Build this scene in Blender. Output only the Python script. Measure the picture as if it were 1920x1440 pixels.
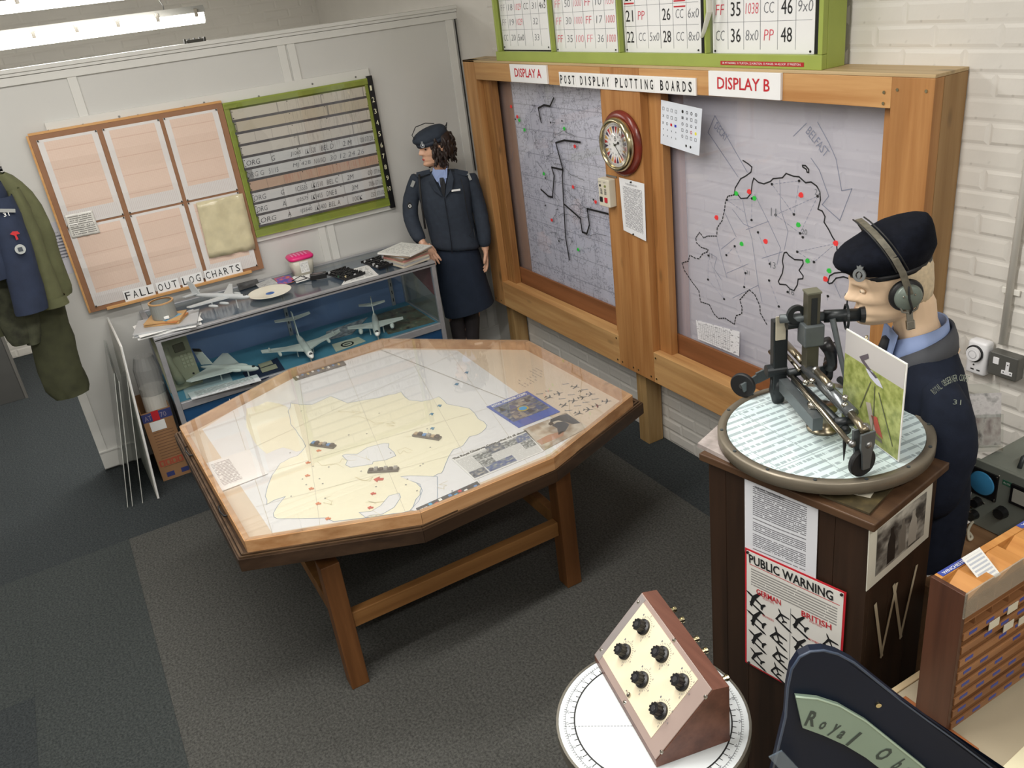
import bpy, bmesh, math, random
from mathutils import Matrix, Vector
random.seed(7)
for o in list(bpy.data.objects): bpy.data.objects.remove(o)
S = bpy.context.scene
COL = S.collection
# ------------------------------------------------------------ camera
CR = [[0.49053932, 0.86321122, -0.11932125], [0.32300665, -0.30728791, -0.89512058], [-0.8093441, 0.4005503, -0.42955976]]
CP = Vector((5.0405, -2.6121, 2.4706)); FP = 1588.34
cd = bpy.data.cameras.new('camera'); cam = bpy.data.objects.new('camera', cd); COL.objects.link(cam)
cd.sensor_width = 36; cd.lens = FP / 1920 * 36; cd.clip_start = .05
cam.matrix_world = Matrix(((CR[0][0], -CR[1][0], -CR[2][0], CP.x), (CR[0][1], -CR[1][1], -CR[2][1], CP.y), (CR[0][2], -CR[1][2], -CR[2][2], CP.z), (0, 0, 0, 1)))
S.camera = cam
# ------------------------------------------------------------ world, lights, exposure
S.view_settings.view_transform = 'Standard'; S.view_settings.look = 'None'
S.view_settings.exposure = 0.0; S.view_settings.gamma = 1; S.view_settings.use_curve_mapping = False
W = bpy.data.worlds.new('world'); S.world = W; W.use_nodes = True
W.node_tree.nodes['Background'].inputs[0].default_value = (.80, .88, 1, 1)
W.node_tree.nodes['Background'].inputs[1].default_value = .12
def strip_light(name, loc, e, ry=1.5, rx=.16, col=(1, .97, .92)):
    l = bpy.data.lights.new(name, 'AREA'); l.shape = 'RECTANGLE'; l.size = rx; l.size_y = ry; l.energy = e; l.color = col
    o = bpy.data.objects.new(name, l); COL.objects.link(o); o.location = loc
    return o
for i, (x, y, e) in enumerate([(1.1, -3.3, 24), (1.5, -1.9, 26), (3.3, -3.5, 36), (3.2, -2.0, 44), (5.5, -3.3, 34), (5.5, -1.5, 30)]):
    strip_light('strip_lamp', (x, y, 3.12), e)
for y, z in ((-2.2, 2.40), (-2.4, 2.56)): strip_light('far_strip_lamp', (-1.2 if z < 2.5 else -.95, y, z), 30)
# ------------------------------------------------------------ helpers
def at(u, v, x=None, y=None, z=None):
    a = (u - 960) / FP; b = (v - 720) / FP
    d = Vector((CR[0][0] * a + CR[1][0] * b + CR[2][0], CR[0][1] * a + CR[1][1] * b + CR[2][1], CR[0][2] * a + CR[1][2] * b + CR[2][2]))
    if x is not None: t = (x - CP.x) / d.x
    elif y is not None: t = (y - CP.y) / d.y
    else: t = (z - CP.z) / d.z
    return CP + d * t
def atp(u, v, p, n):
    a = (u - 960) / FP; b = (v - 720) / FP
    d = Vector((CR[0][0] * a + CR[1][0] * b + CR[2][0], CR[0][1] * a + CR[1][1] * b + CR[2][1], CR[0][2] * a + CR[1][2] * b + CR[2][2]))
    return CP + d * ((Vector(p) - CP).dot(n) / d.dot(n))
def lin(c):
    f = lambda v: v / 12.92 if v <= .04045 else ((v + .055) / 1.055) ** 2.4
    return (f(c[0] / 255), f(c[1] / 255), f(c[2] / 255), 1)
MATS = {}
def newmat(name):
    m = bpy.data.materials.new(name); m.use_nodes = True
    nt = m.node_tree; b = nt.nodes['Principled BSDF']
    return m, nt, b
def N(nt, t, **k):
    n = nt.nodes.new(t)
    for a, v in k.items(): setattr(n, a, v)
    return n
def mixc(nt, fac, a, b, mode='MIX'):
    n = nt.nodes.new('ShaderNodeMix'); n.data_type = 'RGBA'; n.blend_type = mode
    for i, v in ((0, fac), (6, a), (7, b)):
        if hasattr(v, 'links') or hasattr(v, 'is_linked'): nt.links.new(v, n.inputs[i])
        else: n.inputs[i].default_value = v
    return n.outputs[2]
def mth(nt, op, a, b=None, c=None):
    n = nt.nodes.new('ShaderNodeMath'); n.operation = op
    for i, v in enumerate((a, b, c)):
        if v is None: continue
        if hasattr(v, 'is_linked'): nt.links.new(v, n.inputs[i])
        else: n.inputs[i].default_value = v
    return n.outputs[0]
def noise(nt, sc, det=3, vec=None, rough=.5):
    n = nt.nodes.new('ShaderNodeTexNoise'); n.inputs['Scale'].default_value = sc; n.inputs['Detail'].default_value = det; n.inputs['Roughness'].default_value = rough
    if vec is not None: nt.links.new(vec, n.inputs['Vector'])
    return n.outputs[0]
def ramp(nt, fac, stops):
    n = nt.nodes.new('ShaderNodeValToRGB'); e = n.color_ramp.elements
    while len(e) < len(stops): e.new(.5)
    for i, (p, c) in enumerate(stops): e[i].position = p; e[i].color = c
    nt.links.new(fac, n.inputs[0]); return n.outputs[0]
def objco(nt, sc=(1, 1, 1), rot=(0, 0, 0)):
    t = nt.nodes.new('ShaderNodeTexCoord'); m = nt.nodes.new('ShaderNodeMapping')
    m.inputs['Scale'].default_value = sc; m.inputs['Rotation'].default_value = rot
    nt.links.new(t.outputs['Object'], m.inputs[0]); return m.outputs[0]
def bump(nt, b, h, st, dist=.002):
    n = nt.nodes.new('ShaderNodeBump'); n.inputs['Strength'].default_value = st; n.inputs['Distance'].default_value = dist
    nt.links.new(h, n.inputs['Height']); nt.links.new(n.outputs[0], b.inputs['Normal'])
def plain(name, rgb, rough=.5, metal=0, var=.06, sc=6, spec=.5, bm=0, bsc=120):
    if name in MATS: return MATS[name]
    m, nt, b = newmat(name); c = lin(rgb)
    v = objco(nt); n = noise(nt, sc, 3, v)
    lo = tuple(x * (1 - var) for x in c[:3]) + (1,); hi = tuple(min(1, x * (1 + var)) for x in c[:3]) + (1,)
    nt.links.new(ramp(nt, n, [(.3, lo), (.7, hi)]), b.inputs['Base Color'])
    b.inputs['Roughness'].default_value = rough; b.inputs['Metallic'].default_value = metal; b.inputs['Specular IOR Level'].default_value = spec
    if bm: bump(nt, b, noise(nt, bsc, 2, v), bm)
    MATS[name] = m; return m
def wood(name, c1, c2, axis='z', rough=.5, sc=1.0, knots=True, spec=.4, dark=None):
    if name in MATS: return MATS[name]
    m, nt, b = newmat(name)
    s = {'x': (1.2, 22, 22), 'y': (22, 1.2, 22), 'z': (22, 22, 1.2)}[axis]
    v = objco(nt, tuple(q * sc for q in s)); n = noise(nt, 1.0, 5, v, .6)
    v2 = objco(nt, tuple(q * sc * .25 for q in s)); n2 = noise(nt, 1.0, 3, v2)
    col = mixc(nt, ramp(nt, n, [(.35, (0, 0, 0, 1)), (.68, (1, 1, 1, 1))]), lin(c1), lin(c2))
    dk = lin(dark) if dark else tuple(x * .42 for x in lin(c1)[:3]) + (1,)
    col = mixc(nt, ramp(nt, n2, [(.56, (0, 0, 0, 1)), (.85, (.6, .6, .6, 1))]), col, dk)
    if knots:
        ks = {'x': (3, 8, 8), 'y': (8, 3, 8), 'z': (8, 8, 3)}[axis]
        vo = nt.nodes.new('ShaderNodeTexVoronoi'); vo.inputs['Scale'].default_value = sc
        nt.links.new(objco(nt, ks), vo.inputs['Vector'])
        col = mixc(nt, ramp(nt, vo.outputs['Distance'], [(.05, (.9, .9, .9, 1)), (.15, (0, 0, 0, 1))]), col, dk)
    nt.links.new(col, b.inputs['Base Color']); b.inputs['Roughness'].default_value = rough; b.inputs['Specular IOR Level'].default_value = spec
    bump(nt, b, n, .15, .001)
    MATS[name] = m; return m
def glass(name, tint=(1, 1, 1), haze=0, hazec=(230, 232, 240), ior=1.5, rough=.01, boost=1.0):
    if name in MATS: return MATS[name]
    m = bpy.data.materials.new(name); m.use_nodes = True; nt = m.node_tree; nt.nodes.clear()
    out = N(nt, 'ShaderNodeOutputMaterial'); tr = N(nt, 'ShaderNodeBsdfTransparent'); gl = N(nt, 'ShaderNodeBsdfGlossy'); fr = N(nt, 'ShaderNodeFresnel')
    ge = N(nt, 'ShaderNodeNewGeometry'); nt.links.new(mth(nt, 'ADD', mth(nt, 'MULTIPLY', ge.outputs['Backfacing'], 1 / ior - ior), ior), fr.inputs[0])
    tr.inputs[0].default_value = (*tint, 1); gl.inputs['Roughness'].default_value = rough; 
    base = tr.outputs[0]
    if haze:
        df = N(nt, 'ShaderNodeBsdfDiffuse'); df.inputs[0].default_value = lin(hazec)
        mx0 = N(nt, 'ShaderNodeMixShader'); mx0.inputs[0].default_value = haze
        nt.links.new(tr.outputs[0], mx0.inputs[1]); nt.links.new(df.outputs[0], mx0.inputs[2]); base = mx0.outputs[0]
    mx = N(nt, 'ShaderNodeMixShader'); f = mth(nt, 'MULTIPLY', fr.outputs[0], boost)
    nt.links.new(f, mx.inputs[0]); nt.links.new(base, mx.inputs[1]); nt.links.new(gl.outputs[0], mx.inputs[2]); nt.links.new(mx.outputs[0], out.inputs[0])
    MATS[name] = m; return m
def emit(name, rgb, st):
    m, nt, b = newmat(name); b.inputs['Base Color'].default_value = (*rgb, 1); b.inputs['Emission Color'].default_value = (*rgb, 1); b.inputs['Emission Strength'].default_value = st
    return m
def uvn(nt):
    t = nt.nodes.new('ShaderNodeTexCoord'); s = nt.nodes.new('ShaderNodeSeparateXYZ'); nt.links.new(t.outputs['UV'], s.inputs[0]); return t.outputs['UV'], s.outputs[0], s.outputs[1]
def band(nt, x, lo, hi):
    return mth(nt, 'MULTIPLY', mth(nt, 'GREATER_THAN', x, lo), mth(nt, 'LESS_THAN', x, hi))
def printed(name, paper, ink, lines, dens=.6, m0=(.08, .92, .08, .92), ws=40, rough=.5, gap=0, seed=0):
    """paper with rows of unreadable small print inside margins (u0,u1,v0,v1)"""
    if name in MATS: return MATS[name]
    m, nt, b = newmat(name); uv, u, v = uvn(nt)
    mp = nt.nodes.new('ShaderNodeMapping'); nt.links.new(uv, mp.inputs[0])
    row = mth(nt, 'FLOOR', mth(nt, 'MULTIPLY', v, lines)); fr = mth(nt, 'FRACT', mth(nt, 'MULTIPLY', v, lines))
    cx = N(nt, 'ShaderNodeCombineXYZ'); nt.links.new(mth(nt, 'MULTIPLY', u, ws), cx.inputs[0]); nt.links.new(mth(nt, 'MULTIPLY_ADD', row, 7.31, seed), cx.inputs[1])
    n = noise(nt, 1, 2, cx.outputs[0])
    word = mth(nt, 'LESS_THAN', n, dens)
    k = mth(nt, 'MULTIPLY', mth(nt, 'MULTIPLY', band(nt, fr, .3, .8), word), mth(nt, 'MULTIPLY', band(nt, u, m0[0], m0[1]), band(nt, v, m0[2], m0[3])))
    if gap:
        wn = N(nt, 'ShaderNodeTexWhiteNoise', noise_dimensions='1D'); nt.links.new(mth(nt, 'ADD', row, seed), wn.inputs['W'])
        k = mth(nt, 'MULTIPLY', k, mth(nt, 'GREATER_THAN', wn.outputs[0], gap))
    nt.links.new(mixc(nt, mth(nt, 'MULTIPLY', k, .8), lin(paper), lin(ink)), b.inputs['Base Color']); b.inputs['Roughness'].default_value = rough
    MATS[name] = m; return m
def photo(name, cols, sc=5, seed=0, border=.0, bc=(235, 235, 230), rough=.35, det=4):
    if name in MATS: return MATS[name]
    m, nt, b = newmat(name); uv, u, v = uvn(nt)
    mp = N(nt, 'ShaderNodeMapping'); nt.links.new(uv, mp.inputs[0]); mp.inputs['Location'].default_value = (seed * 3.7, seed * 1.3, 0)
    n = noise(nt, sc, det, mp.outputs[0])
    st = [(.30 + .4 * i / (len(cols) - 1), lin(c)) for i, c in enumerate(cols)]
    col = ramp(nt, n, st)
    if border:
        k = mth(nt, 'MULTIPLY', band(nt, u, border, 1 - border), band(nt, v, border, 1 - border)); col = mixc(nt, k, lin(bc), col)
    nt.links.new(col, b.inputs['Base Color']); b.inputs['Roughness'].default_value = rough
    MATS[name] = m; return m
# ---- mesh helpers (all geometry in world coordinates unless a matrix is given)
class MB:
    def __init__(s, M=None): s.bm = bmesh.new(); s.M = M or Matrix(); s.uv = s.bm.loops.layers.uv.new('UVMap')
    def v(s, p): return s.bm.verts.new(s.M @ Vector(p))
    def f(s, vs, uv=None, mi=0):
        try: fc = s.bm.faces.new(vs)
        except ValueError: return None
        fc.material_index = mi
        if uv:
            for l, q in zip(fc.loops, uv): l[s.uv].uv = q
        return fc
    def box(s, a, b, bev=0, R=None, mi=0):
        x0, y0, z0 = a; x1, y1, z1 = b
        c = [(x0, y0, z0), (x1, y0, z0), (x1, y1, z0), (x0, y1, z0), (x0, y0, z1), (x1, y0, z1), (x1, y1, z1), (x0, y1, z1)]
        if R is not None: c = [R @ Vector(p) for p in c]
        vs = [s.v(p) for p in c]; u = [(0, 0), (1, 0), (1, 1), (0, 1)]
        fs = [s.f([vs[i] for i in q], u, mi) for q in ((3, 2, 1, 0), (4, 5, 6, 7), (0, 1, 5, 4), (1, 2, 6, 5), (2, 3, 7, 6), (3, 0, 4, 7))]
        if bev:
            es = list({e for f in fs if f for e in f.edges})
            bmesh.ops.bevel(s.bm, geom=es, offset=bev, segments=2, affect='EDGES', profile=.5)
        return s
    def prism(s, poly, z0, z1, R=None, mi=0, uvb=None):
        T = (lambda p: R @ Vector(p)) if R is not None else Vector
        lo = [s.v(T((x, y, z0))) for x, y in poly]; hi = [s.v(T((x, y, z1))) for x, y in poly]; n = len(poly)
        xs = [p[0] for p in poly]; ys = [p[1] for p in poly]; w = max(xs) - min(xs) or 1; h = max(ys) - min(ys) or 1
        uv = [((x - min(xs)) / w, (y - min(ys)) / h) for x, y in poly]
        s.f(hi, uv, mi); s.f(lo[::-1], uv[::-1], mi)
        for i in range(n): s.f([lo[i], lo[(i + 1) % n], hi[(i + 1) % n], hi[i]], [(0, 0), (1, 0), (1, 1), (0, 1)], mi)
        return s
    def ring(s, c, ex, ey, n, ph=0): return [s.v(Vector(c) + Vector(ex) * math.cos(ph + 2 * math.pi * i / n) + Vector(ey) * math.sin(ph + 2 * math.pi * i / n)) for i in range(n)]
    def skin(s, rings, caps=True, mi=0):
        for a, b in zip(rings, rings[1:]):
            n = len(a)
            for i in range(n): s.f([a[i], a[(i + 1) % n], b[(i + 1) % n], b[i]], None, mi)
        if caps: s.f(rings[0][::-1], None, mi); s.f(rings[-1], None, mi)
        return s
    def tube(s, pts, r, n=10, mi=0, flat=1.0):
        pts = [Vector(p) for p in pts]; rs = r if isinstance(r, (list, tuple)) else [r] * len(pts); rings = []; up = None
        for i, p in enumerate(pts):
            d = (pts[min(i + 1, len(pts) - 1)] - pts[max(i - 1, 0)]).normalized()
            if up is None: up = Vector((0, 0, 1)) if abs(d.z) < .9 else Vector((1, 0, 0))
            e1 = d.cross(up).normalized(); e2 = e1.cross(d).normalized(); up = e2
            rings.append(s.ring(p, e1 * rs[i], e2 * rs[i] * flat, n))
        return s.skin(rings, True, mi)
    def cyl(s, a, b, r0, r1=None, n=20, mi=0): return s.tube([a, b], [r0, r0 if r1 is None else r1], n, mi)
    def lathe(s, prof, n=32, R=None, caps=True, mi=0):
        T = (lambda p: R @ Vector(p)) if R is not None else Vector
        rings = [[s.v(T((r * math.cos(2 * math.pi * i / n), r * math.sin(2 * math.pi * i / n), z))) for i in range(n)] for r, z in prof]
        return s.skin(rings, caps, mi)
    def loft(s, rings, n=20, mi=0, e=2.0, caps=True):
        """rings: (centre, ax vector, ay vector)"""
        out = []
        for c, ax, ay in rings:
            r = []
            for i in range(n):
                t = 2 * math.pi * i / n; cs = math.cos(t); sn = math.sin(t)
                r.append(s.v(Vector(c) + Vector(ax) * (abs(cs) ** (2 / e) * (1 if cs >= 0 else -1)) + Vector(ay) * (abs(sn) ** (2 / e) * (1 if sn >= 0 else -1))))
            out.append(r)
        return s.skin(out, caps, mi)
    def ball(s, c, r, n=12, m=8, mi=0):
        rr = r if isinstance(r, (tuple, list)) else (r, r, r); c = Vector(c)
        return s.skin([[s.v(c + Vector((rr[0] * math.sin(math.pi * max(.02, min(.98, j / m))) * math.cos(2 * math.pi * i / n), rr[1] * math.sin(math.pi * max(.02, min(.98, j / m))) * math.sin(2 * math.pi * i / n), -rr[2] * math.cos(math.pi * j / m)))) for i in range(n)] for j in range(m + 1)], True, mi)
    def sheet(s, c4, th=.0015, mi=0):
        """thin sheet from 4 corners: bottom-left, bottom-right, top-right, top-left seen from its face"""
        q = [Vector(p) for p in c4]; n = (q[1] - q[0]).cross(q[3] - q[0]).normalized() * th
        a = [s.v(p + n) for p in q]; b = [s.v(p) for p in q]; u = [(0, 0), (1, 0), (1, 1), (0, 1)]
        s.f(a, u, mi); s.f(b[::-1], u[::-1], mi)
        for i in range(4): s.f([b[i], b[(i + 1) % 4], a[(i + 1) % 4], a[i]], [(0, 0)] * 4, mi)
        return s
    def plate(s, a, b, h, t, up=(0, 0, 1)):
        a, b = Vector(a), Vector(b); x = (b - a).normalized(); y = Vector(up).cross(x).normalized(); z = x.cross(y); c = [p + y * j * t / 2 + z * k * h / 2 for p in (a - x * h * .3, b + x * h * .3) for j, k in ((-1, -1), (1, -1), (1, 1), (-1, 1))]
        vs = [s.v(p) for p in c]
        for q in ((3, 2, 1, 0), (4, 5, 6, 7), (0, 1, 5, 4), (1, 2, 6, 5), (2, 3, 7, 6), (3, 0, 4, 7)): s.f([vs[i] for i in q])
        return s
    def poly(s, pts, n, th=.0006, mi=0):
        n = Vector(n).normalized() * th; a = [s.v(Vector(p) + n) for p in pts]; b = [s.v(p) for p in pts]
        s.f(a, None, mi); s.f(b[::-1], None, mi)
        for i in range(len(pts)): s.f([b[i], b[(i + 1) % len(pts)], a[(i + 1) % len(pts)], a[i]], None, mi)
        return s
    def ribbon(s, pts, w, n, lift=.0012, dash=0, mi=0):
        n = Vector(n).normalized(); pts = [Vector(p) + n * lift for p in pts]
        if dash:
            segs = []
            for a, b in zip(pts, pts[1:]):
                k = max(1, int((b - a).length / dash))
                segs += [(a.lerp(b, i / k), a.lerp(b, (i + .55) / k)) for i in range(k)]
        else: segs = list(zip(pts, pts[1:]))
        for a, b in segs:
            d = (b - a)
            if d.length < 1e-6: continue
            d.normalize(); e = d.cross(n) * w * .5; q = d * w * .3
            s.f([s.v(a - q - e), s.v(b + q - e), s.v(b + q + e), s.v(a - q + e)], None, mi)
        return s
def obj(name, mb, mat, parent=None, smooth=False, sub=0, kind=None, label=None, solid=0):
    bm = mb.bm; bmesh.ops.recalc_face_normals(bm, faces=bm.faces)
    me = bpy.data.meshes.new(name); bm.to_mesh(me); bm.free()
    for m in (mat if isinstance(mat, (list, tuple)) else [mat]): me.materials.append(m)
    if smooth: me.polygons.foreach_set('use_smooth', [True] * len(me.polygons))
    o = bpy.data.objects.new(name, me); COL.objects.link(o)
    if parent: par(o, parent)
    if sub: md = o.modifiers.new('s', 'SUBSURF'); md.levels = sub; md.render_levels = sub
    if solid: md = o.modifiers.new('t', 'SOLIDIFY'); md.thickness = solid; md.offset = 0
    if kind: o['kind'] = kind
    if label: o['label'] = label
    return o
def wm(o):
    m = o.matrix_basis.copy(); p = o
    while p.parent: m = p.parent.matrix_basis @ p.matrix_parent_inverse @ m; p = p.parent
    return m
def par(o, p): o.parent = p; o.matrix_parent_inverse = wm(p).inverted()
def tag(o, label, cat, group=None):
    o['label'] = label; o['category'] = cat
    if group: o['group'] = group
    return o
def thing(name, label, cat, loc, group=None):
    o = bpy.data.objects.new(name, None); COL.objects.link(o); o.location = loc; o.empty_display_size = .1
    return tag(o, label, cat, group)
def struct(name, mb, mat, parent=None):
    o = obj(name, mb, mat, parent); 
    if not parent: o['kind'] = 'structure'
    return o
def frame(o, x, y, z=None):
    x = Vector(x).normalized(); y = Vector(y); z = x.cross(y).normalized() if z is None else Vector(z).normalized(); y = z.cross(x).normalized()
    return Matrix(((x.x, y.x, z.x, o[0]), (x.y, y.y, z.y, o[1]), (x.z, y.z, z.z, o[2]), (0, 0, 0, 1)))
def text(name, s, M, w, h, mat, parent, shear=0, th=.0008, label=None, fit=True, bold=0, sp=1.0):
    """lettering whose box (w x h, lower left at M's origin) lies in M's xy plane"""
    c = bpy.data.curves.new('t', 'FONT'); c.body = s; c.shear = shear; c.extrude = .0; c.offset = bold; c.space_character = sp; c.resolution_u = 2
    o = bpy.data.objects.new('t', c); COL.objects.link(o); me = bpy.data.meshes.new_from_object(o); bpy.data.objects.remove(o); bpy.data.curves.remove(c)
    if not len(me.vertices): return None
    xs = [v.co.x for v in me.vertices]; ys = [v.co.y for v in me.vertices]; x0, x1, y0, y1 = min(xs), max(xs), min(ys), max(ys)
    sx = w / (x1 - x0); sy = h / (y1 - y0)
    if w == 0: sx = sy
    if h == 0: sy = sx
    for v in me.vertices: v.co = M @ Vector(((v.co.x - x0) * sx, (v.co.y - y0) * sy, th))
    me.materials.clear(); me.materials.append(mat); me.name = name
    t = bpy.data.objects.new(name, me); COL.objects.link(t)
    if parent: par(t, parent)
    if label: t['label'] = label
    return t
def rot(ax, deg): return Matrix.Rotation(math.radians(deg), 3, ax)
K_INK = plain('ink_black', (28, 28, 30), .6); K_RED = plain('ink_red', (196, 36, 48), .55); K_GREY = plain('ink_grey', (110, 112, 118), .6)
K_PINK = plain('ink_pink', (226, 110, 130), .6)
WHITE = plain('white_gloss_paint', (206, 204, 198), .45, var=.03, sc=2)
PAPER = plain('white_paper', (238, 238, 236), .6, var=.02); CARDW = plain('white_card', (240, 240, 240), .35, var=.02)
CHROME = plain('chrome', (190, 185, 175), .18, 1); STEEL = plain('dull_steel', (150, 150, 150), .35, 1); BLACKP = plain('black_plastic', (24, 24, 26), .35)
BRASS = plain('brass', (206, 194, 158), .2, 1); DARKM = plain('grey_painted_metal', (72, 78, 80), .4, .3)
PINE_Z = wood('pine_upright', (192, 146, 94), (164, 114, 64), 'z'); PINE_X = wood('pine_length', (204, 162, 108), (178, 130, 80), 'x')
PINE_Y = wood('pine_cross', (204, 162, 108), (178, 130, 80), 'y')
# ============================================================ setting
XP = -.34          # face of the white partition
carp = []
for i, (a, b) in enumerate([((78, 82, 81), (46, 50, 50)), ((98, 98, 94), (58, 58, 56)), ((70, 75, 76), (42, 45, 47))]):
    m, nt, bs = newmat('carpet_%s' % 'abc'[i]); v = objco(nt); n = noise(nt, 95, 4, v, .75); n2 = noise(nt, 1.3, 2, v)
    c = mixc(nt, ramp(nt, n, [(.36, (0, 0, 0, 1)), (.66, (1, 1, 1, 1))]), lin(b), lin(a))
    n3 = noise(nt, 330, 2, v, .8); c = mixc(nt, ramp(nt, n3, [(.62, (0, 0, 0, 1)), (.78, (.55, .55, .55, 1))]), c, lin((140, 140, 134)))
    c = mixc(nt, mth(nt, 'MULTIPLY', n2, .35), c, lin(b)); nt.links.new(c, bs.inputs['Base Color']); bs.inputs['Roughness'].default_value = .95; bs.inputs['Specular IOR Level'].default_value = .1
    bump(nt, bs, n, .6, .004); carp.append(m)
FL = struct('floor', MB().box((-3.4, -6, -.06), (7.3, .1, -.005)), carp[2])
tm = [obj('carpet_tile', MB().box((.0003, .0003, -.006), (.4997, .4997, 0)), carp[i]).data for i in range(3)]
for o in list(bpy.data.objects):
    if o.name.startswith('carpet_tile'): bpy.data.objects.remove(o)
for i in range(-10, 12):
    for j in range(-7, 6):
        x = 1.59 + .5 * i; y = -2.823 + .5 * j
        if x < -3.4 or x > 6.8 or y > -.05: continue
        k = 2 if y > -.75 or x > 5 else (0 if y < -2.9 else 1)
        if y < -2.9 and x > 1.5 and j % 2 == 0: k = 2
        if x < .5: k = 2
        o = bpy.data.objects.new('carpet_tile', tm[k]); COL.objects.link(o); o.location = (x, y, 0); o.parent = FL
# painted brick walls
m, nt, bs = newmat('painted_brick'); v = objco(nt); oi = nt.nodes.new('ShaderNodeObjectInfo')
c = mixc(nt, noise(nt, 3, 3, v), lin((206, 202, 194)), lin((224, 220, 213))); c = mixc(nt, ramp(nt, noise(nt, 26, 2, v), [(.70, (0, 0, 0, 1)), (.8, (.35, .35, .35, 1))]), c, lin((150, 146, 136)))
nt.links.new(c, bs.inputs['Base Color']); bs.inputs['Roughness'].default_value = .5; bump(nt, bs, noise(nt, 30, 4, v), .35, .004); BRK = m
WB = struct('wall_back', MB().box((-3.4, 0, 0), (7.2, .1, 3.3)), BRK)
def brickmesh(mb, x, z, w=.225, h=.0725, p=.0028, j=.003, M=None):
    r = random.random; o = [(x + j, z + j), (x + w - j, z + j), (x + w - j, z + h - j), (x + j, z + h - j)]
    T = M or (lambda a, b, d: (a, d, b))
    bk = [mb.v(T(a, b, 0)) for a, b in o]; d = p + (r() - .5) * .003
    k = .011; i = [(x + j + k, z + j + k), (x + w - j - k, z + j + k), (x + w - j - k, z + h - j - k), (x + j + k, z + h - j - k)]
    fr = [mb.v(T(a + (r() - .5) * .004, b + (r() - .5) * .004, -d - (r() - .5) * .002)) for a, b in i]
    mb.f(fr)
    for q in range(4): mb.f([bk[q], bk[(q + 1) % 4], fr[(q + 1) % 4], fr[q]])
bms = []
for i in range(6):
    mb = MB(); brickmesh(mb, 0, 0); o = obj('brick', mb, BRK); bms.append(o.data); bpy.data.objects.remove(o)
rest = MB(); nb = 0
for r in range(46):
    for k in range(-1, 32):
        x = .1 + k * .225 + (.1125 if r % 2 else 0); z = r * .0725
        if x > 6.9 or x < .02: continue
        if nb < 300 and ((1.75 < x < 3.85 and .72 < z < 2.55) or (.1 < x < 2.6 and z < .44 and x > .5)):
            o = bpy.data.objects.new('brick', bms[(r * 7 + k * 3) % 6]); COL.objects.link(o); o.location = (x, 0, z); o.parent = WB; nb += 1
        else: brickmesh(rest, x, z)
struct('brick_courses', rest, BRK, WB)['kind'] = 'stuff'
GREYW = plain('far_wall_paint', (204, 200, 192), .6, var=.05, sc=1.5)
WF = struct('wall_far', MB().box((-3.3, -6, 0), (-3.2, 0, 3.3)), GREYW)
mb = MB()
for r in range(46):
    for k in range(27):
        if r < 10 or r > 26: brickmesh(mb, -6 + k * .225 + (.11 if r % 2 else 0), r * .0725, M=lambda a, b, d: (-3.2 - d, min(a, -.01), b))
struct('brick_courses', mb, GREYW, WF)['kind'] = 'stuff'
struct('wall_right', MB().box((7.2, -6, 0), (7.3, .1, 3.3)), WHITE)
struct('wall_front', MB().box((-3.4, -6.1, 0), (7.3, -6, 3.3)), WHITE)
CE = struct('ceiling', MB().box((-3.4, -6.1, 3.3), (7.3, .1, 3.36)), plain('ceiling_white', (226, 224, 218), .6, var=.02))
mb = MB()
for i in range(52): mb.prism([(-3.3 + i * .2, 3.3), (-3.26 + i * .2, 3.27), (-3.2 + i * .2, 3.27), (-3.16 + i * .2, 3.3)], -6, 0, R=Matrix(((1, 0, 0), (0, 0, 1), (0, 1, 0))))
struct('ceiling_rib', mb, plain('ceiling_white', (226, 224, 218)), CE)['kind'] = 'stuff'
# white partition with battens
PT = plain('partition_paint', (206, 205, 201), .32, var=.03, sc=1.4, bm=.03, bsc=6)
TRM = plain('partition_trim_paint', (216, 215, 210), .4, var=.02)
struct('wall_left', MB().box((XP - .04, -2.85, .01), (XP, 0, 2.335)), PT)
tn = [0]
def trim(a, b, bev=.002):
    tn[0] += 1; struct('trim_%d' % tn[0], MB().box(a, b, bev), TRM)
trim((XP - .05, -2.86, 2.335), (XP + .03, 0, 2.356)); trim((XP, -2.85, 2.318), (XP + .022, 0, 2.335)); trim((XP, -2.85, 2.275), (XP + .014, 0, 2.316))
for u, vv in ((142, 170), (530, 105), (628, 470)):
    y = at(u, vv, x=XP).y
    trim((XP, y - .024, .13), (XP + .01, y + .024, 2.275))
trim((XP, -.085, .13), (XP + .01, -.03, 2.275)); trim((XP, -2.85, .13), (XP + .01, -2.80, 2.275)); trim((XP, -2.85, .02), (XP + .014, 0, .13)); trim((XP, -2.85, .13), (XP + .02, 0, .142))
struct('trim_20', MB().box((XP + .004, -.018, 1.3), (XP + .012, -.012, 2.34)), plain('dark_gap', (40, 40, 40), .9))
# batten boards carrying the two displays
ub = at(83.3, 231.8, x=XP + .02); ue = at(690.4, 126.8, x=XP + .02)
ZT = .5 * (ub.z + ue.z)
for nm, z0, z1, y0, y1 in (('upper', ZT - .17, ZT, ub.y, ue.y), ('lower', at(737, 392, x=XP + .02).z, at(737, 392, x=XP + .02).z + .17, at(470, 450, x=XP + .02).y, at(739, 385, x=XP + .02).y)):
    t = thing('wall_batten', 'long white %s wall batten screwed behind the chart boards' % nm, 'batten', (XP, y0, z0), 'white battens behind the boards')
    obj('board', MB().box((XP, y0, z0), (XP + .021, y1, z1), .001), TRM, t)
    for q in ((.04, .07), (.20, .045), (.45, .05), (.62, .075), (.80, .05), (.95, .055)):
        yy = y0 + (y1 - y0) * q[0]; zz = z1 - q[1] * .7 if nm == 'upper' else z0 + q[1] * .7
        obj('screw', MB().cyl((XP + .02, yy, zz), (XP + .0235, yy, zz), .006, n=10), STEEL, t)
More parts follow.
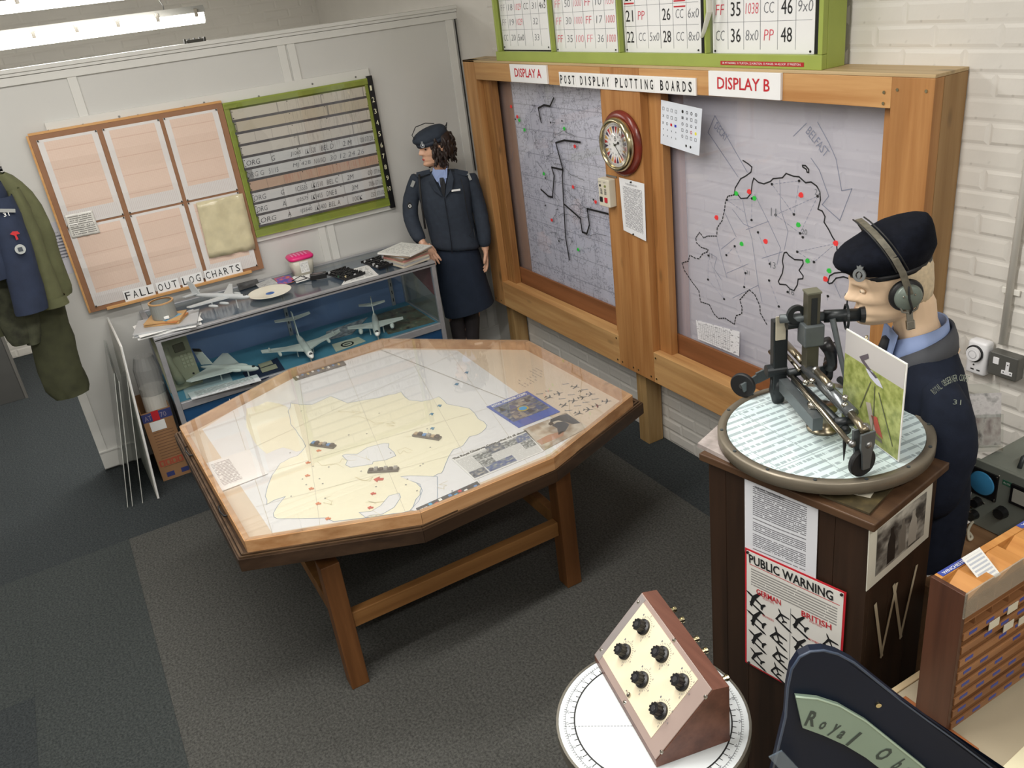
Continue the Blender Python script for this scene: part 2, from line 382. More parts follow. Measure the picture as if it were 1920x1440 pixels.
# brown fallout board details come later; small dark cable clip on the partition top
c0 = at(365, 76, x=XP - .01)
t = thing('cable_clip', 'small dark metal clip on top of the white partition', 'clip', (XP - .01, c0.y, 2.356))
obj('clip_body', MB().box((XP - .03, c0.y - .045, 2.356), (XP + .01, c0.y + .045, 2.372), .003).box((XP - .03, c0.y - .06, 2.356), (XP + .01, c0.y - .05, 2.38), .002).box((XP - .03, c0.y + .05, 2.356), (XP + .01, c0.y + .06, 2.378), .002), plain('dark_bracket', (55, 52, 45), .6), t)
for k in (-.03, 0, .03): obj('clip_screw', MB().cyl((XP - .01, c0.y + k, 2.372), (XP - .01, c0.y + k, 2.38), .006, n=8), STEEL, t)
# hanging fluorescent fittings beyond the partition
TUBE = emit('lit_diffuser', (1, .97, .9), 12.0)
def fitting(x, y1, z, L, label):
    t = thing('strip_light', label, 'light', (x, y1 - L / 2, z), 'hanging fluorescent fittings')
    obj('housing', MB().prism([(-.06, .035), (-.045, .075), (.045, .075), (.06, .035)], y1 - L, y1, R=Matrix.Translation((x, 0, z)) @ Matrix(((1, 0, 0, 0), (0, 0, 1, 0), (0, 1, 0, 0), (0, 0, 0, 1)))), plain('light_housing', (128, 127, 122), .5), t)
    obj('diffuser', MB().prism([(-.06, .034), (-.05, -.012), (-.02, -.03), (.02, -.03), (.05, -.012), (.06, .034)], y1 - L + .01, y1 - .01, R=Matrix.Translation((x, 0, z)) @ Matrix(((1, 0, 0, 0), (0, 0, 1, 0), (0, 1, 0, 0), (0, 0, 0, 1)))), TUBE, t)
    for k in range(7):
        yy = y1 - .06 - k * (L - .12) / 6
        obj('clip', MB().box((x + .056, yy - .012, z + .01), (x + .068, yy + .012, z + .06), .003), CHROME, t)
    for k in (.24, L - .24):
        obj('hanger', MB().tube([(x, y1 - k, z + .07), (x + .01, y1 - k, z + .1), (x, y1 - k - .02, z + .16), (x, y1 - k - .03, 3.3)], .004, 8), STEEL, t)
p = at(384, 33, x=-1.2); fitting(-1.2, p.y, p.z, 1.56, 'lower hanging fluorescent strip light beyond the partition')
p = at(300, -12, x=-.95); fitting(-.95, p.y, p.z + .02, 1.56, 'upper hanging fluorescent strip light nearer the room')
# steel conduit on the brick wall
def pole(name, label, cat, pts, r, mat, n=12):
    t = thing(name, label, cat, pts[0]); obj('pipe', MB().tube(pts, r, n), mat, t, True); return t
c1 = at(1905, 100, y=-.02); c2 = at(1878, 645, y=-.02)
t = pole('conduit', 'white painted conduit running down brick wall to socket', 'pipe', [(c2.x, -.0175, c2.z), (c2.x, -.0175, 3.28)], .011, plain('conduit_paint', (228, 225, 217), .5))
for z in (1.35, 1.95): obj('saddle', MB().box((c2.x - .03, -.012, z), (c2.x + .03, -.005, z + .02), .002), plain('conduit_paint', (228, 225, 217)), t)
# ============================================================ plotting board frame
F = thing('display_stand', 'large pine frame holding two clear plotting boards against the brick wall', 'frame', (1.6, -.08, 0))
h, H, hr, hb = .463, 2.05, .638, 1.94
def plank(n, a, b, m, lab=None): return obj(n, MB().box(a, b, .002), m, F, label=lab)
PO_Z = wood('orange_pine_upright', (184, 134, 82), (156, 104, 56), 'z'); PO_X = wood('orange_pine_length', (204, 158, 104), (178, 126, 74), 'x')
PD_Z = wood('knotty_pine_upright', (172, 126, 76), (132, 88, 48), 'z', sc=1.4); BRN = wood('brown_stained_board', (142, 92, 58), (118, 74, 44), 'x', knots=False); STUD = wood('pinkish_stud', (178, 140, 110), (160, 120, 92), 'z', knots=False)
plank('post', (0, -.162, h), (.152, -.117, H), PINE_Z); plank('post', (1.475, -.162, h), (1.6215, -.117, H - .012), PO_Z); plank('post', (1.6225, -.162, h), (1.78, -.117, H - .012), PO_Z); plank('post', (3.117, -.162, h), (3.272, -.117, H - .012), PO_Z)
plank('top_beam', (.1525, -.1615, hb), (1.4745, -.117, H - .012), PINE_X); plank('top_beam', (1.7805, -.1615, hb), (3.1165, -.117, H - .012), PO_X)
plank('lower_rail', (.1525, -.1615, h), (1.4745, -.117, hr), PINE_X); plank('lower_rail', (1.7805, -.1615, h), (3.1165, -.117, hr), PINE_X)
for a, b in ((.1, .254), (1.40, 1.56), (1.70, 1.872), (3.06, 3.22)): plank('jamb', (a, -.1165, .5), (b, -.072, 2.03), PD_Z if a < 1 else PO_Z)
for a, b in ((.2, 1.42), (1.84, 3.08)):
    plank('inner_ledge', (a, -.1165, .57), (b, -.074, hr - .004), PINE_X); plank('back_board', (a - .1, -.0695, .56), (b + .04, -.056, .738), BRN, 'brown stained back board')
    plank('header', (a, -.1165, 1.955), (b, -.074, 2.03), PINE_X)
plank('stud', (.12, -.034, .5), (.345, -.006, 2.03), STUD); plank('stud', (1.66, -.034, .5), (1.895, -.006, 2.03), STUD); plank('stud', (3.08, -.034, .5), (3.22, -.006, 2.03), STUD)
plank('side_board', (3.226, -.1165, h), (3.272, -.003, H - .012), wood('side_board_pine', (166, 132, 88), (146, 110, 66), 'z')); plank('side_board', (0, -.1165, h), (.046, -.003, H - .012), PINE_Z)
plank('top_board', (0, -.162, H - .0115), (3.272, -.003, H), wood('dusty_top_board', (200, 176, 136), (178, 150, 108), 'x'))
for a, b, nm in ((1.548, 1.588, 0), (1.589, 1.634, 0), (.06, .1, 0), (.101, .15, 0), (3.12, 3.16, 0), (3.161, 3.21, 0)): plank('leg', (a, -.112, 0), (b, -.012, h), wood('leg_pine', (176, 146, 100), (150, 116, 70), 'z'))
for x, z in [(1.50, .49), (1.60, .49), (1.645, .49), (1.755, .49), (1.80, .61), (1.80, .49), (1.455, .62), (1.455, .49), (.03, .49), (.10, .49), (1.50, 2.0), (1.60, 2.0), (1.645, 2.0), (1.755, 2.0), (3.14, 2.0), (3.245, 2.0), (3.09, 1.99), (3.09, 1.955), (1.86, 2.0), (2.4, 2.0)]:
    obj('screw', MB().cyl((x, -.162, z), (x, -.1645, z), .0055, n=10), BRASS, F)
# ---- panels
m, nt, bs = newmat('map_film_a'); uv, u, v = uvn(nt)
g1 = mth(nt, 'LESS_THAN', mth(nt, 'FRACT', mth(nt, 'MULTIPLY', v, 46)), .10); g2 = mth(nt, 'LESS_THAN', mth(nt, 'FRACT', mth(nt, 'MULTIPLY', u, 34)), .07)
g3 = mth(nt, 'LESS_THAN', mth(nt, 'FRACT', mth(nt, 'MULTIPLY', v, 9)), .03); g4 = mth(nt, 'LESS_THAN', mth(nt, 'FRACT', mth(nt, 'MULTIPLY', u, 6)), .02)
fine = mth(nt, 'MULTIPLY', mth(nt, 'MAXIMUM', g1, g2), mth(nt, 'GREATER_THAN', noise(nt, 3, 2, uv), .47)); al = mth(nt, 'MAXIMUM', mth(nt, 'MULTIPLY', fine, .34), mth(nt, 'MULTIPLY', mth(nt, 'MAXIMUM', g3, g4), .6))
mott = noise(nt, 40, 5, uv, .75); k = mth(nt, 'MAXIMUM', al, mth(nt, 'MULTIPLY', mth(nt, 'LESS_THAN', mth(nt, 'ABSOLUTE', mth(nt, 'SUBTRACT', noise(nt, 9, 4, uv, .7), .5)), .012), .6))
k = mth(nt, 'MAXIMUM', k, mth(nt, 'MULTIPLY', mth(nt, 'GREATER_THAN', mott, .66), .25))
nt.links.new(mixc(nt, k, lin((228, 229, 240)), lin((112, 114, 130))), bs.inputs['Base Color']); bs.inputs['Roughness'].default_value = .4; FILM = m
PG = glass('plotting_perspex', (.985, .985, 1), .20, (232, 232, 250), 1.5, .015); PGA = glass('plotting_perspex_a', (.975, .975, .985), .06, (232, 232, 244), 1.5, .02, 1.3)
PLY = -.048
def panel(lab, a, b, gm):
    t = thing('plotting_board', lab, 'board', ((a + b) / 2, PLY, .66))
    obj('perspex_sheet', MB().box((a, PLY - .003, .66), (b, PLY + .003, 1.98)), gm, t); return t
PA = panel('plotting board under the DISPLAY A sign with gridded map and black marker lines', .20, 1.52, PGA)
PB = panel('plotting board under the DISPLAY B sign with black coastline over white bricks', 1.80, 3.15, PG)
obj('map_film', MB().sheet([(.36, PLY + .010, .66), (1.50, PLY + .010, .66), (1.50, PLY + .010, 1.93), (.36, PLY + .010, 1.93)], .001), FILM, PA)
NY = (0, -1, 0)
zA = lambda x, y: at(900 + x / 4.114, 130 + y / 4.114, y=PLY - .003); zB = lambda x, y: at(1200 + x / 2.88, 170 + y / 2.88, y=PLY - .003)
def lines(name, polys, w, mat, par_, tr, dash=0, lift=.001):
    for q in polys: obj(name, MB().ribbon([tr(*p) for p in q], w, NY, lift, dash), mat, par_, kind='stuff' if dash else None)
lines('marker_line', [[(473, 410), (450, 300), (495, 275), (540, 285), (570, 220)], [(775, 563), (650, 547), (585, 567), (610, 660), (640, 775), (635, 820), (648, 1050), (660, 1290), (690, 1470)], [(640, 775), (553, 755), (573, 820), (560, 985), (530, 980), (470, 925)], [(650, 1040), (775, 1150), (790, 1255), (825, 1267), (845, 1200), (828, 1075), (990, 1115)]], .011, K_INK, PA, zA)
rw = random.Random(5); cl = []
for sx, sy, n, dx, dy in [(540, 300, 26, 1, 9), (580, 500, 16, 11, -1), (555, 700, 30, 9, 4), (450, 720, 20, 8, 9), (570, 980, 24, 2, 10), (660, 930, 26, 5, 9), (790, 900, 22, -2, 11), (700, 1050, 20, 8, 2), (540, 1260, 18, 7, 4), (820, 1260, 16, 8, 3), (700, 1300, 14, 2, 9), (260, 630, 18, -4, 10), (400, 250, 14, 3, 9), (410, 470, 14, 2, 9), (560, 560, 24, -1, 8), (610, 1130, 24, 8, 1)]:
    x, y = sx, sy; q = [(x, y)]
    for i in range(n): x += dx + rw.uniform(-13, 13); y += dy + rw.uniform(-13, 13); q.append((x, y))
    cl.append(q)
lines('printed_coastline', cl, .003, K_GREY, PA, zA)
def dots(names, pts, mat, par_, tr, r=.011):
    for p in pts:
        c = tr(*p); a = random.random() * 3
        obj(names, MB().poly([c + Vector((math.cos(a + k * 1.05) * r * (1 + .25 * (k % 2)), 0, math.sin(a + k * 1.05) * r)) for k in range(6)], NY, .0015), mat, par_)
RD = plain('red_dot_sticker', (240, 60, 60), .4); GD = plain('green_dot_sticker', (50, 200, 70), .4)
dots('red_dot', [(240, 287), (288, 365), (732, 595), (718, 907), (892, 1023), (554, 1163)], RD, PA, zA); dots('green_dot', [(303, 393), (343, 467), (650, 457), (493, 806), (757, 1390)], GD, PA, zA)
dots('black_dot', [(273, 385), (545, 410), (633, 398), (505, 1050), (610, 1325), (876, 1005), (505, 838)], K_INK, PA, zA, .006)
# board B linework
lines('coast_line', [[(557, 377), (585, 395), (605, 412), (600, 440), (570, 462), (545, 475), (530, 500), (515, 525), (510, 560), (530, 562), (545, 582), (580, 580), (600, 555), (607, 500), (615, 472), (640, 495), (670, 503), (705, 490), (720, 475), (770, 470), (790, 447), (830, 462), (860, 465), (895, 497), (925, 493), (955, 515), (972, 545), (975, 590), (962, 640), (985, 650), (1000, 680), (995, 710), (1020, 750), (1040, 790), (1060, 820), (1065, 860), (1085, 890), (1100, 895), (1105, 870), (1085, 842), (1078, 860), (1090, 890)],
    [(878, 403), (895, 405), (912, 425), (912, 442), (903, 440), (900, 425), (880, 412), (878, 403)], [(775, 890), (780, 875), (793, 873), (805, 890), (835, 912), (880, 915), (882, 935), (860, 970), (882, 1000), (880, 1015), (855, 1018), (850, 1050), (832, 1080), (810, 1070), (790, 1048), (755, 1045), (748, 1030), (770, 985), (775, 950), (770, 920), (775, 890)],
    [(1130, 985), (1090, 980), (1050, 985), (1025, 1000), (1015, 1035), (1022, 1042), (1038, 1038), (1060, 1012), (1100, 1005), (1130, 1015)], [(1125, 1130), (1108, 1115), (1112, 1098), (1128, 1095)], [(1020, 1420), (1028, 1362), (1060, 1360)]], .006, K_INK, PB, zB)
lines('boundary_line', [[(510, 562), (475, 570), (462, 600), (458, 640), (445, 700), (418, 740), (415, 785), (365, 785), (345, 795), (323, 765), (302, 795), (305, 820), (330, 845), (368, 858), (365, 870), (340, 880), (320, 908), (300, 905), (270, 888), (262, 920), (228, 930), (240, 970), (280, 1030), (318, 1080), (328, 1140), (375, 1155), (400, 1205), (425, 1230), (460, 1228), (510, 1262), (520, 1215), (550, 1205), (552, 1170), (540, 1130), (570, 1095), (590, 1075), (620, 1100), (648, 1160), (650, 1200), (690, 1270)]], .006, K_INK, PB, zB, .014)
LG = plain('pencil_grey', (128, 132, 150), .6)
lines('arrow_outline', [[(405, 135), (580, 440)], [(405, 135), (368, 225), (530, 465)], [(830, 245), (900, 175)], [(960, 170), (1020, 280), (1060, 370), (1090, 540), (1145, 530), (1080, 700), (985, 615), (1020, 570), (970, 430), (925, 365)]], .0035, LG, PB, zB)
lines('bearing_line', [[(470, 590), (605, 582), (603, 698)], [(470, 590), (570, 660)], [(713, 505), (860, 487), (832, 668), (713, 505)], [(733, 670), (960, 570), (865, 770), (733, 670)], [(850, 870), (1058, 825), (940, 925), (850, 870)], [(370, 890), (368, 1020), (455, 1125), (370, 890)], [(512, 840), (467, 888)], [(512, 840), (570, 985), (563, 1060)], [(638, 765), (702, 935)], [(698, 1025), (750, 1165)], [(1015, 1110), (1010, 1150)]], .0022, LG, PB, zB, .02)
lines('pencil_line', [[(555, 590), (575, 700), (605, 800), (640, 1050), (660, 1140)], [(620, 560), (690, 700), (760, 850), (740, 940)], [(755, 480), (760, 640), (800, 760), (780, 860)], [(440, 855), (515, 795)], [(575, 750), (695, 705)], [(470, 985), (585, 935)], [(450, 640), (520, 790)], [(415, 790), (440, 900), (470, 1010)], [(660, 905), (770, 870)], [(500, 1120), (640, 1050)], [(380, 880), (415, 900), (400, 960), (440, 1020)], [(500, 640), (560, 720), (610, 740)], [(1050, 1040), (1085, 1120)], [(820, 1200), (900, 1150)]], .0025, LG, PB, zB)
dots('black_dot', [(470, 590), (605, 582), (603, 698), (713, 505), (860, 487), (832, 668), (733, 670), (960, 570), (865, 770), (850, 870), (940, 925), (370, 890), (368, 1020), (455, 1125), (512, 840), (467, 888), (570, 985), (563, 1060), (638, 765), (702, 935), (698, 1025), (750, 1165), (798, 1087), (880, 792), (1015, 1110)], K_INK, PB, zB, .006)
dots('red_dot', [(590, 545), (870, 563), (414, 685), (679, 814), (1058, 824), (1002, 1017), (1312, 575)], RD, PB, zB, .012); dots('green_dot', [(520, 555), (618, 581), (855, 724), (549, 827), (905, 919), (1022, 972)], GD, PB, zB, .011)
def tB(s, x, y, w, mat=LG):
    p = zB(x, y); text('lettering', s, frame((p.x, p.y - .0012, p.z), (1, 0, 0), (0, 0, 1)), w, 0, mat, PB)
for s, x, y, w in (('11', 708, 675, .03), ('22', 944, 560, .03), ('20', 873, 772, .03), ('11', 376, 900, .02), ('13', 705, 955, .03), ('31', 575, 990, .02), ('16', 805, 1098, .03)): tB(s, x, y, w, K_GREY)
p = zB(895, 225); text('lettering', 'BELFAST', frame((p.x, p.y - .0012, p.z), Vector((.75, 0, -.66)), Vector((.66, 0, .75))), .13, .035, LG, PB)
p = zB(400, 200); text('lettering', 'DECAY', frame((p.x, p.y - .0012, p.z), Vector((.8, 0, -.6)), Vector((.6, 0, .8))), .09, .035, LG, PB)
# ---- signs on the top beam
def sign(name, label, cat, x0, x1, z0, z1, y=-.162, th=.012, mat=CARDW, tilt=0):
    t = thing(name, label, cat, ((x0 + x1) / 2, y, z0)); obj('sign_board', MB().box((x0, y - th, z0), (x1, y, z1), .001), mat, t); return t
t = sign('name_sign', 'white sign with red DISPLAY A lettering on the pine beam', 'sign', .612, 1.004, 1.944, 2.038); text('lettering', 'DISPLAY A', frame((.665, -.1742, 1.972), (1, 0, 0), (0, 0, 1)), .285, .046, K_RED, t, bold=.012)
t = sign('name_sign', 'white sign with red DISPLAY B lettering on the pine beam', 'sign', 2.257, 2.648, 1.944, 2.040); text('lettering', 'DISPLAY B', frame((2.310, -.1742, 1.972), (1, 0, 0), (0, 0, 1)), .285, .046, K_RED, t, bold=.012)
t = thing('name_sign', 'long white strip lettered POST DISPLAY PLOTTING BOARDS in black', 'sign', (1.64, -.162, 1.938)); obj('sign_board', MB().box((1.118, -.170, 1.938), (2.174, -.162, 2.008), .001), CARDW, t)
x = 1.128
for w_ in ('POST', 'DISPLAY', 'PLOTTING', 'BOARDS'):
    for ch in w_:
        obj('letter_card', MB().box((x - .004, -.1712, 1.942), (x + .034, -.1698, 2.003)), PAPER, t)
        text('lettering', ch, frame((x + (.010 if ch == 'I' else .003), -.1714, 1.951), (1, 0, 0), (0, 0, 1)), .007 if ch == 'I' else .021, .043, K_INK, t, th=.0006, bold=.02); x += .0374
    x += .034
# ---- clock
CX, CZ = 1.628, 1.693
t = thing('ship_clock', 'round brass and mahogany wall clock with coloured triangle dial on pine post', 'clock', (CX, -.162, CZ - .15))
CM = Matrix.Translation((CX, -.162, CZ)) @ Matrix(((1, 0, 0, 0), (0, 0, -1, 0), (0, 1, 0, 0), (0, 0, 0, 1)))   # local z -> -y
obj('wooden_mount', MB(CM).lathe([(.02, 0), (.152, 0), (.156, .006), (.154, .014), (.146, .02), (.14, .024), (.12, .026), (.02, .026)], 48), plain('mahogany', (112, 42, 30), .25, var=.2, sc=14), t, True)
obj('bezel', MB(CM).lathe([(.108, .026), (.127, .026), (.13, .034), (.124, .05), (.118, .056), (.110, .056), (.104, .046)], 48, caps=False), BRASS, t, True)
obj('dial', MB(CM).lathe([(.02, .027), (.108, .027), (.108, .044), (.02, .044)], 48), CARDW, t)
trc = [plain('dial_red', (200, 40, 50), .4), plain('dial_gold', (226, 176, 90), .4), plain('dial_blue', (52, 40, 96), .4)]
for k in range(24):
    a = math.radians(90 - 7.5 - k * 15); b = math.radians(6.2)
    obj('dial_triangle', MB(CM).poly([(.088 * math.cos(a - b), .088 * math.sin(a - b), .044), (.088 * math.cos(a + b), .088 * math.sin(a + b), .044), (.058 * math.cos(a), .055 * math.sin(a), .044)], (0, 0, 1), .0008), trc[k % 3], t)
mb = MB(CM)
for k in range(60):
    a = math.radians(k * 6); mb.box((.092, -.0006, .044), (.098, .0006, .0447), R=Matrix.Rotation(a, 3, 'Z'))
obj('minute_marks', mb, K_INK, t)['kind'] = 'stuff'
for k, s in enumerate(('24', '5', '10', '15', '20', '25', '30', '35', '40', '45', '50', '55')):
    a = math.radians(90 - k * 30); text('numeral', s, CM @ Matrix.Translation((.046 * math.cos(a) - .006, .046 * math.sin(a) - .005, .0442)), .011, .009, K_GREY, t)
obj('hour_hand', MB(CM).box((-.008, -.002, .047), (.036, .002, .0485), R=Matrix.Rotation(math.radians(24), 3, 'Z')).lathe([(.001, .047), (.007, .047), (.007, .0486), (.001, .0486)], 10, R=Matrix.Rotation(math.radians(24), 4, 'Z') @ Matrix.Translation((.028, 0, 0))), K_INK, t)
obj('minute_hand', MB(CM).box((-.012, -.0014, .049), (.075, .0014, .0503), R=Matrix.Rotation(math.radians(-47), 3, 'Z')).lathe([(.001, .044), (.005, .044), (.005, .052), (.001, .052)], 12), K_INK, t)
obj('dial_emblem', MB(CM).lathe([(.006, .0442), (.009, .0442), (.009, .0452), (.006, .0452)], 16, R=Matrix.Translation((0, .026, 0)), caps=False).box((-.003, .036, .0442), (.003, .042, .045)), K_INK, t)
obj('dial_glass', MB(CM).lathe([(.01, .0535), (.106, .053), (.106, .0545), (.01, .055)], 40), glass('clock_glass'), t, True)
# ---- timer box and notice on the post, card and grid chart on the boards
t = thing('siren_control_box', 'small cream control box with black and red switches below clock', 'box', (1.513, -.162, 1.376))
IV = plain('ivory_plastic', (214, 208, 190), .45)
obj('case', MB().box((1.452, -.205, 1.372), (1.545, -.1625, 1.512), .004), IV, t); obj('back_plate', MB().box((1.470, -.1655, 1.515), (1.56, -.162, 1.525), .001), STEEL, t)
for i, (x, z, w_, hh, mm) in enumerate([(1.464, 1.395, .022, .026, BLACKP), (1.505, 1.395, .022, .026, K_RED)]): obj('rocker_switch', MB().box((x, -.210, z), (x + w_, -.2045, z + hh), .002), mm, t)
for x, mm in ((1.472, K_INK), (1.514, plain('green_lamp', (120, 130, 60), .4))): obj('indicator', MB().cyl((x, -.205, 1.478), (x, -.209, 1.478), .006, n=12), mm, t)
for x in (1.478, 1.512):
    for k in range(5): obj('speaker_slot', MB().box((x - .009, -.2056, 1.435 + k * .006), (x + .009, -.2049, 1.438 + k * .006)), K_INK, t)
for x, s in ((1.458, 'CODER'), (1.500, 'SET')): text('lettering', s, frame((x, -.2052, 1.493), (1, 0, 0), (0, 0, 1)), .022, .006, K_GREY, t)
NOT = printed('notice_print', (232, 233, 236), (70, 70, 80), 44, .58, (.12, .9, .10, .86), 26)
t = thing('typed_notice', 'typed white notice pinned to pine post below the clock', 'notice', (1.69, -.163, 1.248))
q = [(1.594, -.1655, 1.258), (1.790, -.176, 1.240), (1.796, -.174, 1.522), (1.584, -.1655, 1.524)]; obj('sheet', MB().sheet(q, .0012), NOT, t)
text('lettering', 'THE OPERATOR', frame((1.64, -.172, 1.498), Vector((1, -.045, 0)), (0, 0, 1)), .10, .008, K_GREY, t)
for x, z in ((1.69, 1.515), (1.685, 1.255)): obj('pin', MB().cyl((x, -.170, z), (x, -.178, z), .004, n=10), K_INK, t)
t = thing('symbol_card', 'white card of printed symbols at corner of clear board', 'card', (1.95, -.07, 1.67))
sc = [at(1239, 269, y=-.12), at(1311, 292, y=-.15), at(1317, 204, y=-.15), at(1240, 187, y=-.12)]; obj('sheet', MB().sheet(sc, .0015), plain('card_bluish', (222, 228, 238), .3), t)
CMx = frame(sc[0], sc[1] - sc[0], sc[3] - sc[0])
CW_ = (sc[1] - sc[0]).length; CH_ = (sc[3] - sc[0]).length
def mark(kind, u_, v_, mat, r=.007):
    c = (u_ * CW_, v_ * CH_, .0015); mb = MB(CMx @ Matrix.Translation(c))
    if kind == 'o': mb.lathe([(r * .7, 0), (r, 0), (r, .0006), (r * .7, .0006)], 14, caps=False)
    elif kind == 'd': mb.lathe([(.0005, 0), (r, 0), (r, .0006), (.0005, .0006)], 14)
    elif kind == 's': mb.box((-r, -r * .8, 0), (r, r * .8, .0006))
    elif kind == 'b':
        for a_, b_ in (((-r, -r), (r, -r * .75)), ((-r, r * .75), (r, r)), ((-r, -r), (-r * .75, r)), ((r * .75, -r), (r, r))): mb.box((*a_, 0), (*b_, .0006))
    else: mb.box((-r, -r * .18, 0), (r, r * .18, .0006), R=rot('Z', 45)).box((-r, -r * .18, 0), (r, r * .18, .0006), R=rot('Z', -45))
    obj('printed_symbol', mb, mat, t)
BLU = plain('print_blue', (40, 50, 190), .4); YEL = plain('print_yellow', (235, 225, 60), .4)
for i, k in enumerate('bbbb'): mark(k, .08 + i * .11, .82, K_GREY)
for i, k in enumerate('xbbb'): mark(k, .08 + i * .11, .66, K_GREY)
for i, (k, mm) in enumerate((('x', K_GREY), ('o', K_GREY), ('s', K_RED), ('s', BLU))): mark(k, .07 + i * .11, .50, mm)
for i in range(4): mark('x', .08 + i * .11, .36, K_GREY, .004); mark('o' if i == 3 else 'x', .08 + i * .11, .22, K_GREY, .004)
for r_, ks in enumerate(('dooo', 'sxbb', 'ooox', 'bood', 'obbb')):
    for i, k in enumerate(ks): mark(k, .58 + i * .11, .86 - r_ * .135, K_INK if r_ < 1 else (YEL if (r_, i) == (3, 3) else (K_RED if (r_, i) == (3, 2) else K_GREY)), .007)
for i in (0, 1): mark('d', .68 + i * .11, .13, K_INK, .006)
t = thing('grid_chart', 'small gridded chart sheet at lower corner of the clear board', 'chart', (2.19, -.055, .765))
gc = [at(1310, 637 + 30, y=-.055), at(1386, 668 + 18, y=-.055), at(1387, 622, y=-.055), at(1305, 600, y=-.055)]; gc[0].z = gc[1].z = .75
m, nt, bs = newmat('grid_print'); uv, u, v = uvn(nt); g = mth(nt, 'MAXIMUM', mth(nt, 'LESS_THAN', mth(nt, 'FRACT', mth(nt, 'MULTIPLY', u, 22)), .22), mth(nt, 'LESS_THAN', mth(nt, 'FRACT', mth(nt, 'MULTIPLY', v, 13)), .2))
g = mth(nt, 'MULTIPLY', g, mth(nt, 'MULTIPLY', band(nt, u, .05, .80), band(nt, v, .05, .92))); g = mth(nt, 'MAXIMUM', mth(nt, 'MULTIPLY', g, .45), mth(nt, 'MULTIPLY', mth(nt, 'GREATER_THAN', noise(nt, 14, 3, uv), .60), .6))
nt.links.new(mixc(nt, g, lin((236, 236, 240)), lin((60, 60, 70))), bs.inputs['Base Color']); obj('sheet', MB().sheet(gc, .001), m, t)
# ============================================================ green tote board
G = thing('tote_board', 'green painted wooden tote board of numbered white cards standing on pine frame', 'board', (1.62, -.09, H))
GRN = plain('green_paint', (156, 170, 80), .4, var=.05, sc=9); GRD = plain('green_paint_side', (118, 128, 82), .5)
x0, x1, zt = .425, 2.815, 3.0
def gp(n, a, b, m=GRN): return obj(n, MB().box(a, b, .002), m, G)
gp('bottom_rail', (x0, -.150, H), (x1, -.125, H + .05)); gp('side_panel', (x1 - .02, -.1245, H), (x1, -.035, zt), GRN); gp('side_panel', (x0, -.1245, H), (x0 + .02, -.035, zt)); gp('back_panel', (x0 + .021, -.09, H), (x1 - .021, -.08, zt), GRD)
gp('top_rail', (x0, -.150, zt), (x1, -.035, zt + .03)); gp('bottom_ledge', (x0 + .021, -.1245, H), (x1 - .021, -.0905, H + .035))
st = [x0]; 
for u in (1040, 1166, 1328): st.append(at(u, 60, y=-.15).x)
st.append(x1)
for ua, ub, v in ((931, 937, 60), (1030, 1041, 60), (1157.5, 1170, 60), (1320, 1334, 60), (1534, 1552, 60)):
    a, b = at(ua, v, y=-.15).x, at(ub, v, y=-.15 if ub > 1500 else -.120).x; gp('stile', (max(a, x0), -.150, H + .0505), (min(b, x1), -.125, zt - .001))
# sign cards: corners bottom-left, bottom-right in pixels of the photograph, 3 lower rows each .095 m high
cards = [('FF18 card', 946, 1034, 1), ('b', 1045, 1160, 2), ('c', 1174, 1316, 3), ('d', 1338, 1527, 4)]
cell = [[[('FF', 3), ('18', 1), ('1029', 2), ('CC', 0), ('31', 1), ('4x5', 0)], [('FF', 3), ('19', 1), ('1029', 2), None, ('32', 1), None], [('CC', 1), ('20', 1), ('5x0', 0), None, ('33', 1), None]],
        [[('FF', 4), ('50', 1), ('1000', 4), ('FF', 2), ('10', 1), ('1030', 4)], [('FF', 4), ('30', 1), ('1000', 4), ('FF', 2), ('17', 1), ('1000', 2)], [('FF', 2), ('35', 1), ('100', 4), ('FF', 4), ('36', 1), ('1000', 2)]],
        [[('20', 9), ('CC', 1), ('1x8', 1), ('24', 9), ('1111', 2), None], [('21', 9), ('PP', 2), None, ('26', 9), ('CC', 1), ('6x0', 1)], [('22', 9), ('CC', 1), ('5x0', 1), ('28', 9), ('CC', 1), ('8x0', 1)]],
        [[('FF', 2), ('33', 9), ('1036', 2), ('CC', 1), ('44', 9), None], [('FF', 2), ('35', 9), ('1038', 2), ('CC', 1), ('46', 9), ('9x0', 1)], [('CC', 1), ('36', 9), ('8x0', 1), ('PP', 2), ('48', 9), None]]]
MT = {0: K_INK, 1: K_GREY, 2: plain('marker_red', (214, 74, 92), .6), 3: plain('marker_faint', (176, 170, 178), .6), 4: plain('marker_pink', (226, 140, 155), .6), 9: K_INK}
lab = ['with red FF 18 and grey CC 20', 'with red FF 50, 30 and 35', 'and bold black numbers, beside the curled torn paper', 'and bold black numbers, nearest the bare brick wall']
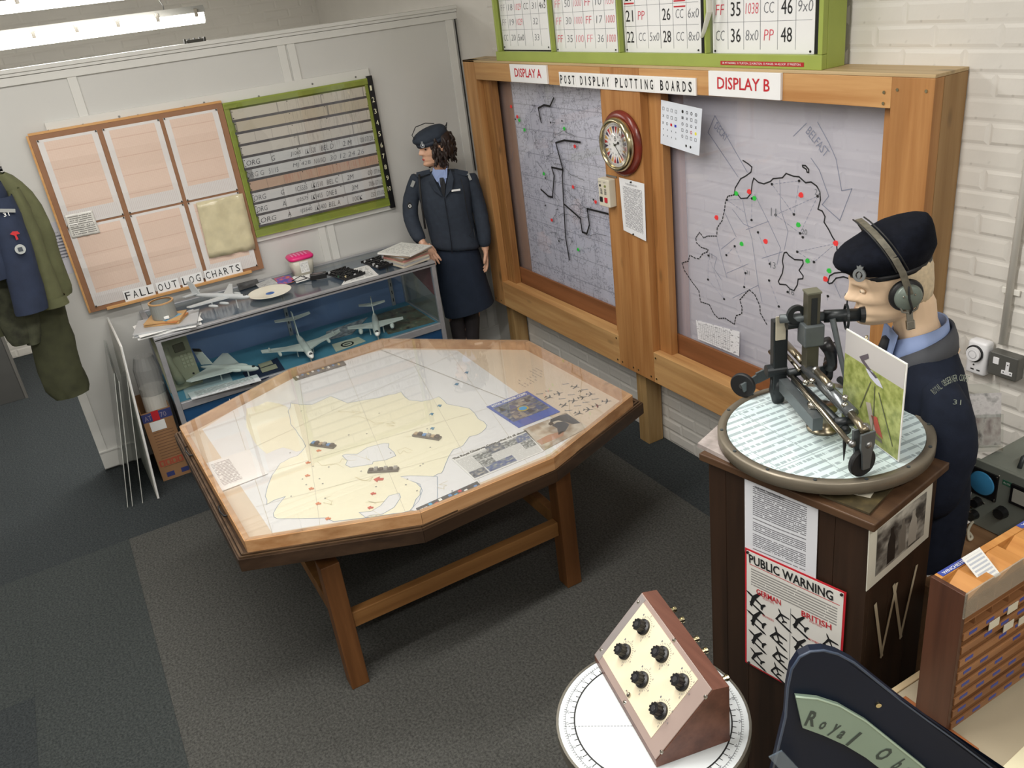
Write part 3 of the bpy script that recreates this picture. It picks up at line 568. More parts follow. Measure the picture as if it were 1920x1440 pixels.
for ci, (nm, ua, ub, k) in enumerate(cards):
    xa, xb = at(ua, 95, y=-.105).x, at(ub, 100, y=-.105).x; zb = at(ua, (93, 98, 99, 102)[ci], y=-.105).z; yc = -.105; rows = 10; rh = (.076, .080, .085, .091)[ci]
    t = thing('tote_card', 'white gridded tote card ' + lab[ci] + ' on green board', 'card', ((xa + xb) / 2, yc, zb), 'white cards on the green tote board')
    obj('card_sheet', MB().box((xa, yc - .0025, zb), (xb, yc, zt - .03)), CARDW, t)
    obj('shadow_gap', MB().box((xa - .004, yc, zb - .012), (xb + .014, yc + .002, zt - .03)), plain('gap_shadow_black', (20, 20, 18), .8), t)  # black sheet behind the card paints the shadow around its edges
    w_ = xb - xa; mb = MB()
    for r in range(rows): mb.box((xa + .006, yc - .0032, zb + .028 + r * rh), (xb - .012, yc - .0025, zb + .0292 + r * rh)) if r else None
    for c_ in range(1, 6): mb.box((xa + w_ * c_ / 6 - (.001 if c_ == 3 else .0006), yc - .0033, zb + .02), (xa + w_ * c_ / 6 + (.001 if c_ == 3 else .0006), yc - .0025, zt - .04))
    obj('ruled_lines', mb, K_GREY, t)
    for r in range(3):
        for c_ in range(6):
            e = cell[ci][2 - r][c_]
            if not e: continue
            big = e[1] == 9; cw = w_ / 6; s_ = e[0]; ww = cw * (.62 if big else min(.78, .24 * len(s_) + .1)); hh = rh * (.56 if big else .42)
            text('lettering', s_, frame((xa + c_ * cw + (cw - ww) / 2, yc - .0027, zb + .03 + r * rh + (rh - hh) / 2 - (.004 if r == 0 else 0)), (1, 0, 0), (0, 0, 1)), ww, hh, MT[e[1]], t, shear=0 if big else .12, bold=.0 if big else -.012)
    if ci == 2:
        for c_, r, z_ in ((0, 2, .014), (4, 2, .012), (4, 1, .075)): obj('red_mark', MB().box((xa + w_ * c_ / 6 + .008, yc - .0036, zb + .028 + r * rh + z_ - .006), (xa + w_ * (c_ + 1) / 6 - .006, yc - .0025, zb + .028 + r * rh + z_)), K_RED, t)
    if ci == 3: obj('red_mark', MB().box((xa + w_ / 6 + .004, yc - .0036, zb + .03 + 2 * rh), (xa + w_ * 2 / 6 - .006, yc - .0025, zb + .044 + 2 * rh)), K_RED, t)
    for px, pz in ((xa + .014, zb + .014), (xb - .016, zb + .014), (xb - .014, zb + .028 + 2.8 * rh)): obj('pin', MB().cyl((px, yc - .002, pz), (px, yc - .006, pz), .004, n=8), K_INK, t)
t = thing('label_strip', 'red embossed label strip of white place names on green board', 'label', (2.35, -.15, H + .02))
a = at(1351, 117, y=-.151); b = at(1507, 123, y=-.151)
obj('strip', MB().box((a.x, -.1515, a.z - .009), (b.x, -.15, a.z + .006)), plain('label_red', (178, 34, 40), .4), t); text('lettering', '30 MT NORRIS. 31 TURTON. 32 KIRKTON. 33 MAGEE. 34 ALLSOP. 37 PRESTON.', frame((a.x + .012, -.1516, a.z - .005), (1, 0, 0), (0, 0, 1)), b.x - a.x - .024, .0075, PAPER, t)
t = thing('torn_paper', 'curled strip of white paper hanging between two tote cards', 'paper', at(1325, 30, y=-.16)); 
a = at(1329, -20, y=-.156); b = at(1330, 22, y=-.156); c = at(1319, 62, y=-.16); e = at(1316, 70, y=-.16)
mb = MB(); mb.tube([a, b, c, e], [.016, .016, .011, .009], 8, flat=.35); obj('curl', mb, plain('paper_strip', (226, 226, 214), .6), t)
# ============================================================ fallout chart board
XB = XP + .035
def ax(u, v, x=XB + .012): return at(u, v, x=x)
fa, fb, fc, fd = ax(171.9, 589), ax(498.7, 500.5), ax(412, 192.7), ax(53.4, 256.5)
y0 = (fa.y + fd.y) / 2; y1 = (fb.y + fc.y) / 2; z0 = (fa.z + fb.z) / 2; z1 = (fc.z + fd.z) / 2
t = thing('chart_board', 'brown hardboard holding six pink fallout log charts', 'board', (XB, (y0 + y1) / 2, z0)); CB = t
HB = plain('hardboard', (150, 108, 78), .6, var=.06, sc=20); LP = wood('light_pine_edge', (216, 168, 112), (196, 142, 84), 'y', knots=False)
obj('backing', MB().box((XP + .022, y0, z0), (XB + .006, y1, z1), .001), HB, t)
obj('top_edge', MB().box((XP + .022, y0, z1), (XB + .008, y1, z1 + .012), .001), LP, t)
obj('side_edge', MB().box((XP + .022, y0 - .012, z0), (XB + .006, y0 - .0005, z1), .001), LP, t)
for k in (.1, .27, .55, .8): obj('screw', MB().cyl((XP + .03, y0 + (y1 - y0) * k, z1 + .012), (XP + .03, y0 + (y1 - y0) * k, z1 + .0135), .004, n=8), plain('dark_bracket', (55, 52, 45)), t)
NX = Vector((1, 0, 0)); XF = XB + .0065
m, nt, bs = newmat('fallout_chart'); uv, u, v = uvn(nt)
ink = mth(nt, 'MULTIPLY', band(nt, u, .10, .90), band(nt, v, .17, .97)); gl = mth(nt, 'MAXIMUM', mth(nt, 'LESS_THAN', mth(nt, 'FRACT', mth(nt, 'MULTIPLY', v, 60)), .2), mth(nt, 'LESS_THAN', mth(nt, 'FRACT', mth(nt, 'MULTIPLY', u, 26)), .12))
bd = mth(nt, 'LESS_THAN', mth(nt, 'FRACT', mth(nt, 'MULTIPLY', v, 4.6)), .04)
col = mixc(nt, ink, lin((222, 218, 216)), lin((226, 202, 186))); col = mixc(nt, mth(nt, 'MULTIPLY', mth(nt, 'MULTIPLY', gl, ink), .18), col, lin((200, 150, 130))); col = mixc(nt, mth(nt, 'MULTIPLY', mth(nt, 'MULTIPLY', bd, ink), .35), col, lin((190, 140, 120)))
lw = mth(nt, 'MULTIPLY', mth(nt, 'MULTIPLY', band(nt, v, .03, .17), band(nt, u, .06, .95)), mth(nt, 'LESS_THAN', mth(nt, 'FRACT', mth(nt, 'MULTIPLY', u, 30)), .2)); col = mixc(nt, mth(nt, 'MULTIPLY', lw, .3), col, lin((170, 130, 130)))
nt.links.new(col, bs.inputs['Base Color']); bs.inputs['Roughness'].default_value = .3; bs.inputs['Coat Weight'].default_value = .5; bs.inputs['Coat Roughness'].default_value = .1
bump(nt, bs, noise(nt, 4, 3, uv), .35, .01); FCM = m
top = [((68, 268), (181, 250)), ((192, 249), (301, 229)), ((308, 230), (409, 211))]
mid = [((124, 416), (234, 404)), ((239, 405), (347, 383)), ((352, 380), (448, 357))]
bot = [((176, 578), (276, 532)), ((283, 534), (385, 505)), ((390, 506), (492, 495))]
ya = [y0 + .03, y0 + .03 + (y1 - y0 - .05) / 3 + .006, y0 + .03 + 2 * (y1 - y0 - .05) / 3 + .006]; cw = (y1 - y0 - .05) / 3 - .022
zm = z0 + (z1 - z0) * .497
rowlab = ['upper', 'lower']; collab = ['leftmost', 'middle', 'rightmost']
for r in range(2):
    for c_ in range(3):
        a, b = ya[c_], ya[c_] + cw; zz0, zz1 = (zm + .006, z1 - .028) if r == 0 else (z0 + .028, zm - .006)
        t = thing('log_chart', '%s pink fallout log chart of the %s row on brown board' % (collab[c_], rowlab[r]), 'chart', (XF, (a + b) / 2, zz0), 'pink fallout log charts')
        mb = MB(); n = 8; rr = random.Random(r * 3 + c_); g = []
        for i in range(n + 1):
            k = i / n; d = .002 + .004 * math.sin(k * math.pi * (2 + r)) ** 2 + rr.uniform(0, .0015); zz = zz0 + (zz1 - zz0) * k
            g.append([mb.v((XF + d, a + (b - a) * j / 4, zz)) for j in range(5)])
        for i in range(n):
            for j in range(4): mb.f([g[i][j], g[i][j + 1], g[i + 1][j + 1], g[i + 1][j]], [(j / 4, i / n), ((j + 1) / 4, i / n), ((j + 1) / 4, (i + 1) / n), (j / 4, (i + 1) / n)])
        obj('chart_sheet', mb, FCM, t)
        for q in ((a + .006, zz1 - .004), (b - .006, zz1 - .004), (a + .006, zz0 + .004), (b - .006, zz0 + .004)): obj('pin', MB().cyl((XF + .001, *q), (XF + .010, *q), .0045, n=8), plain('dark_bracket', (55, 52, 45)), t)
# yellowed creased plan and crinkled leaflet pinned over charts
def crinkled(name, label, cat, q, mat, amp, n=14, off=.009):
    q = [at(*p, x=XF + off) for p in q]; t = thing(name, label, cat, q[0]); mb = MB(); rr = random.Random(3); g = []
    for i in range(n + 1):
        row = []
        for j in range(n + 1):
            p = q[0].lerp(q[1], j / n).lerp(q[3].lerp(q[2], j / n), i / n); d = rr.uniform(0, amp) + (.006 if abs(i - n // 2) < 1 or abs(j - n // 2) < 1 else 0)
            row.append(mb.v(p + NX * d))
        g.append(row)
    for i in range(n):
        for j in range(n): mb.f([g[i][j], g[i][j + 1], g[i + 1][j + 1], g[i + 1][j]], [(j / n, i / n), ((j + 1) / n, i / n), ((j + 1) / n, (i + 1) / n), (j / n, (i + 1) / n)])
    obj('sheet', mb, mat, t, True, solid=.001); return t
crinkled('creased_plan', 'creased yellowed plastic covered sheet pinned over the pink charts', 'sheet', [(392, 484), (479, 466), (454, 362), (367, 380)], plain('yellowed_sheet', (210, 200, 166), .12, var=.1, sc=14, bm=1.0, bsc=16), .016, 9)
crinkled('crinkled_leaflet', 'small crinkled white leaflet in clear wrap stuck on the pink charts', 'leaflet', [(135, 447), (188, 436), (172, 394), (120, 404)], printed('leaflet_print', (222, 220, 214), (100, 98, 96), 12, .6, ws=16, rough=.1), .005, 12)
# ledge and letter cards
la, lb = at(200, 578, x=XF + .02), at(472, 508, x=XF + .02)
obj('ledge', MB().box((XF - .0005, la.y, la.z - .012), (XF + .022, lb.y, la.z + .004), .002), LP, CB)
words = [('FALL', (233, 541), (292, 529)), ('OUT', (295, 529), (336, 518)), ('LOG', (341, 517), (384, 507)), ('CHARTS', (383, 507), (457, 488))]
t = thing('letter_sign', 'white letter cards spelling FALL OUT LOG CHARTS on a wooden ledge', 'sign', (XF + .012, la.y, la.z + .004)); zl = la.z + .0045
ys = [at(233, 560, x=XF + .012).y, at(294, 543, x=XF + .012).y, at(340, 530, x=XF + .012).y, at(384, 520, x=XF + .012).y, at(457, 500, x=XF + .012).y]
for i, (w_, _, _) in enumerate(words):
    n = len(w_); cwid = (ys[i + 1] - ys[i] - .022) / n
    obj('word_card', MB().box((XF + .008, ys[i] + .002, zl), (XF + .0105, ys[i + 1] - .012, zl + .066)), CARDW, t)
    for j, ch in enumerate(w_): text('lettering', ch, frame((XF + .0106, ys[i] + .004 + j * cwid + cwid * .15, zl + .012), (0, 1, 0), (0, 0, 1)), cwid * .68, .044, K_INK, t)
# wall leaflet half hidden by the jackets
q = [at(78, 500, x=XP + .002), at(150, 488, x=XP + .002), at(126, 420, x=XP + .002), at(66, 430, x=XP + .002)]
t = thing('wall_notice', 'printed notice on the white partition half hidden by hanging jackets', 'notice', q[0]); 
c_ = at(110, 460, x=XP + .002); q = [(XP + .0005, c_.y - .14, c_.z - .17), (XP + .0005, c_.y + .13, c_.z - .17), (XP + .0005, c_.y + .13, c_.z + .13), (XP + .0005, c_.y - .14, c_.z + .13)]
obj('sheet', MB().sheet(q, .001), printed('wall_notice_print', (196, 196, 204), (80, 82, 96), 17, .66, (.06, .96, .28, .78), 18), t)
obj('emblem', MB().cyl((XP + .0016, c_.y - .02, c_.z + .09), (XP + .0022, c_.y - .02, c_.z + .09), .014, n=16), plain('emblem_navy', (40, 50, 90), .5), t)
text('lettering', 'NOTICE', frame((XP + .0017, c_.y - .03, c_.z + .068), (0, 1, 0), (0, 0, 1)), .05, .006, K_GREY, t)
# ============================================================ green strip display board
ga, gb, gd = at(414, 205, x=XB + .01), at(697, 145.3, x=XB + .01), at(737.5, 376, x=XB + .01); zg1 = gb.z; zg0 = at(737, 384, x=XB + .01).z; yg0 = y1 + .002; yg1 = (gb.y + gd.y) / 2
t = thing('strip_display_board', 'green framed wall board of ten message strips with black numbered edge', 'board', (XB, (yg0 + yg1) / 2, zg0)); GB = t
GR2 = plain('olive_green_paint', (142, 156, 66), .4, var=.08, sc=12); GREYG = plain('grey_gap', (92, 90, 92), .6)
obj('backing', MB().box((XP + .022, yg0, zg0), (XB - .012, yg1, zg1)), GR2, t)
obj('top_frame', MB().box((XB - .0115, yg0, zg1 - .035), (XB + .008, yg1, zg1), .001), GR2, t); obj('bottom_frame', MB().box((XB - .0115, yg0, zg0), (XB + .008, yg1, zg0 + .045), .001), GR2, t)
obj('side_frame', MB().box((XB - .0115, yg0, zg0 + .0455), (XB + .006, yg0 + .03, zg1 - .0355), .001), GR2, t); obj('side_frame', MB().box((XB - .0115, yg1 - .05, zg0 + .0455), (XB + .004, yg1 - .03, zg1 - .0355), .001), GR2, t)
obj('number_strip', MB().box((XB - .0115, yg1 - .029, zg0 - .02), (XB + .009, yg1 + .006, zg1 + .012), .001), BLACKP, t)
ya_, yb_ = yg0 + .035, yg1 - .042; hs = (zg1 - zg0 - .10) / 10
def strip_mat(i):
    base = ((214, 208, 194), (206, 196, 176), (214, 208, 198), (214, 210, 202), (214, 216, 216), (212, 214, 214), (204, 176, 156), (220, 220, 220), (222, 222, 222), (222, 222, 222))[i]
    m, nt, bs = newmat('message_strip'); uv, u, v = uvn(nt)
    cmb = N(nt, 'ShaderNodeCombineXYZ'); nt.links.new(mth(nt, 'MULTIPLY', u, 120), cmb.inputs[0]); nt.links.new(mth(nt, 'MULTIPLY_ADD', v, .7, i * 5), cmb.inputs[1])
    s_ = mth(nt, 'MULTIPLY', mth(nt, 'GREATER_THAN', noise(nt, 1, 2, cmb.outputs[0]), .58), band(nt, u, .35, .92)) if i < 5 else mth(nt, 'MULTIPLY', mth(nt, 'GREATER_THAN', noise(nt, 1, 2, cmb.outputs[0]), .55), band(nt, u, .25, 1) if i == 6 else band(nt, u, 2, 3))
    col = mixc(nt, mth(nt, 'MULTIPLY', s_, .22), lin(base), lin((120, 110, 100)) if i != 6 else lin((190, 90, 70)))
    vl = mth(nt, 'MULTIPLY', mth(nt, 'LESS_THAN', mth(nt, 'FRACT', mth(nt, 'MULTIPLY', u, (3.1, 1.5, 8.3, 2.4, 5, .5, 8, 4.4, 4.4, 4.4)[i])), .02), .6); col = mixc(nt, vl, col, lin((110, 108, 104)))
    nt.links.new(col, bs.inputs['Base Color']); bs.inputs['Roughness'].default_value = .45; return m
txt = {4: [('ORG', .02, .11), ('G', .2, .03), ('J1065', .34, .09), ('LK1520', .45, .09), ('BEL D', .57, .11), ('2 M', .74, .08), ('00 07/20', .88, .11)], 5: [('ORG G', .0, .14), ('51/15', .16, .08), ('MJ 42B', .34, .15), ('NWAD', .5, .1), ('30 12 24 26', .62, .3)],
       7: [('ORG', .01, .1), ('G', .21, .03), ('1C5535', .32, .1), ('LK1510', .44, .1), ('BEL C', .56, .1), ('2M', .72, .06), ('00', .89, .04), ('071641', .94, .07)], 8: [('ORG', .01, .09), ('A', .2, .03), ('1J2575', .31, .1), ('LK1415', .42, .1), ('DNE B', .54, .09), ('3M', .74, .06), ('7006', .88, .05), ('071102', .935, .07)],
       9: [('ORG', .02, .13), ('A', .22, .03), ('1J5540', .32, .1), ('LK1400', .43, .1), ('BEL A', .54, .1), ('100K', .73, .09), ('250', .88, .04), ('071100', .93, .07)]}
for i in range(10):
    zt_ = zg1 - .045 - i * hs; zb_ = zt_ - hs * .80; yo = .002 * ((i * 7) % 4)
    s_ = obj('message_strip', MB().sheet([(XB - .006, ya_ + yo, zb_), (XB - .006, yb_ + yo, zb_), (XB - .002, yb_ + yo, zt_), (XB - .002, ya_ + yo, zt_)], .002), strip_mat(i), t)
    obj('strip_slot', MB().box((XB - .0118, ya_ - .01, zb_ - hs * .2), (XB - .003, yb_ + .01, zb_ - .0005)), GREYG, t)
    for q in ((.01, .15), (.01, .8), (.99, .2), (.4, .9), (.66, .93)): obj('strip_pin', MB().cyl((XB - .004, ya_ + (yb_ - ya_) * q[0], zb_ + (zt_ - zb_) * q[1]), (XB + .0012, ya_ + (yb_ - ya_) * q[0], zb_ + (zt_ - zb_) * q[1]), .0032, n=6), K_INK, s_)
    for tx, a, w_ in txt.get(i, []): text('handwriting', tx, frame((XB - .0032, ya_ + (yb_ - ya_) * a, zb_ + hs * .15), (0, 1, 0), (0.04, 0, 1)), (yb_ - ya_) * w_ * .9, hs * .42, K_GREY if i == 5 else plain('biro_ink', (62, 62, 70), .6), s_, shear=.2, th=.0016, bold=-.01)
    text('numeral', str(i + 1), frame((XB + .0095, yg1 - .022 + (0 if i < 9 else -.004), zg1 - .045 - i * hs * 1.0 - .03), (0, 1, 0), (0, 0, 1)), .012 if i in (0,) else (.022 if i == 9 else .016), .030, plain('cream_numeral', (235, 232, 200), .5), t)
obj('clear_cover', MB().box((XB + .0095, yg0 + .004, zg0 + .01), (XB + .0125, yg1 - .03, zg1 - .008)), glass('cover_perspex', (.97, .97, .97)), t)
# ============================================================ glass display case
ZC = .944; XC = .278; YC0, YC1 = -2.372, -.676; ZS = .505
t = thing('display_case', 'long aluminium and glass display case with blue lining against white partition', 'display case', ((XC + XP) / 2, (YC0 + YC1) / 2, 0)); DC = t
AL = plain('brushed_aluminium', (172, 172, 176), .38, .45, sc=30); BLU1 = plain('blue_lining', (104, 126, 166), .8, var=.07, sc=4); BLU2 = plain('teal_shelf_lining', (78, 136, 162), .8, var=.07, sc=4); BLU3 = plain('blue_plinth', (16, 66, 108), .6)
def cp(n, a, b, m=AL, bev=.002, **k): return obj(n, MB().box(a, b, bev), m, DC, **k)
XK = XP + .02
for x in (XK, XC - .028):
    for y in (YC0, YC1 - .028): cp('corner_post', (x, y, .0), (x + .028, y + .028, ZC - .03))
for a, b in (((XC - .03, YC0 - .002, ZC - .03), (XC + .002, YC1 + .002, ZC)), ((XK, YC0 - .002, ZC - .03), (XK + .03, YC1 + .002, ZC))): cp('top_rail', a, b)
for y in (YC0 - .002, YC1 - .028): cp('top_rail', (XK + .0305, y, ZC - .03), (XC - .0305, y + .03, ZC))
cp('rail_groove', (XC + .002, YC0, ZC - .018), (XC + .0035, YC1, ZC - .012), plain('dark_gap', (40, 40, 40)), 0)
cp('shelf_rail', (XC - .026, YC0 + .0285, ZS - .012), (XC - .002, YC1 - .0285, ZS + .030)); cp('shelf_rail', (XK + .0285, YC1 - .026, ZS - .012), (XC - .0285, YC1 - .002, ZS + .030))
cp('shelf', (XK + .001, YC0 + .004, ZS - .01), (XC - .0265, YC1 - .004, ZS + .022), BLU2); cp('back_panel', (XK - .01, YC0 + .003, .09), (XK + .0, YC1 - .003, ZC - .03), BLU1, 0)
cp('lower_panel', (XC - .022, YC0 + .0285, .09), (XC - .012, YC1 - .0285, ZS - .0125), BLU3); cp('plinth', (XK, YC0 + .02, .0), (XC - .03, YC1 - .02, .09), plain('dark_plinth', (40, 44, 50), .6), 0); cp('end_panel', (XK + .0285, YC1 - .018, .09), (XC - .0285, YC1 - .01, ZS - .0125), plain('grey_end_panel', (120, 122, 122), .5)); cp('end_panel', (XK + .0285, YC0 + .01, .09), (XC - .0285, YC0 + .018, ZS - .0125), plain('grey_end_panel', (120, 122, 122), .5))
GC = glass('case_glass', (.93, .965, .96), 0, ior=1.5, boost=1.0)
cp('top_glass', (XK + .031, YC0 + .029, ZC - .012), (XC - .031, YC1 - .029, ZC - .006), glass('case_top_glass', (.84, .88, .89), .16, (150, 160, 166), 1.5, .12, 1.2), 0); cp('front_glass', (XC - .018, YC0 + .029, ZS + .0305), (XC - .013, YC1 - .029, ZC - .031), GC, 0)
cp('end_glass', (XK + .029, YC1 - .018, ZS + .0305), (XC - .029, YC1 - .013, ZC - .031), GC, 0); cp('end_glass', (XK + .029, YC0 + .013, ZS + .0305), (XC - .029, YC0 + .018, ZC - .031), GC, 0)
for u, v in ((540, 600), (733, 540)):
    y = at(u, v, x=XK + .01).y; cp('shelf_upright', (XK + .0005, y - .012, ZS + .022), (XK + .014, y + .012, ZC - .031), AL, 0)
    for k in range(7): cp('slot', (XK + .0138, y - .003, ZS + .05 + k * .055), (XK + .0146, y + .003, ZS + .075 + k * .055), plain('dark_gap', (40, 40, 40)), 0)
ZT_ = ZC + .0015; ZSH = ZS + .023
# crest sticker on the end glass and maroon pennant behind
def badge(par_, M, r, parts):
    for nm, pr, mm in parts: obj(nm, MB(M).lathe(pr, 28), mm, par_)
c_ = at(797, 522, y=YC1 - .0128)
t = thing('crest_sticker', 'round white edged crest sticker with crown on end glass of case', 'sticker', (c_.x, YC1 - .0128, c_.z - .06))
Mx = Matrix.Translation((c_.x, YC1 - .0127, c_.z)) @ Matrix(((-1, 0, 0, 0), (0, 0, 1, 0), (0, 1, 0, 0), (0, 0, 0, 1)))
obj('white_edge', MB(Mx).lathe([(.001, 0), (.062, 0), (.062, .001), (.001, .001)], 32).lathe([(.001, 0), (.032, 0), (.032, .001), (.001, .001)], 24, R=Matrix.Translation((0, .066, 0))), PAPER, t)
obj('brown_ring', MB(Mx).lathe([(.040, .001), (.052, .001), (.052, .0016), (.040, .0016)], 32, caps=False), plain('sticker_olive', (70, 70, 50), .5), t); obj('blue_field', MB(Mx).lathe([(.001, .001), (.040, .001), (.040, .0014), (.001, .0014)], 28), plain('sticker_blue', (40, 160, 220), .4), t)
obj('figure', MB(Mx).prism([(-.012, -.03), (.012, -.03), (.006, .0), (.018, .012), (.006, .012), (.004, .026), (-.004, .026), (-.008, .012), (-.02, .024), (-.008, 0)], .0014, .002), K_INK, t); obj('crown', MB(Mx).prism([(-.018, .055), (.018, .055), (.022, .078), (.008, .070), (0, .086), (-.008, .070), (-.022, .078)], .001, .002), plain('sticker_maroon', (150, 40, 60), .5), t)
pts = [at(u, v, y=YC1 - .022) for u, v in ((770, 508), (813, 497), (813, 541), (775, 530))]
t = thing('pennant', 'maroon cloth pennant hanging inside right end of glass case', 'pennant', pts[0]); zt_ = ZC - .032
obj('cloth', MB().poly([(XC - .035, YC1 - .022, zt_), (XC - .035, YC1 - .022, zt_ - .20), (XK + .17, YC1 - .022, zt_ - .10), (XK + .15, YC1 - .022, zt_)], (0, -1, 0), .002), plain('maroon_cloth', (112, 58, 66), .8), t)
# ---- model aeroplanes
MW = plain('model_white', (214, 218, 214), .45, var=.04, sc=20); MG = plain('model_silver', (188, 192, 194), .4, var=.05, sc=20)
def aero(name, label, nose, tail, fus_r, wing, tailp, fin, extras=(), mat=MW, up=(0, 0, 1), gear=None):
    nose = Vector(nose); tail = Vector(tail); x = (nose - tail); L = x.length; M = frame((nose + tail) / 2, x, Vector(up).cross(x)); t = thing(name, label, 'model aircraft', ((nose + tail) / 2)[:2] + (min(nose.z, tail.z) - .05,))
    f = MB(M); n = 9; prof = [(-.5, .25), (-.46, .45), (-.3, .8), (-.05, 1), (.25, 1), (.36, .95), (.44, .7), (.485, .4), (.5, .12)]
    f.loft([((L * a, 0, 0), (0, fus_r * r, 0), (0, 0, fus_r * r)) for a, r in prof], 14); obj('fuselage', f, mat, t, True)
    for s in (1, -1):
        w = MB(M); w.prism([(L * a, s * L * b) for a, b in wing], -.004, .004); obj('wing', w, mat, t)
        if tailp:
            w = MB(M @ Matrix.Translation((0, 0, tailp[1]))); w.prism([(L * a, s * L * b) for a, b in tailp[0]], -.003, .003); obj('tailplane', w, mat, t)
    w = MB(M @ Matrix(((1, 0, 0, 0), (0, 0, -1, 0), (0, 1, 0, 0), (0, 0, 0, 1)))); w.prism([(L * a, L * b) for a, b in fin], -.003, .003); obj('tail_fin', w, mat, t)
    for nm, p, r, l, mm in extras:
        for s in (1, -1):
            w = MB(M); c = Vector((L * p[0], s * L * p[1], p[2])); w.loft([(c + Vector((l * a, 0, 0)), (0, r * b, 0), (0, 0, r * b)) for a, b in ((-.5, .3), (-.3, .9), (.1, 1), (.4, .8), (.5, .5))], 10); obj(nm, w, mm, t, True)
    obj('cockpit', MB(M).ball((L * .42, 0, fus_r * .6), (L * .03, fus_r * .5, fus_r * .4), 10, 6), plain('model_window', (40, 44, 48), .2), t, True)
    if gear:
        for (a, b) in gear: obj('stand_leg', MB().cyl(M @ Vector((L * a, L * b, 0)), Vector((*(M @ Vector((L * a, L * b, 0)))[:2], ZSH)) if nose.z < .8 else Vector((*(M @ Vector((L * a, L * b, 0)))[:2], ZT_)), .004, n=8), mat, t)
    return t, M, L
zf = ZSH + .055
n_, tl = at(485, 691, z=zf), at(377, 688, z=zf + .01)
t, M, L = aero('model_bomber', 'white model delta wing bomber nearest the telephone in glass case', n_, tl, .020, [(.30, .03), (.16, .08), (-.34, .50), (-.43, .49), (-.36, .05)], None, [(-.28, .06), (-.44, .30), (-.56, .30), (-.48, .04)], (('jet_intake', (.14, .09, .002), .012, .09, MW),), gear=((.3, 0), (-.1, .12), (-.1, -.12)))
obj('fin_tip', MB(M @ Matrix(((1, 0, 0, 0), (0, 0, -1, 0), (0, 1, 0, 0), (0, 0, 0, 1)))).prism([(L * -.41, L * .26), (L * -.44, L * .305), (L * -.565, L * .305), (L * -.545, L * .26)], -.0036, .0036), K_INK, t)
n_, tl = at(586, 671, z=zf), at(557, 628, z=zf + .02)
t, M, L = aero('model_bomber', 'white model crescent wing bomber with raised tee tail in glass case', n_, tl, .022, [(.2, .02), (.02, .25), (-.18, .62), (-.27, .62), (-.14, .25), (-.12, .02)], ([(-.42, 0), (-.52, .28), (-.60, .28), (-.55, 0)], .115), [(-.34, .03), (-.48, .38), (-.58, .38), (-.5, .02)], (('wing_tank', (-.05, .38, -.012), .011, .075, MW), ('jet_fairing', (-.17, .5, .01), .007, .05, MW)), gear=((.32, 0), (-.05, .12), (-.05, -.12)))
n_, tl = at(708, 629, z=zf), at(701, 588, z=zf + .02)
t, M, L = aero('model_bomber', 'white model straight winged bomber nearest the crest end of case', n_, tl, .023, [(.16, .02), (.08, .2), (-.02, .5), (-.10, .5), (-.10, .02)], ([(-.36, 0), (-.46, .24), (-.53, .24), (-.5, 0)], .075), [(-.30, .03), (-.44, .33), (-.54, .33), (-.5, .02)], (('wing_tank', (.02, .28, -.02), .015, .09, MW),), gear=((.32, 0), (0, .12), (0, -.12)))
n_, tl = at(468, 557, z=ZT_ + .07), at(362, 553, z=ZT_ + .075)
t, M, L = aero('model_bomber', 'silver model eight engined swept wing bomber on top of the case', n_, tl, .017, [(.2, .02), (-.16, .46), (-.22, .46), (.02, .02)], ([(-.4, 0), (-.5, .16), (-.55, .16), (-.49, 0)], .01), [(-.36, .02), (-.46, .20), (-.55, .20), (-.5, .02)], (('engine_pod', (.14, .13, -.022), .009, .07, MG), ('engine_pod', (.05, .25, -.022), .009, .07, MG)), MG, gear=((.25, 0), (-.2, .0)))
# ---- inside: telephone on its panel
a, b, c_, d = at(322, 722, x=.0), at(373, 703, x=.0), at(357, 628, x=-.02), at(300, 640, x=-.02)
ph = Vector((.06, at(340, 690, x=.06).y, ZSH)); hw = .098
t = thing('wall_telephone', 'beige push button telephone leaning inside left end of glass case', 'telephone', ph); 
M = frame((ph.x, ph.y, ZSH + .002), (-.15, 1, 0), Vector((-.25, -.03, 1))) 
BG = plain('beige_plastic', (160, 160, 136), .4)
obj('body', MB(M).box((-hw, 0, -.02), (hw, .36, 0), .006), BG, t); obj('handset', MB(M).tube([(-.03, .05, .03), (-.04, .10, .045), (-.05, .17, .05), (-.056, .23, .04), (-.055, .26, .028)], [.03, .024, .017, .024, .030], 12), BG, t, True)
obj('display_window', MB(M).box((.002, .215, 0), (.066, .265, .006), .004), plain('phone_window', (96, 94, 78), .3), t)
for r in range(4):
    for k in range(3): obj('key', MB(M).box((.022 + k * .022, .115 + r * .022, 0), (.038 + k * .022, .131 + r * .022, .004), .001), plain('key_beige', (176, 176, 152), .4), t)
obj('hook_switch', MB(M).cyl((.06, .07, 0), (.06, .07, .006), .006, n=10), K_INK, t); obj('label', MB(M).box((-.08, .335, 0), (-.02, .352, .001)), PAPER, t); text('lettering', 'SECURE TELEPHONE', M @ Matrix.Translation((-.05, .30, .0003)), .10, .008, K_GREY, t)
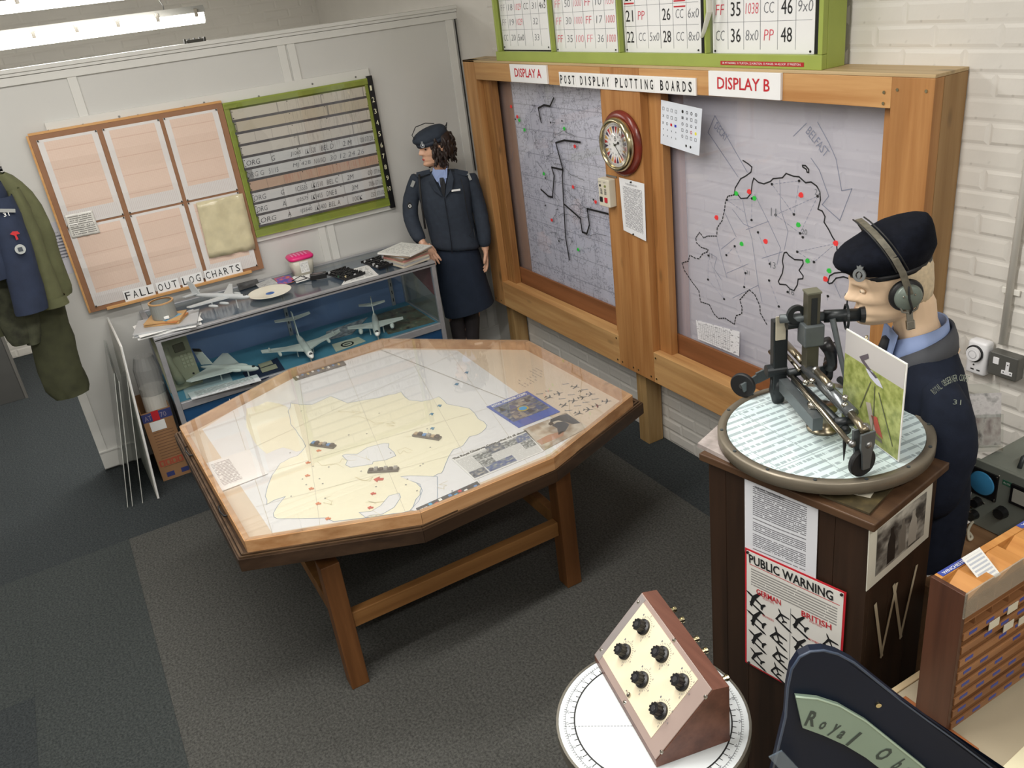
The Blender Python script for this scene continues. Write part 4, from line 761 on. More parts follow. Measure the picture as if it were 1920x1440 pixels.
# ---- papers on the shelf
def flat(name, label, cat, px, z, mat, th=.0015, group=None, z2=None):
    q = [at(u, v, z=z) for u, v in px]
    n = (q[1] - q[0]).cross(q[3] - q[0])
    if n.z < 0: q = [q[1], q[0], q[3], q[2]]
    t = thing(name, label, cat, (q[0] + q[2]) / 2, group); obj('sheet', MB().sheet(q, th), mat, t); return t, q
P_PR = printed('strip_print', (206, 210, 212), (120, 120, 120), 6, .6, ws=20)
flat('aircraft_caption', 'long white caption card under the delta wing model', 'card', [(352, 738), (482, 703), (490, 714), (360, 750)], ZSH + .012, P_PR, .004); flat('folded_paper', 'pale blue paper sheet beneath white caption card in case', 'paper', [(341, 722), (430, 700), (440, 722), (350, 748)], ZSH, plain('pale_blue_paper', (170, 186, 192), .6), .002)
flat('booklet', 'dark navy booklet flat on the shelf beside delta model nose', 'booklet', [(470, 722), (535, 695), (520, 672), (455, 700)], ZSH, plain('navy_cover', (34, 44, 70), .5), .006)
flat('label_card', 'upper of two beige label cards on the navy booklet', 'card', [(488, 690), (512, 682), (508, 676), (484, 684)], ZSH + .0085, plain('beige_card', (166, 162, 138), .6), .003, 'beige label cards'); flat('label_card', 'lower of two beige label cards on the navy booklet', 'card', [(492, 699), (521, 690), (517, 683), (488, 692)], ZSH + .0085, plain('beige_card', (166, 162, 138), .6), .003, 'beige label cards')
flat('newspaper', 'black and white newspaper clipping lying behind the centre models', 'newspaper', [(608, 640), (660, 627), (690, 595), (612, 622)], ZSH, photo('newsprint', [(90, 92, 96), (150, 152, 154), (196, 198, 200)], 9, 2), .002)
flat('aerial_photograph', 'large aerial landscape photograph lying at right end of the case', 'photograph', [(728, 627), (816, 603), (768, 572), (700, 592)], ZSH, photo('aerial', [(46, 42, 38), (110, 100, 82), (92, 104, 88), (150, 142, 118)], 7, 5), .002)
t, q = flat('emblem_card', 'pale card printed with a dark oval emblem on teal shelf', 'card', [(630, 660), (686, 640), (672, 632), (622, 646)], ZSH, plain('pale_card', (196, 196, 178), .6), .002)
c_ = (q[0] + q[2]) / 2; obj('emblem', MB(Matrix.Translation((c_.x, c_.y, c_.z + .002))).lathe([(.03, 0), (.042, 0), (.042, .0008), (.03, .0008)], 24, caps=False).box((-.006, -.02, 0), (.006, .02, .0008)), K_INK, t)
# ---- on top of the case
def stack(name, label, cat, c, w, d, h_, ang, mats, z=ZT_, group=None, part='page_block'):
    t = thing(name, label, cat, (c.x, c.y, z), group); zz = z
    for i, (hh, mm, da) in enumerate(mats):
        R = Matrix.Translation((c.x, c.y, zz)) @ Matrix.Rotation(math.radians(ang + da), 4, 'Z'); obj('cover' if i == len(mats) - 1 else part, MB(R).box((-w / 2, -d / 2, 0), (w / 2, d / 2, hh), .0008), mm, t); zz += hh + .0004
    return t, zz
c_ = at(318, 597, z=ZT_); GP = plain('grey_paper', (180, 182, 184), .4); 
c_ = at(316, 612, z=ZT_); c_.x = min(c_.x, .17); t, zz = stack('paper_stack', 'fanned stack of white papers under the folders at the case corner', 'papers', c_, .24, .34, .04, -14, [(.006, PAPER, 10), (.005, PAPER, -4), (.006, GP, 3), (.003, PAPER, 16), (.009, GP, 0)])
t, zz = stack('notebook', 'worn yellow and tan notebooks stacked under grey tin', 'book', c_ + Vector((-.01, .0, 0)), .15, .20, .03, -30, [(.011, plain('tan_cover', (196, 156, 106), .6), 0), (.003, plain('orange_cover', (190, 120, 70), .6), -6), (.010, plain('tan_cover', (196, 156, 106)), 6)], zz)
t2 = Matrix.Translation((c_.x - .01, c_.y, zz)); obj('blue_patch', MB(t2 @ Matrix.Rotation(.5, 4, 'Z')).box((-.05, -.05, 0), (.07, .06, .001)), plain('map_blue', (110, 160, 190), .5), t)
t = thing('grey_tin', 'grey cylindrical tin with tan rim standing on the notebooks', 'tin', (c_.x - .01, c_.y, zz + .0015)); TM = Matrix.Translation((c_.x - .01, c_.y, zz + .0015))
obj('wall', MB(TM).lathe([(.001, 0), (.066, 0), (.067, .085), (.060, .085), (.058, .02), (.001, .015)], 32), plain('tin_grey', (142, 144, 140), .45), t, False); obj('rim', MB(TM).lathe([(.0585, .0855), (.0685, .0855), (.0685, .092), (.0585, .092)], 32, caps=False), plain('cork_rim', (190, 150, 104), .6), t); obj('clasp', MB(TM).box((.064, -.014, .004), (.074, .014, .02), .003), PAPER, t)
c_ = at(507, 552, z=ZT_); PM = Matrix.Translation((c_.x, c_.y, ZT_)); t = thing('plate', 'cream oval plate with blue crest on top of display case', 'plate', c_)
obj('dish', MB(PM).lathe([(.001, .002), (.07, .0), (.075, .004), (.125, .016), (.13, .019), (.124, .019), (.075, .009), (.001, .007)], 44), plain('cream_china', (232, 228, 212), .2), t, True); obj('crest', MB(PM).lathe([(.001, .007), (.026, .0072), (.026, .0082), (.001, .0086)], 24), plain('crest_blue', (50, 100, 170), .4, var=.5, sc=60), t)
flat('silver_leaflet', 'grey leaflet with line drawing lying behind the cream plate', 'leaflet', [(490, 545), (522, 532), (508, 522), (480, 534)], ZT_, photo('grey_leaflet', [(170, 172, 172), (196, 198, 198), (120, 122, 122)], 4, 3), .003)
flat('blue_booklet', 'bright blue booklet with red aircraft art beside pink lidded tub', 'booklet', [(524, 536), (553, 528), (543, 516), (514, 523)], ZT_, photo('booklet_art', [(60, 60, 160), (70, 70, 180), (210, 70, 80), (200, 150, 90)], 3, 7, det=2), .003)
flat('white_leaflet', 'white leaflet with black logo under the pink lidded tub', 'leaflet', [(556, 531), (592, 520), (580, 508), (548, 520)], ZT_, PAPER, .002)
c_ = at(562, 507, z=ZT_); c_.x = max(c_.x, -.2); TB = Matrix.Translation((c_.x, c_.y, ZT_ + .003)); t = thing('storage_tub', 'clear plastic storage tub with bright pink lid on display case', 'tub', c_)
obj('tub', MB(TB).loft([((0, 0, 0), (.055, 0, 0), (0, .065, 0)), ((0, 0, .10), (.065, 0, 0), (0, .075, 0))], 24, e=4), plain('cloudy_plastic', (196, 192, 178), .3), t, True); obj('lid', MB(TB).loft([((0, 0, .1), (.07, 0, 0), (0, .08, 0)), ((0, 0, .112), (.072, 0, 0), (0, .082, 0)), ((0, 0, .122), (.064, 0, 0), (0, .074, 0))], 24, e=4), plain('pink_lid', (226, 40, 120), .35), t, True)
for k in range(5): obj('lid_rib', MB(TB).box((-.035, -.055 + k * .022, .122), (.035, -.045 + k * .022, .125), .001), plain('lid_rib', (240, 130, 180), .3), t)
obj('label', MB(TB).box((.0625, -.026, .018), (.068, .028, .088)), printed('tub_label', (226, 226, 224), (150, 150, 150), 8, .5, ws=9), t)
flat('caption_booklet', 'small white booklet with black picture standing flat near ledge', 'booklet', [(420, 533), (448, 524), (444, 512), (414, 522)], ZT_, printed('cap_print', (190, 192, 194), (60, 60, 60), 5, .5, ws=8), .004)
flat('black_photo', 'dark photograph print behind the silver model nose', 'photograph', [(450, 545), (487, 533), (476, 512), (440, 526)], ZT_, photo('dark_photo', [(40, 40, 42), (70, 72, 74), (100, 102, 104)], 4, 1), .002)
a = at(598, 522, z=ZT_); M = Matrix.Translation((a.x, a.y, ZT_)) @ Matrix.Rotation(math.radians(72), 4, 'Z'); t = thing('power_adapter', 'black mains adapter box with thin cable on glass top', 'adapter', a)
obj('case', MB(M).box((-.05, -.024, 0), (.05, .024, .034), .004), BLACKP, t); obj('label', MB(M).box((-.03, -.012, .034), (.03, .012, .0346)), plain('grey_label', (120, 110, 112), .5), t)
b = at(552, 523, z=ZT_); obj('cable', MB().tube([a + Vector((0, -.05, .012)), (a + b) / 2 + Vector((-.02, -.03, .02)), b + Vector((.05, -.03, .006)), b + Vector((.08, .0, .004)), b + Vector((.07, .06, .004)), b + Vector((.0, .06, .004))], .0025, 6), K_INK, t, True)
for nm, (u, v), ang, lb in (('a', (648, 516), 12, 'black tray of small dark counters beside the adapter'), ('b', (713, 495), 8, 'black tray of small counters beside the magazine stack')):
    c_ = at(u, v, z=ZT_); c_.x = min(c_.x, .16); M = Matrix.Translation((c_.x, c_.y, ZT_ + .004)) @ Matrix.Rotation(math.radians(ang), 4, 'Z'); t = thing('counter_tray', lb, 'tray', (c_.x, c_.y, ZT_), 'black counter trays')
    obj('tray_base', MB(M).box((-.11, -.07, 0), (.11, .07, .006), .001), plain('dark_tray', (50, 50, 52), .5), t); obj('tray_lip', MB(M).box((-.115, -.075, .0), (-.1105, .075, .016), .001), BLACKP, t); obj('tray_lip', MB(M).box((.1105, -.075, .0), (.115, .075, .016), .001), BLACKP, t)
    rr = random.Random(ord(nm))
    for i in range(9):
        for j in range(6): 
            x, y = -.095 + i * .0235 + rr.uniform(-.004, .004), -.058 + j * .0235 + rr.uniform(-.004, .004)
            mm = [BLACKP, BLACKP, GP, plain('counter_cream', (206, 190, 150), .5), K_INK, plain('counter_green', (50, 90, 70), .5)][rr.choice([0, 0, 1, 4, 4, 2, 3 if nm == 'a' and i > 6 else 0, 5 if i == 5 else 0])]
            obj('counter', MB(M @ Matrix.Translation((x, y, 0))).lathe([(.001, .006), (.0085, .006), (.0085, .013 + rr.uniform(0, .006)), (.001, .018)], 8), mm, t)
flat('form_sheet', 'printed white forms between the two black counter trays', 'papers', [(640, 535), (710, 516), (690, 497), (660, 505)], ZT_, printed('form_print', (226, 226, 224), (130, 130, 130), 10, .55, ws=14), .002)
c_ = at(763, 490, z=ZT_); c_.x = min(c_.x, .14); c_.y = min(c_.y, -.80)
t, zz = stack('magazine_stack', 'tall stack of old magazines at the right end of case', 'magazines', c_, .22, .20, .09, 12, [(.012, plain('mag_cream', (206, 196, 176), .6), 0), (.01, GP, 2), (.012, plain('mag_cream', (206, 196, 176)), -2), (.01, plain('mag_pink', (200, 140, 130), .5), 3), (.012, plain('mag_brown', (150, 130, 110), .5), -3), (.008, GP, 2)])
t, zz = stack('typed_papers', 'loose typed white papers on top of magazine stack', 'papers', c_ + Vector((-.0, .0, 0)), .27, .22, .02, 22, [(.006, plain('mag_brown', (150, 130, 110)), 0), (.006, PAPER, 6), (.002, printed('typed_top', (226, 226, 220), (170, 170, 168), 18, .5, ws=18), 2)], zz)
# ============================================================ octagonal plotting table
ZF, ZR, ZM = .790, .735, .748
z3 = lambda a, b, z=ZM: at(320 + a / 3.2, 620 + b / 3.2, z=z)
z4 = lambda a, b, z=ZM: at(760 + a / 3.789, 620 + b / 3.789, z=z)
fo = [at(*p, z=ZF) for p in ((336, 800), (458, 1015), (789, 962), (1039, 858), (1186, 741), (989.5, 638), (717, 635), (543, 692))]
ro = [at(*p, z=ZR) for p in ((326, 814), (446, 1049), (793, 994), (1044, 880), (1206, 754))]
def inset(P, d):
    n = len(P); out = []
    c = sum((p for p in P), Vector()) / n
    for i in range(n):
        a, b, e = P[i - 1], P[i], P[(i + 1) % n]
        def off(p, q):
            t = (q - p); t.z = 0; t.normalize(); nn = Vector((-t.y, t.x, 0))
            if nn.dot(c - p) < 0: nn = -nn
            return p + nn * d, t
        p1, t1 = off(a, b); p2, t2 = off(b, e)
        den = t1.x * t2.y - t1.y * t2.x; s = ((p2.x - p1.x) * t2.y - (p2.y - p1.y) * t2.x) / den; q = p1 + t1 * s; q.z = b.z; out.append(q)
    return out
full = ro + inset(fo, -.03)[5:]
for p in full: p.z = ZR
T = thing('plotting_table', 'eight sided wooden plotting table with glass topped map on dark rimmed base', 'table', (1.8, -1.65, 0))
DKW = wood('dark_table_wood', (70, 52, 38), (46, 32, 22), 'y', .4, knots=False); LFW = wood('honey_frame_wood', (202, 158, 114), (172, 124, 80), 'y', .45, sc=1.2); LEGW = wood('table_leg_wood', (122, 80, 44), (96, 60, 30), 'z', .5); STRW = wood('table_stretcher_wood', (152, 108, 62), (124, 84, 44), 'y', .5)
def ringboard(name, O, I, z0, z1, mat):
    n = len(O)
    for i in range(n):
        j = (i + 1) % n; e = (O[j] - O[i]).normalized() * .0006; mb = MB(); mb.prism([(O[i] + e)[:2], (O[j] - e)[:2], (I[j] - e)[:2], (I[i] + e)[:2]], z0, z1); obj(name, mb, mat, T)
fi = inset(fo, .022); ringboard('frame_board', fo, fi, ZR + .0005, ZF, LFW)
r2 = inset(full, .014); r3 = inset(full, .03)
RMW = wood('rim_moulding_wood', (92, 72, 54), (64, 48, 34), 'y', .3, knots=False); ringboard('rim_board', full, inset(full, .006), .680, ZR - .004, DKW); ringboard('rim_moulding', inset(full, .0062), inset(full, .013), .69, ZR + .003, RMW); ringboard('rim_groove', inset(full, .0132), inset(full, .018), .69, ZR - .006, DKW); ringboard('rim_moulding', inset(full, .0182), inset(full, .027), .69, ZR + .006, RMW)
obj('table_base', MB().prism([p[:2] for p in inset(full, .0275)], .69, ZR - .002), DKW, T); obj('apron', MB().prism([p[:2] for p in inset(full, .12)], .60, .689), DKW, T)
obj('map_bed', MB().prism([p[:2] for p in fi], ZR - .003, ZM - .003), plain('beige_bed', (214, 194, 172), .6, var=.03), T)
obj('table_glass', MB().prism([p[:2] for p in inset(fo, .003)], ZF + .0005, ZF + .0045), glass('table_glass', (.975, .98, .975), .05, (236, 228, 214), 1.5, .008, 1.35), T)
for x, y in ((2.35, -2.145), (2.362, -1.125), (1.2, -2.145), (1.2, -1.125)): obj('leg', MB().box((x - .037, y - .037, 0), (x + .037, y + .037, .60), .003), LEGW, T)
obj('stretcher', MB().box((2.335, -2.1075, .275), (2.375, -1.1625, .345), .003), STRW, T)
for y in (-2.145, -1.125): obj('cross_stretcher', MB().box((1.2375, y - .02, .28), (2.3125, y + .02, .35), .003), STRW, T)
for (u, v) in ((357, 850), (421, 962)):
    p = at(u, v, z=ZR + .01); obj('hook', MB().tube([p + Vector((-.035, -.004, .02)), p + Vector((-.02, -.012, .026)), p + Vector((0, -.014, .012)), p + Vector((.02, -.006, .0)), p + Vector((.03, .012, .002))], .004, 8), BLACKP, T, True)
# printed map
ZP = ZM - .0029
def mp(pts, mat, name, z, parent=T): return obj(name, MB().prism([p[:2] for p in pts], z, z + .0004), mat, parent)
bd = [at(*p, z=ZM) for p in ((374, 806), (513, 1001), (784, 957), (1031, 858), (1080, 812), (853, 655), (717, 653), (560, 695))]
ins = inset(fo, .026)
mapo = [z3(190, 590), z3(600, 1240), z3(1490, 1095), z3(1620, 1040), z4(990, 900), z4(1100, 830)]
M_SEA = plain('map_sea', (226, 226, 230), .5, var=.015); M_LAND = plain('map_land', (238, 232, 208), .55, var=.02, sc=4)
sea = [at(u, v, z=ZM) for u, v in ((379, 804), (510, 998), (786, 952), (1032, 849), (1078, 812), (857, 656), (722, 654), (553, 696))]
mp(sea, M_SEA, 'map_sheet', ZP)
land = [(510, 890), (520, 876), (533, 864), (557, 854), (573, 836), (560, 815), (545, 795), (540, 770), (545, 755), (585, 758), (620, 742), (652, 755), (690, 748), (727, 740), (752, 734), (768, 750), (790, 752), (823, 743), (838, 757), (880, 765), (897, 785), (913, 797), (903, 810), (880, 818), (868, 835), (850, 842), (835, 870), (828, 886), (812, 893), (785, 893), (752, 893), (770, 898), (790, 914), (788, 926), (776, 945), (768, 957), (740, 962), (625, 977), (613, 970), (520, 972), (512, 962), (535, 930), (500, 945), (497, 930)]
rl = random.Random(2)
def rough(px, k=2, a=3.0):
    out = []
    for i, p in enumerate(px):
        q = px[(i + 1) % len(px)]; out.append(p)
        for s in range(1, k): out.append((p[0] + (q[0] - p[0]) * s / k + rl.uniform(-a, a), p[1] + (q[1] - p[1]) * s / k + rl.uniform(-a, a) * .6))
    return out
mp([at(*p, z=ZM) for p in rough([(462, 765), (500, 752), (535, 760), (545, 775), (575, 765), (600, 770), (590, 810), (572, 838), (555, 846), (530, 838), (500, 850), (478, 830), (462, 800)])], M_LAND, 'map_land', ZP + .0005)
L_ = [at(*p, z=ZM) for p in rough(land)]; mp(L_, M_LAND, 'map_land', ZP + .0006)
COAST = plain('map_coast', (130, 150, 176), .6); UP = (0, 0, 1)
def ml(name, px, w, mat, closed=False, z=ZP + .0012):
    q = [at(u, v, z=z) for u, v in px]
    if closed: q.append(q[0])
    obj(name, MB().ribbon(q, w, UP, .0), mat, T)
L2 = [tuple(p) for p in L_]; obj('map_coast_line', MB().ribbon([Vector((p.x, p.y, ZP + .0012)) for p in L_ + L_[:1]], .0025, UP, 0), COAST, T)
l1 = [(320 + a / 3.2, 620 + b / 3.2) for a, b in ((1030, 750), (1050, 740), (1120, 740), (1180, 700), (1280, 675), (1310, 678), (1305, 700), (1340, 730), (1350, 750), (1290, 775), (1215, 785), (1210, 800), (1080, 820), (1050, 805), (1060, 780))]
l2 = [(320 + a / 3.2, 620 + b / 3.2) for a, b in ((1130, 1090), (1200, 1085), (1260, 1050), (1310, 990), (1370, 975), (1380, 1000), (1340, 1060), (1270, 1100), (1190, 1110), (1170, 1120))]
l3 = [(320 + a / 3.2, 620 + b / 3.2) for a, b in ((1380, 875), (1440, 870), (1600, 875), (1600, 1010), (1480, 1085), (1440, 1075), (1490, 1020), (1510, 960), (1495, 920), (1440, 900))]
for l in (l1, l2, l3): mp([at(*p, z=ZM) for p in l], M_SEA, 'map_lough', ZP + .0014); ml('map_coast_line', l, .0022, COAST, l is not l3, ZP + .002)
FADE = plain('map_grid_line', (196, 190, 178), .6)
for a, b in (((430, 860), (858, 660)), ((450, 900), (985, 745)), ((480, 950), (1050, 800)), ((600, 985), (560, 700)), ((760, 960), (640, 670)), ((900, 905), (760, 655)), ((990, 870), (840, 655))): ml('map_grid_line', [a, b], .0016, FADE, z=ZP + .0022)
ml('map_fold', [(712, 655), (1080, 800)], .003, plain('fold_line', (160, 152, 140), .6), z=ZP + .0023); ml('map_edge_line', [(430, 748), (510, 998)], .002, FADE, z=ZP + .0024)
ROADS = plain('map_road', (206, 192, 150), .6)
for i in range(14):
    x, y = rl.uniform(540, 850), rl.uniform(770, 960); q = [(x, y)]
    for k in range(6): x += rl.uniform(-18, 18); y += rl.uniform(-8, 8); q.append((x, y))
    ml('map_road', q, .0014, ROADS, z=ZP + .0021)
for i in range(26):
    u, v = rl.uniform(540, 880), rl.uniform(770, 940); c = at(u, v, z=ZP + .0023); obj('map_town', MB().prism([(c.x - .003, c.y - .003), (c.x + .003, c.y - .003), (c.x + .003, c.y + .003), (c.x - .003, c.y + .003)], ZP + .0022, ZP + .0027), K_GREY, T)
# silhouettes on the bed
def plane_poly(s=1.0, kind=0):
    h_ = [(0, 1), (.09, .75), (.1, .35), (.95, .1 if kind == 0 else -.25), (.95, -.1 if kind == 0 else -.42), (.1, .0), (.07, -.55), (.36, -.72), (.36, -.88), (0, -.8)]
    return [(x * s, y * s) for x, y in h_] + [(-x * s, y * s) for x, y in h_[-2:0:-1]]
for i, (a, b) in enumerate([(1205, 395), (1315, 447), (1085, 443), (1020, 470), (1190, 495), (1255, 470), (1125, 525), (1297, 557), (1358, 530), (1230, 583), (1427, 497), (1245, 425)]):
    c = z4(a, b); M = Matrix.Translation((c.x, c.y, ZM - .0028)) @ Matrix.Rotation(math.radians(-60 + 20 * (i % 3)), 4, 'Z'); obj('printed_aircraft', MB(M).prism(plane_poly(.024 if i != 11 else .014, i % 2), 0, .0005), K_INK, T)
for i, (a, b) in enumerate([(1140, 375), (955, 445), (1020, 425), (1115, 480), (1180, 452), (1285, 505), (1350, 482), (1225, 530), (1160, 563), (1275, 415)]):
    c = z4(a, b); M = Matrix.Translation((c.x, c.y, ZM - .0028)) @ Matrix.Rotation(math.radians(60), 4, 'Z'); obj('printed_aircraft', MB(M).prism([(-.017, -.002), (.012, -.003), (.017, .0), (.012, .003), (-.010, .002), (-.015, .008)], 0, .0005), K_GREY, T)
p = [z4(775, 340), z4(860, 378), z4(1060, 320), z4(960, 270)]
q = [z4(770, 350), z4(850, 395), z4(1000, 300), z4(930, 265)]
mb = MB(); rr = random.Random(4)
for i in range(5):
    for j in range(9):
        if rr.random() < .45: continue
        c = q[0].lerp(q[1], i / 4).lerp(q[3].lerp(q[2], i / 4), j / 8); mb.box((c.x - .008, c.y - .0012, ZM - .0028), (c.x + .008, c.y + .0012, ZM - .0023))
obj('printed_text_rows', mb, K_GREY, T, kind='stuff')
# ---- things lying under the glass
ZI = ZM - .0012
def lay(name, label, cat, q, mat, th=.0012, group=None, z=ZI):
    q = [Vector((p.x, p.y, z)) for p in q]
    if (q[1] - q[0]).cross(q[3] - q[0]).z < 0: q = [q[1], q[0], q[3], q[2]]
    t = thing(name, label, cat, (q[0] + q[2]) / 2, group); obj('sheet', MB().sheet(q, th), mat, t); return t, q
t, q = lay('map_leaflet', 'printed white leaflet lying near narrow end of table map', 'leaflet', [z3(310, 965), z3(585, 860), z3(470, 715), z3(210, 800)], printed('map_leaflet_print', (236, 232, 232), (120, 110, 116), 22, .6, (.08, .5, .12, .92), 12), z=ZI + .003)
t, q = lay('corps_poster', 'blue bordered colour poster with photographs on the table map', 'poster', [z4(805, 690), z4(1100, 575), z4(865, 428), z4(575, 540)], plain('poster_blue', (52, 86, 176), .35, var=.1), z=ZI)
def sub(q, u0, v0, u1, v1, z, mat, name, par_):
    f_ = lambda u, v: q[0].lerp(q[1], u).lerp(q[3].lerp(q[2], u), v) + Vector((0, 0, z)); obj(name, MB().sheet([f_(u0, v0), f_(u1, v0), f_(u1, v1), f_(u0, v1)], .0005), mat, par_)
PH = [photo('poster_photo_a', [(40, 44, 52), (70, 84, 110), (140, 140, 138), (190, 180, 170)], 4, 1), photo('poster_photo_b', [(30, 36, 52), (60, 76, 120), (120, 116, 110), (176, 170, 170)], 5, 4), photo('bw_photo_a', [(40, 42, 44), (90, 96, 100), (160, 164, 166), (210, 210, 206)], 5, 6), photo('blue_photo', [(36, 46, 90), (60, 86, 150), (120, 130, 140), (196, 190, 180)], 5, 8)]
sub(q, .06, .56, .94, .86, .0013, PH[0], 'photograph', t); sub(q, .06, .22, .94, .55, .0013, PH[1], 'photograph', t)
text('lettering', 'ROYAL OBSERVER CORPS', frame(q[3].lerp(q[0], .11) + (q[2] - q[3]) * .08 + Vector((0, 0, .0014)), q[2] - q[3], q[3] - q[0], (0, 0, 1)), (q[2] - q[3]).length * .84, .021, PAPER, t, bold=.04)
rr = random.Random(8)
for i in range(9):
    u, v = (.12 + .2 * (i % 4) + rr.uniform(-.02, .04), (.60, .26)[i // 5] + rr.uniform(0, .05)); w_ = rr.uniform(.10, .16); h_ = rr.uniform(.14, .2)
    pts = [(u, v), (u + w_, v), (u + w_ * .9, v + h_ * .6), (u + w_ * .65, v + h_ * .7), (u + w_ * .65, v + h_), (u + w_ * .35, v + h_), (u + w_ * .35, v + h_ * .7), (u + w_ * .1, v + h_ * .6)]
    f_ = [q[0].lerp(q[1], a).lerp(q[3].lerp(q[2], a), b) for a, b in pts]; obj('photographed_figure', MB().prism([p.to_2d()[:] for p in f_], q[0].z + .0018, q[0].z + .0021), plain('fig_%d' % (i % 3), ((40, 48, 70), (70, 84, 130), (150, 140, 132))[i % 3], .4), t)
c_ = (q[0] + q[2]) / 2; obj('round_crest', MB(Matrix.Translation(c_ + Vector((0, 0, .0018)))).lathe([(.001, 0), (.026, 0), (.026, .0006), (.001, .0006)], 20), plain('crest_gold', (190, 170, 70), .4), t); obj('crest_centre', MB(Matrix.Translation(c_ + Vector((0, 0, .0025)))).lathe([(.001, 0), (.018, 0), (.018, .0006), (.001, .0006)], 20), plain('sticker_blue', (40, 160, 220)), t)
t, q = lay('newspaper_page', 'newspaper style page of small photographs headed The Royal Observer Corps', 'newspaper', [z4(490, 1060), z4(985, 855), z4(855, 705), z4(325, 910)], printed('news_print', (228, 228, 228), (150, 150, 152), 40, .62, (.02, .98, .03, .88), 60), z=ZI)
for u0, v0, u1, v1, k in ((.22, .55, .42, .80, 2), (.42, .62, .62, .95, 0), (.62, .62, .80, .86, 2), (.80, .62, .98, .88, 3), (.22, .30, .40, .52, 2), (.02, .05, .22, .30, 0), (.24, .05, .62, .30, 3), (.82, .32, .98, .6, 2)): sub(q, u0, v0, u1, v1, .0013, PH[k], 'photograph', t)
text('headline', 'The Royal Observer Corps...what it\'s all about', frame(q[3] - (q[3] - q[0]) * .10 + (q[2] - q[3]) * .01 + Vector((0, 0, .0014)), q[2] - q[3], q[3] - q[0], (0, 0, 1)), (q[2] - q[3]).length * .97, .021, K_INK, t, bold=.045)
t, q = lay('plotters_photograph', 'sepia photograph of people in dark uniform leaning over a plotting table', 'photograph', [z4(985, 850), z4(1300, 685), z4(1140, 582), z4(835, 700)], photo('sepia_photo', [(190, 176, 160), (206, 196, 182), (150, 130, 110), (180, 170, 160)], 2.2, 3, det=2), z=ZI)
def inq(q, pts, z): return [q[0].lerp(q[1], u).lerp(q[3].lerp(q[2], u), v) + Vector((0, 0, z)) for u, v in pts]
for nm, pts, mm in (('standing_figure', [(.98, .30), (.99, .92), (.80, .98), (.62, .96), (.55, .84), (.72, .80), (.80, .6), (.85, .4)], (46, 50, 62)), ('leaning_figure', [(.45, .25), (.62, .28), (.80, .45), (.78, .66), (.66, .74), (.52, .70), (.55, .52)], (56, 62, 76)), ('figure_head', [(.50, .72), (.58, .72), (.60, .84), (.53, .86), (.49, .80)], (60, 46, 40)), ('table_edge', [(.05, .2), (.5, .15), (.6, .3), (.3, .42), (.02, .4)], (176, 128, 104))):
    obj(nm, MB().prism([p[:2] for p in inq(q, pts, 0)], q[0].z + .0013, q[0].z + .0017), plain('photo_' + nm, mm, .4), t)
t, q = lay('reference_strip', 'dark strip of tiny badges along the far table edge', 'strip', [z3(750, 300), z3(1055, 205), z3(1035, 180), z3(725, 275)], plain('dark_strip', (70, 62, 62), .4), .003)
for i in range(9): sub(q, .06 + i * .1, .3 + .2 * (i % 2), .10 + i * .1, .7 + .1 * (i % 2), .0032, [PAPER, plain('chip_gold', (214, 180, 90), .4), plain('chip_blue', (90, 140, 200), .4)][(i * 2) % 3], 'badge', t)
t, q = lay('reference_strip', 'dark strip of red and blue counters along the near table edge', 'strip', [z4(110, 1300), z4(545, 1108), z4(510, 1072), z4(75, 1265)], plain('dark_strip_b', (52, 54, 66), .4), .003)
for i in range(11): sub(q, .10 + i * .08, .2 + .3 * (i % 2), .15 + i * .08, .55 + .3 * (i % 2), .0034, [plain('chip_blue', (90, 140, 200)), K_RED, plain('chip_dark', (60, 40, 44), .4), plain('chip_blue2', (60, 160, 210), .4), PAPER][(i * 3) % 5], 'counter', t)
text('numeral', '77', frame(q[0].lerp(q[3], .2) + (q[1] - q[0]) * .03 + Vector((0, 0, .0035)), q[1] - q[0], q[3] - q[0], (0, 0, 1)), .03, .016, PAPER, t)
def plaque(label, a, b, k):
    a, b = a.copy(), b.copy(); M = frame(((a + b) / 2)[:2] + (ZI,), (b - a), (0, 0, 1), None); M = frame(((a + b) / 2)[:2] + (ZI + .0,), (b - a), Vector((-(b - a).y, (b - a).x, 0)), (0, 0, 1)); l = (b - a).length / 2
    t = thing('raid_plaque', label, 'marker', (a + b) / 2, 'raid marker plaques'); obj('plaque_base', MB(M).box((-l, -.014, 0), (l, .014, .008), .001), plain('plaque_dark', (84, 76, 72), .5), t)
    for i in range(6):
        mm = [plain('chip_grey', (150, 146, 144), .4), plain('chip_blue', (90, 140, 200)), plain('chip_dark', (60, 40, 44)), plain('chip_tan', (176, 150, 120), .4)][(i * k + k) % 4]; obj('plaque_block', MB(M).box((-l + .006 + i * l * .32, -.009, .008), (-l + .006 + i * l * .32 + l * .24, .009, .014 + .004 * (i % 2)), .001), mm, t)
plaque('raid plaque nearest the printed white leaflet', z3(845, 680), z3(985, 700), 1); plaque('raid plaque above the large red arrow', z3(1185, 845), z3(1368, 835), 2); plaque('raid plaque nearest the newspaper page', z4(60, 740), z4(248, 770), 3)
def marker(label, c, mat, r=.011, ang=0, group='small map arrows', arrow=False):
    M = Matrix.Translation((c.x, c.y, ZI)) @ Matrix.Rotation(math.radians(ang), 4, 'Z'); t = thing('map_arrow', label, 'marker', (c.x, c.y, ZI), group)
    obj('body', MB(M).prism([(-r * .35, -r), (r * .35, -r), (r * .35, 0), (r, 0), (0, r), (-r, 0), (-r * .35, 0)], 0, .003), mat, t)
OR_ = plain('marker_orange', (216, 120, 70), .5); RDm = plain('marker_brick_red', (200, 70, 56), .5); BLm = plain('marker_teal', (60, 130, 170), .5)
ang = 143
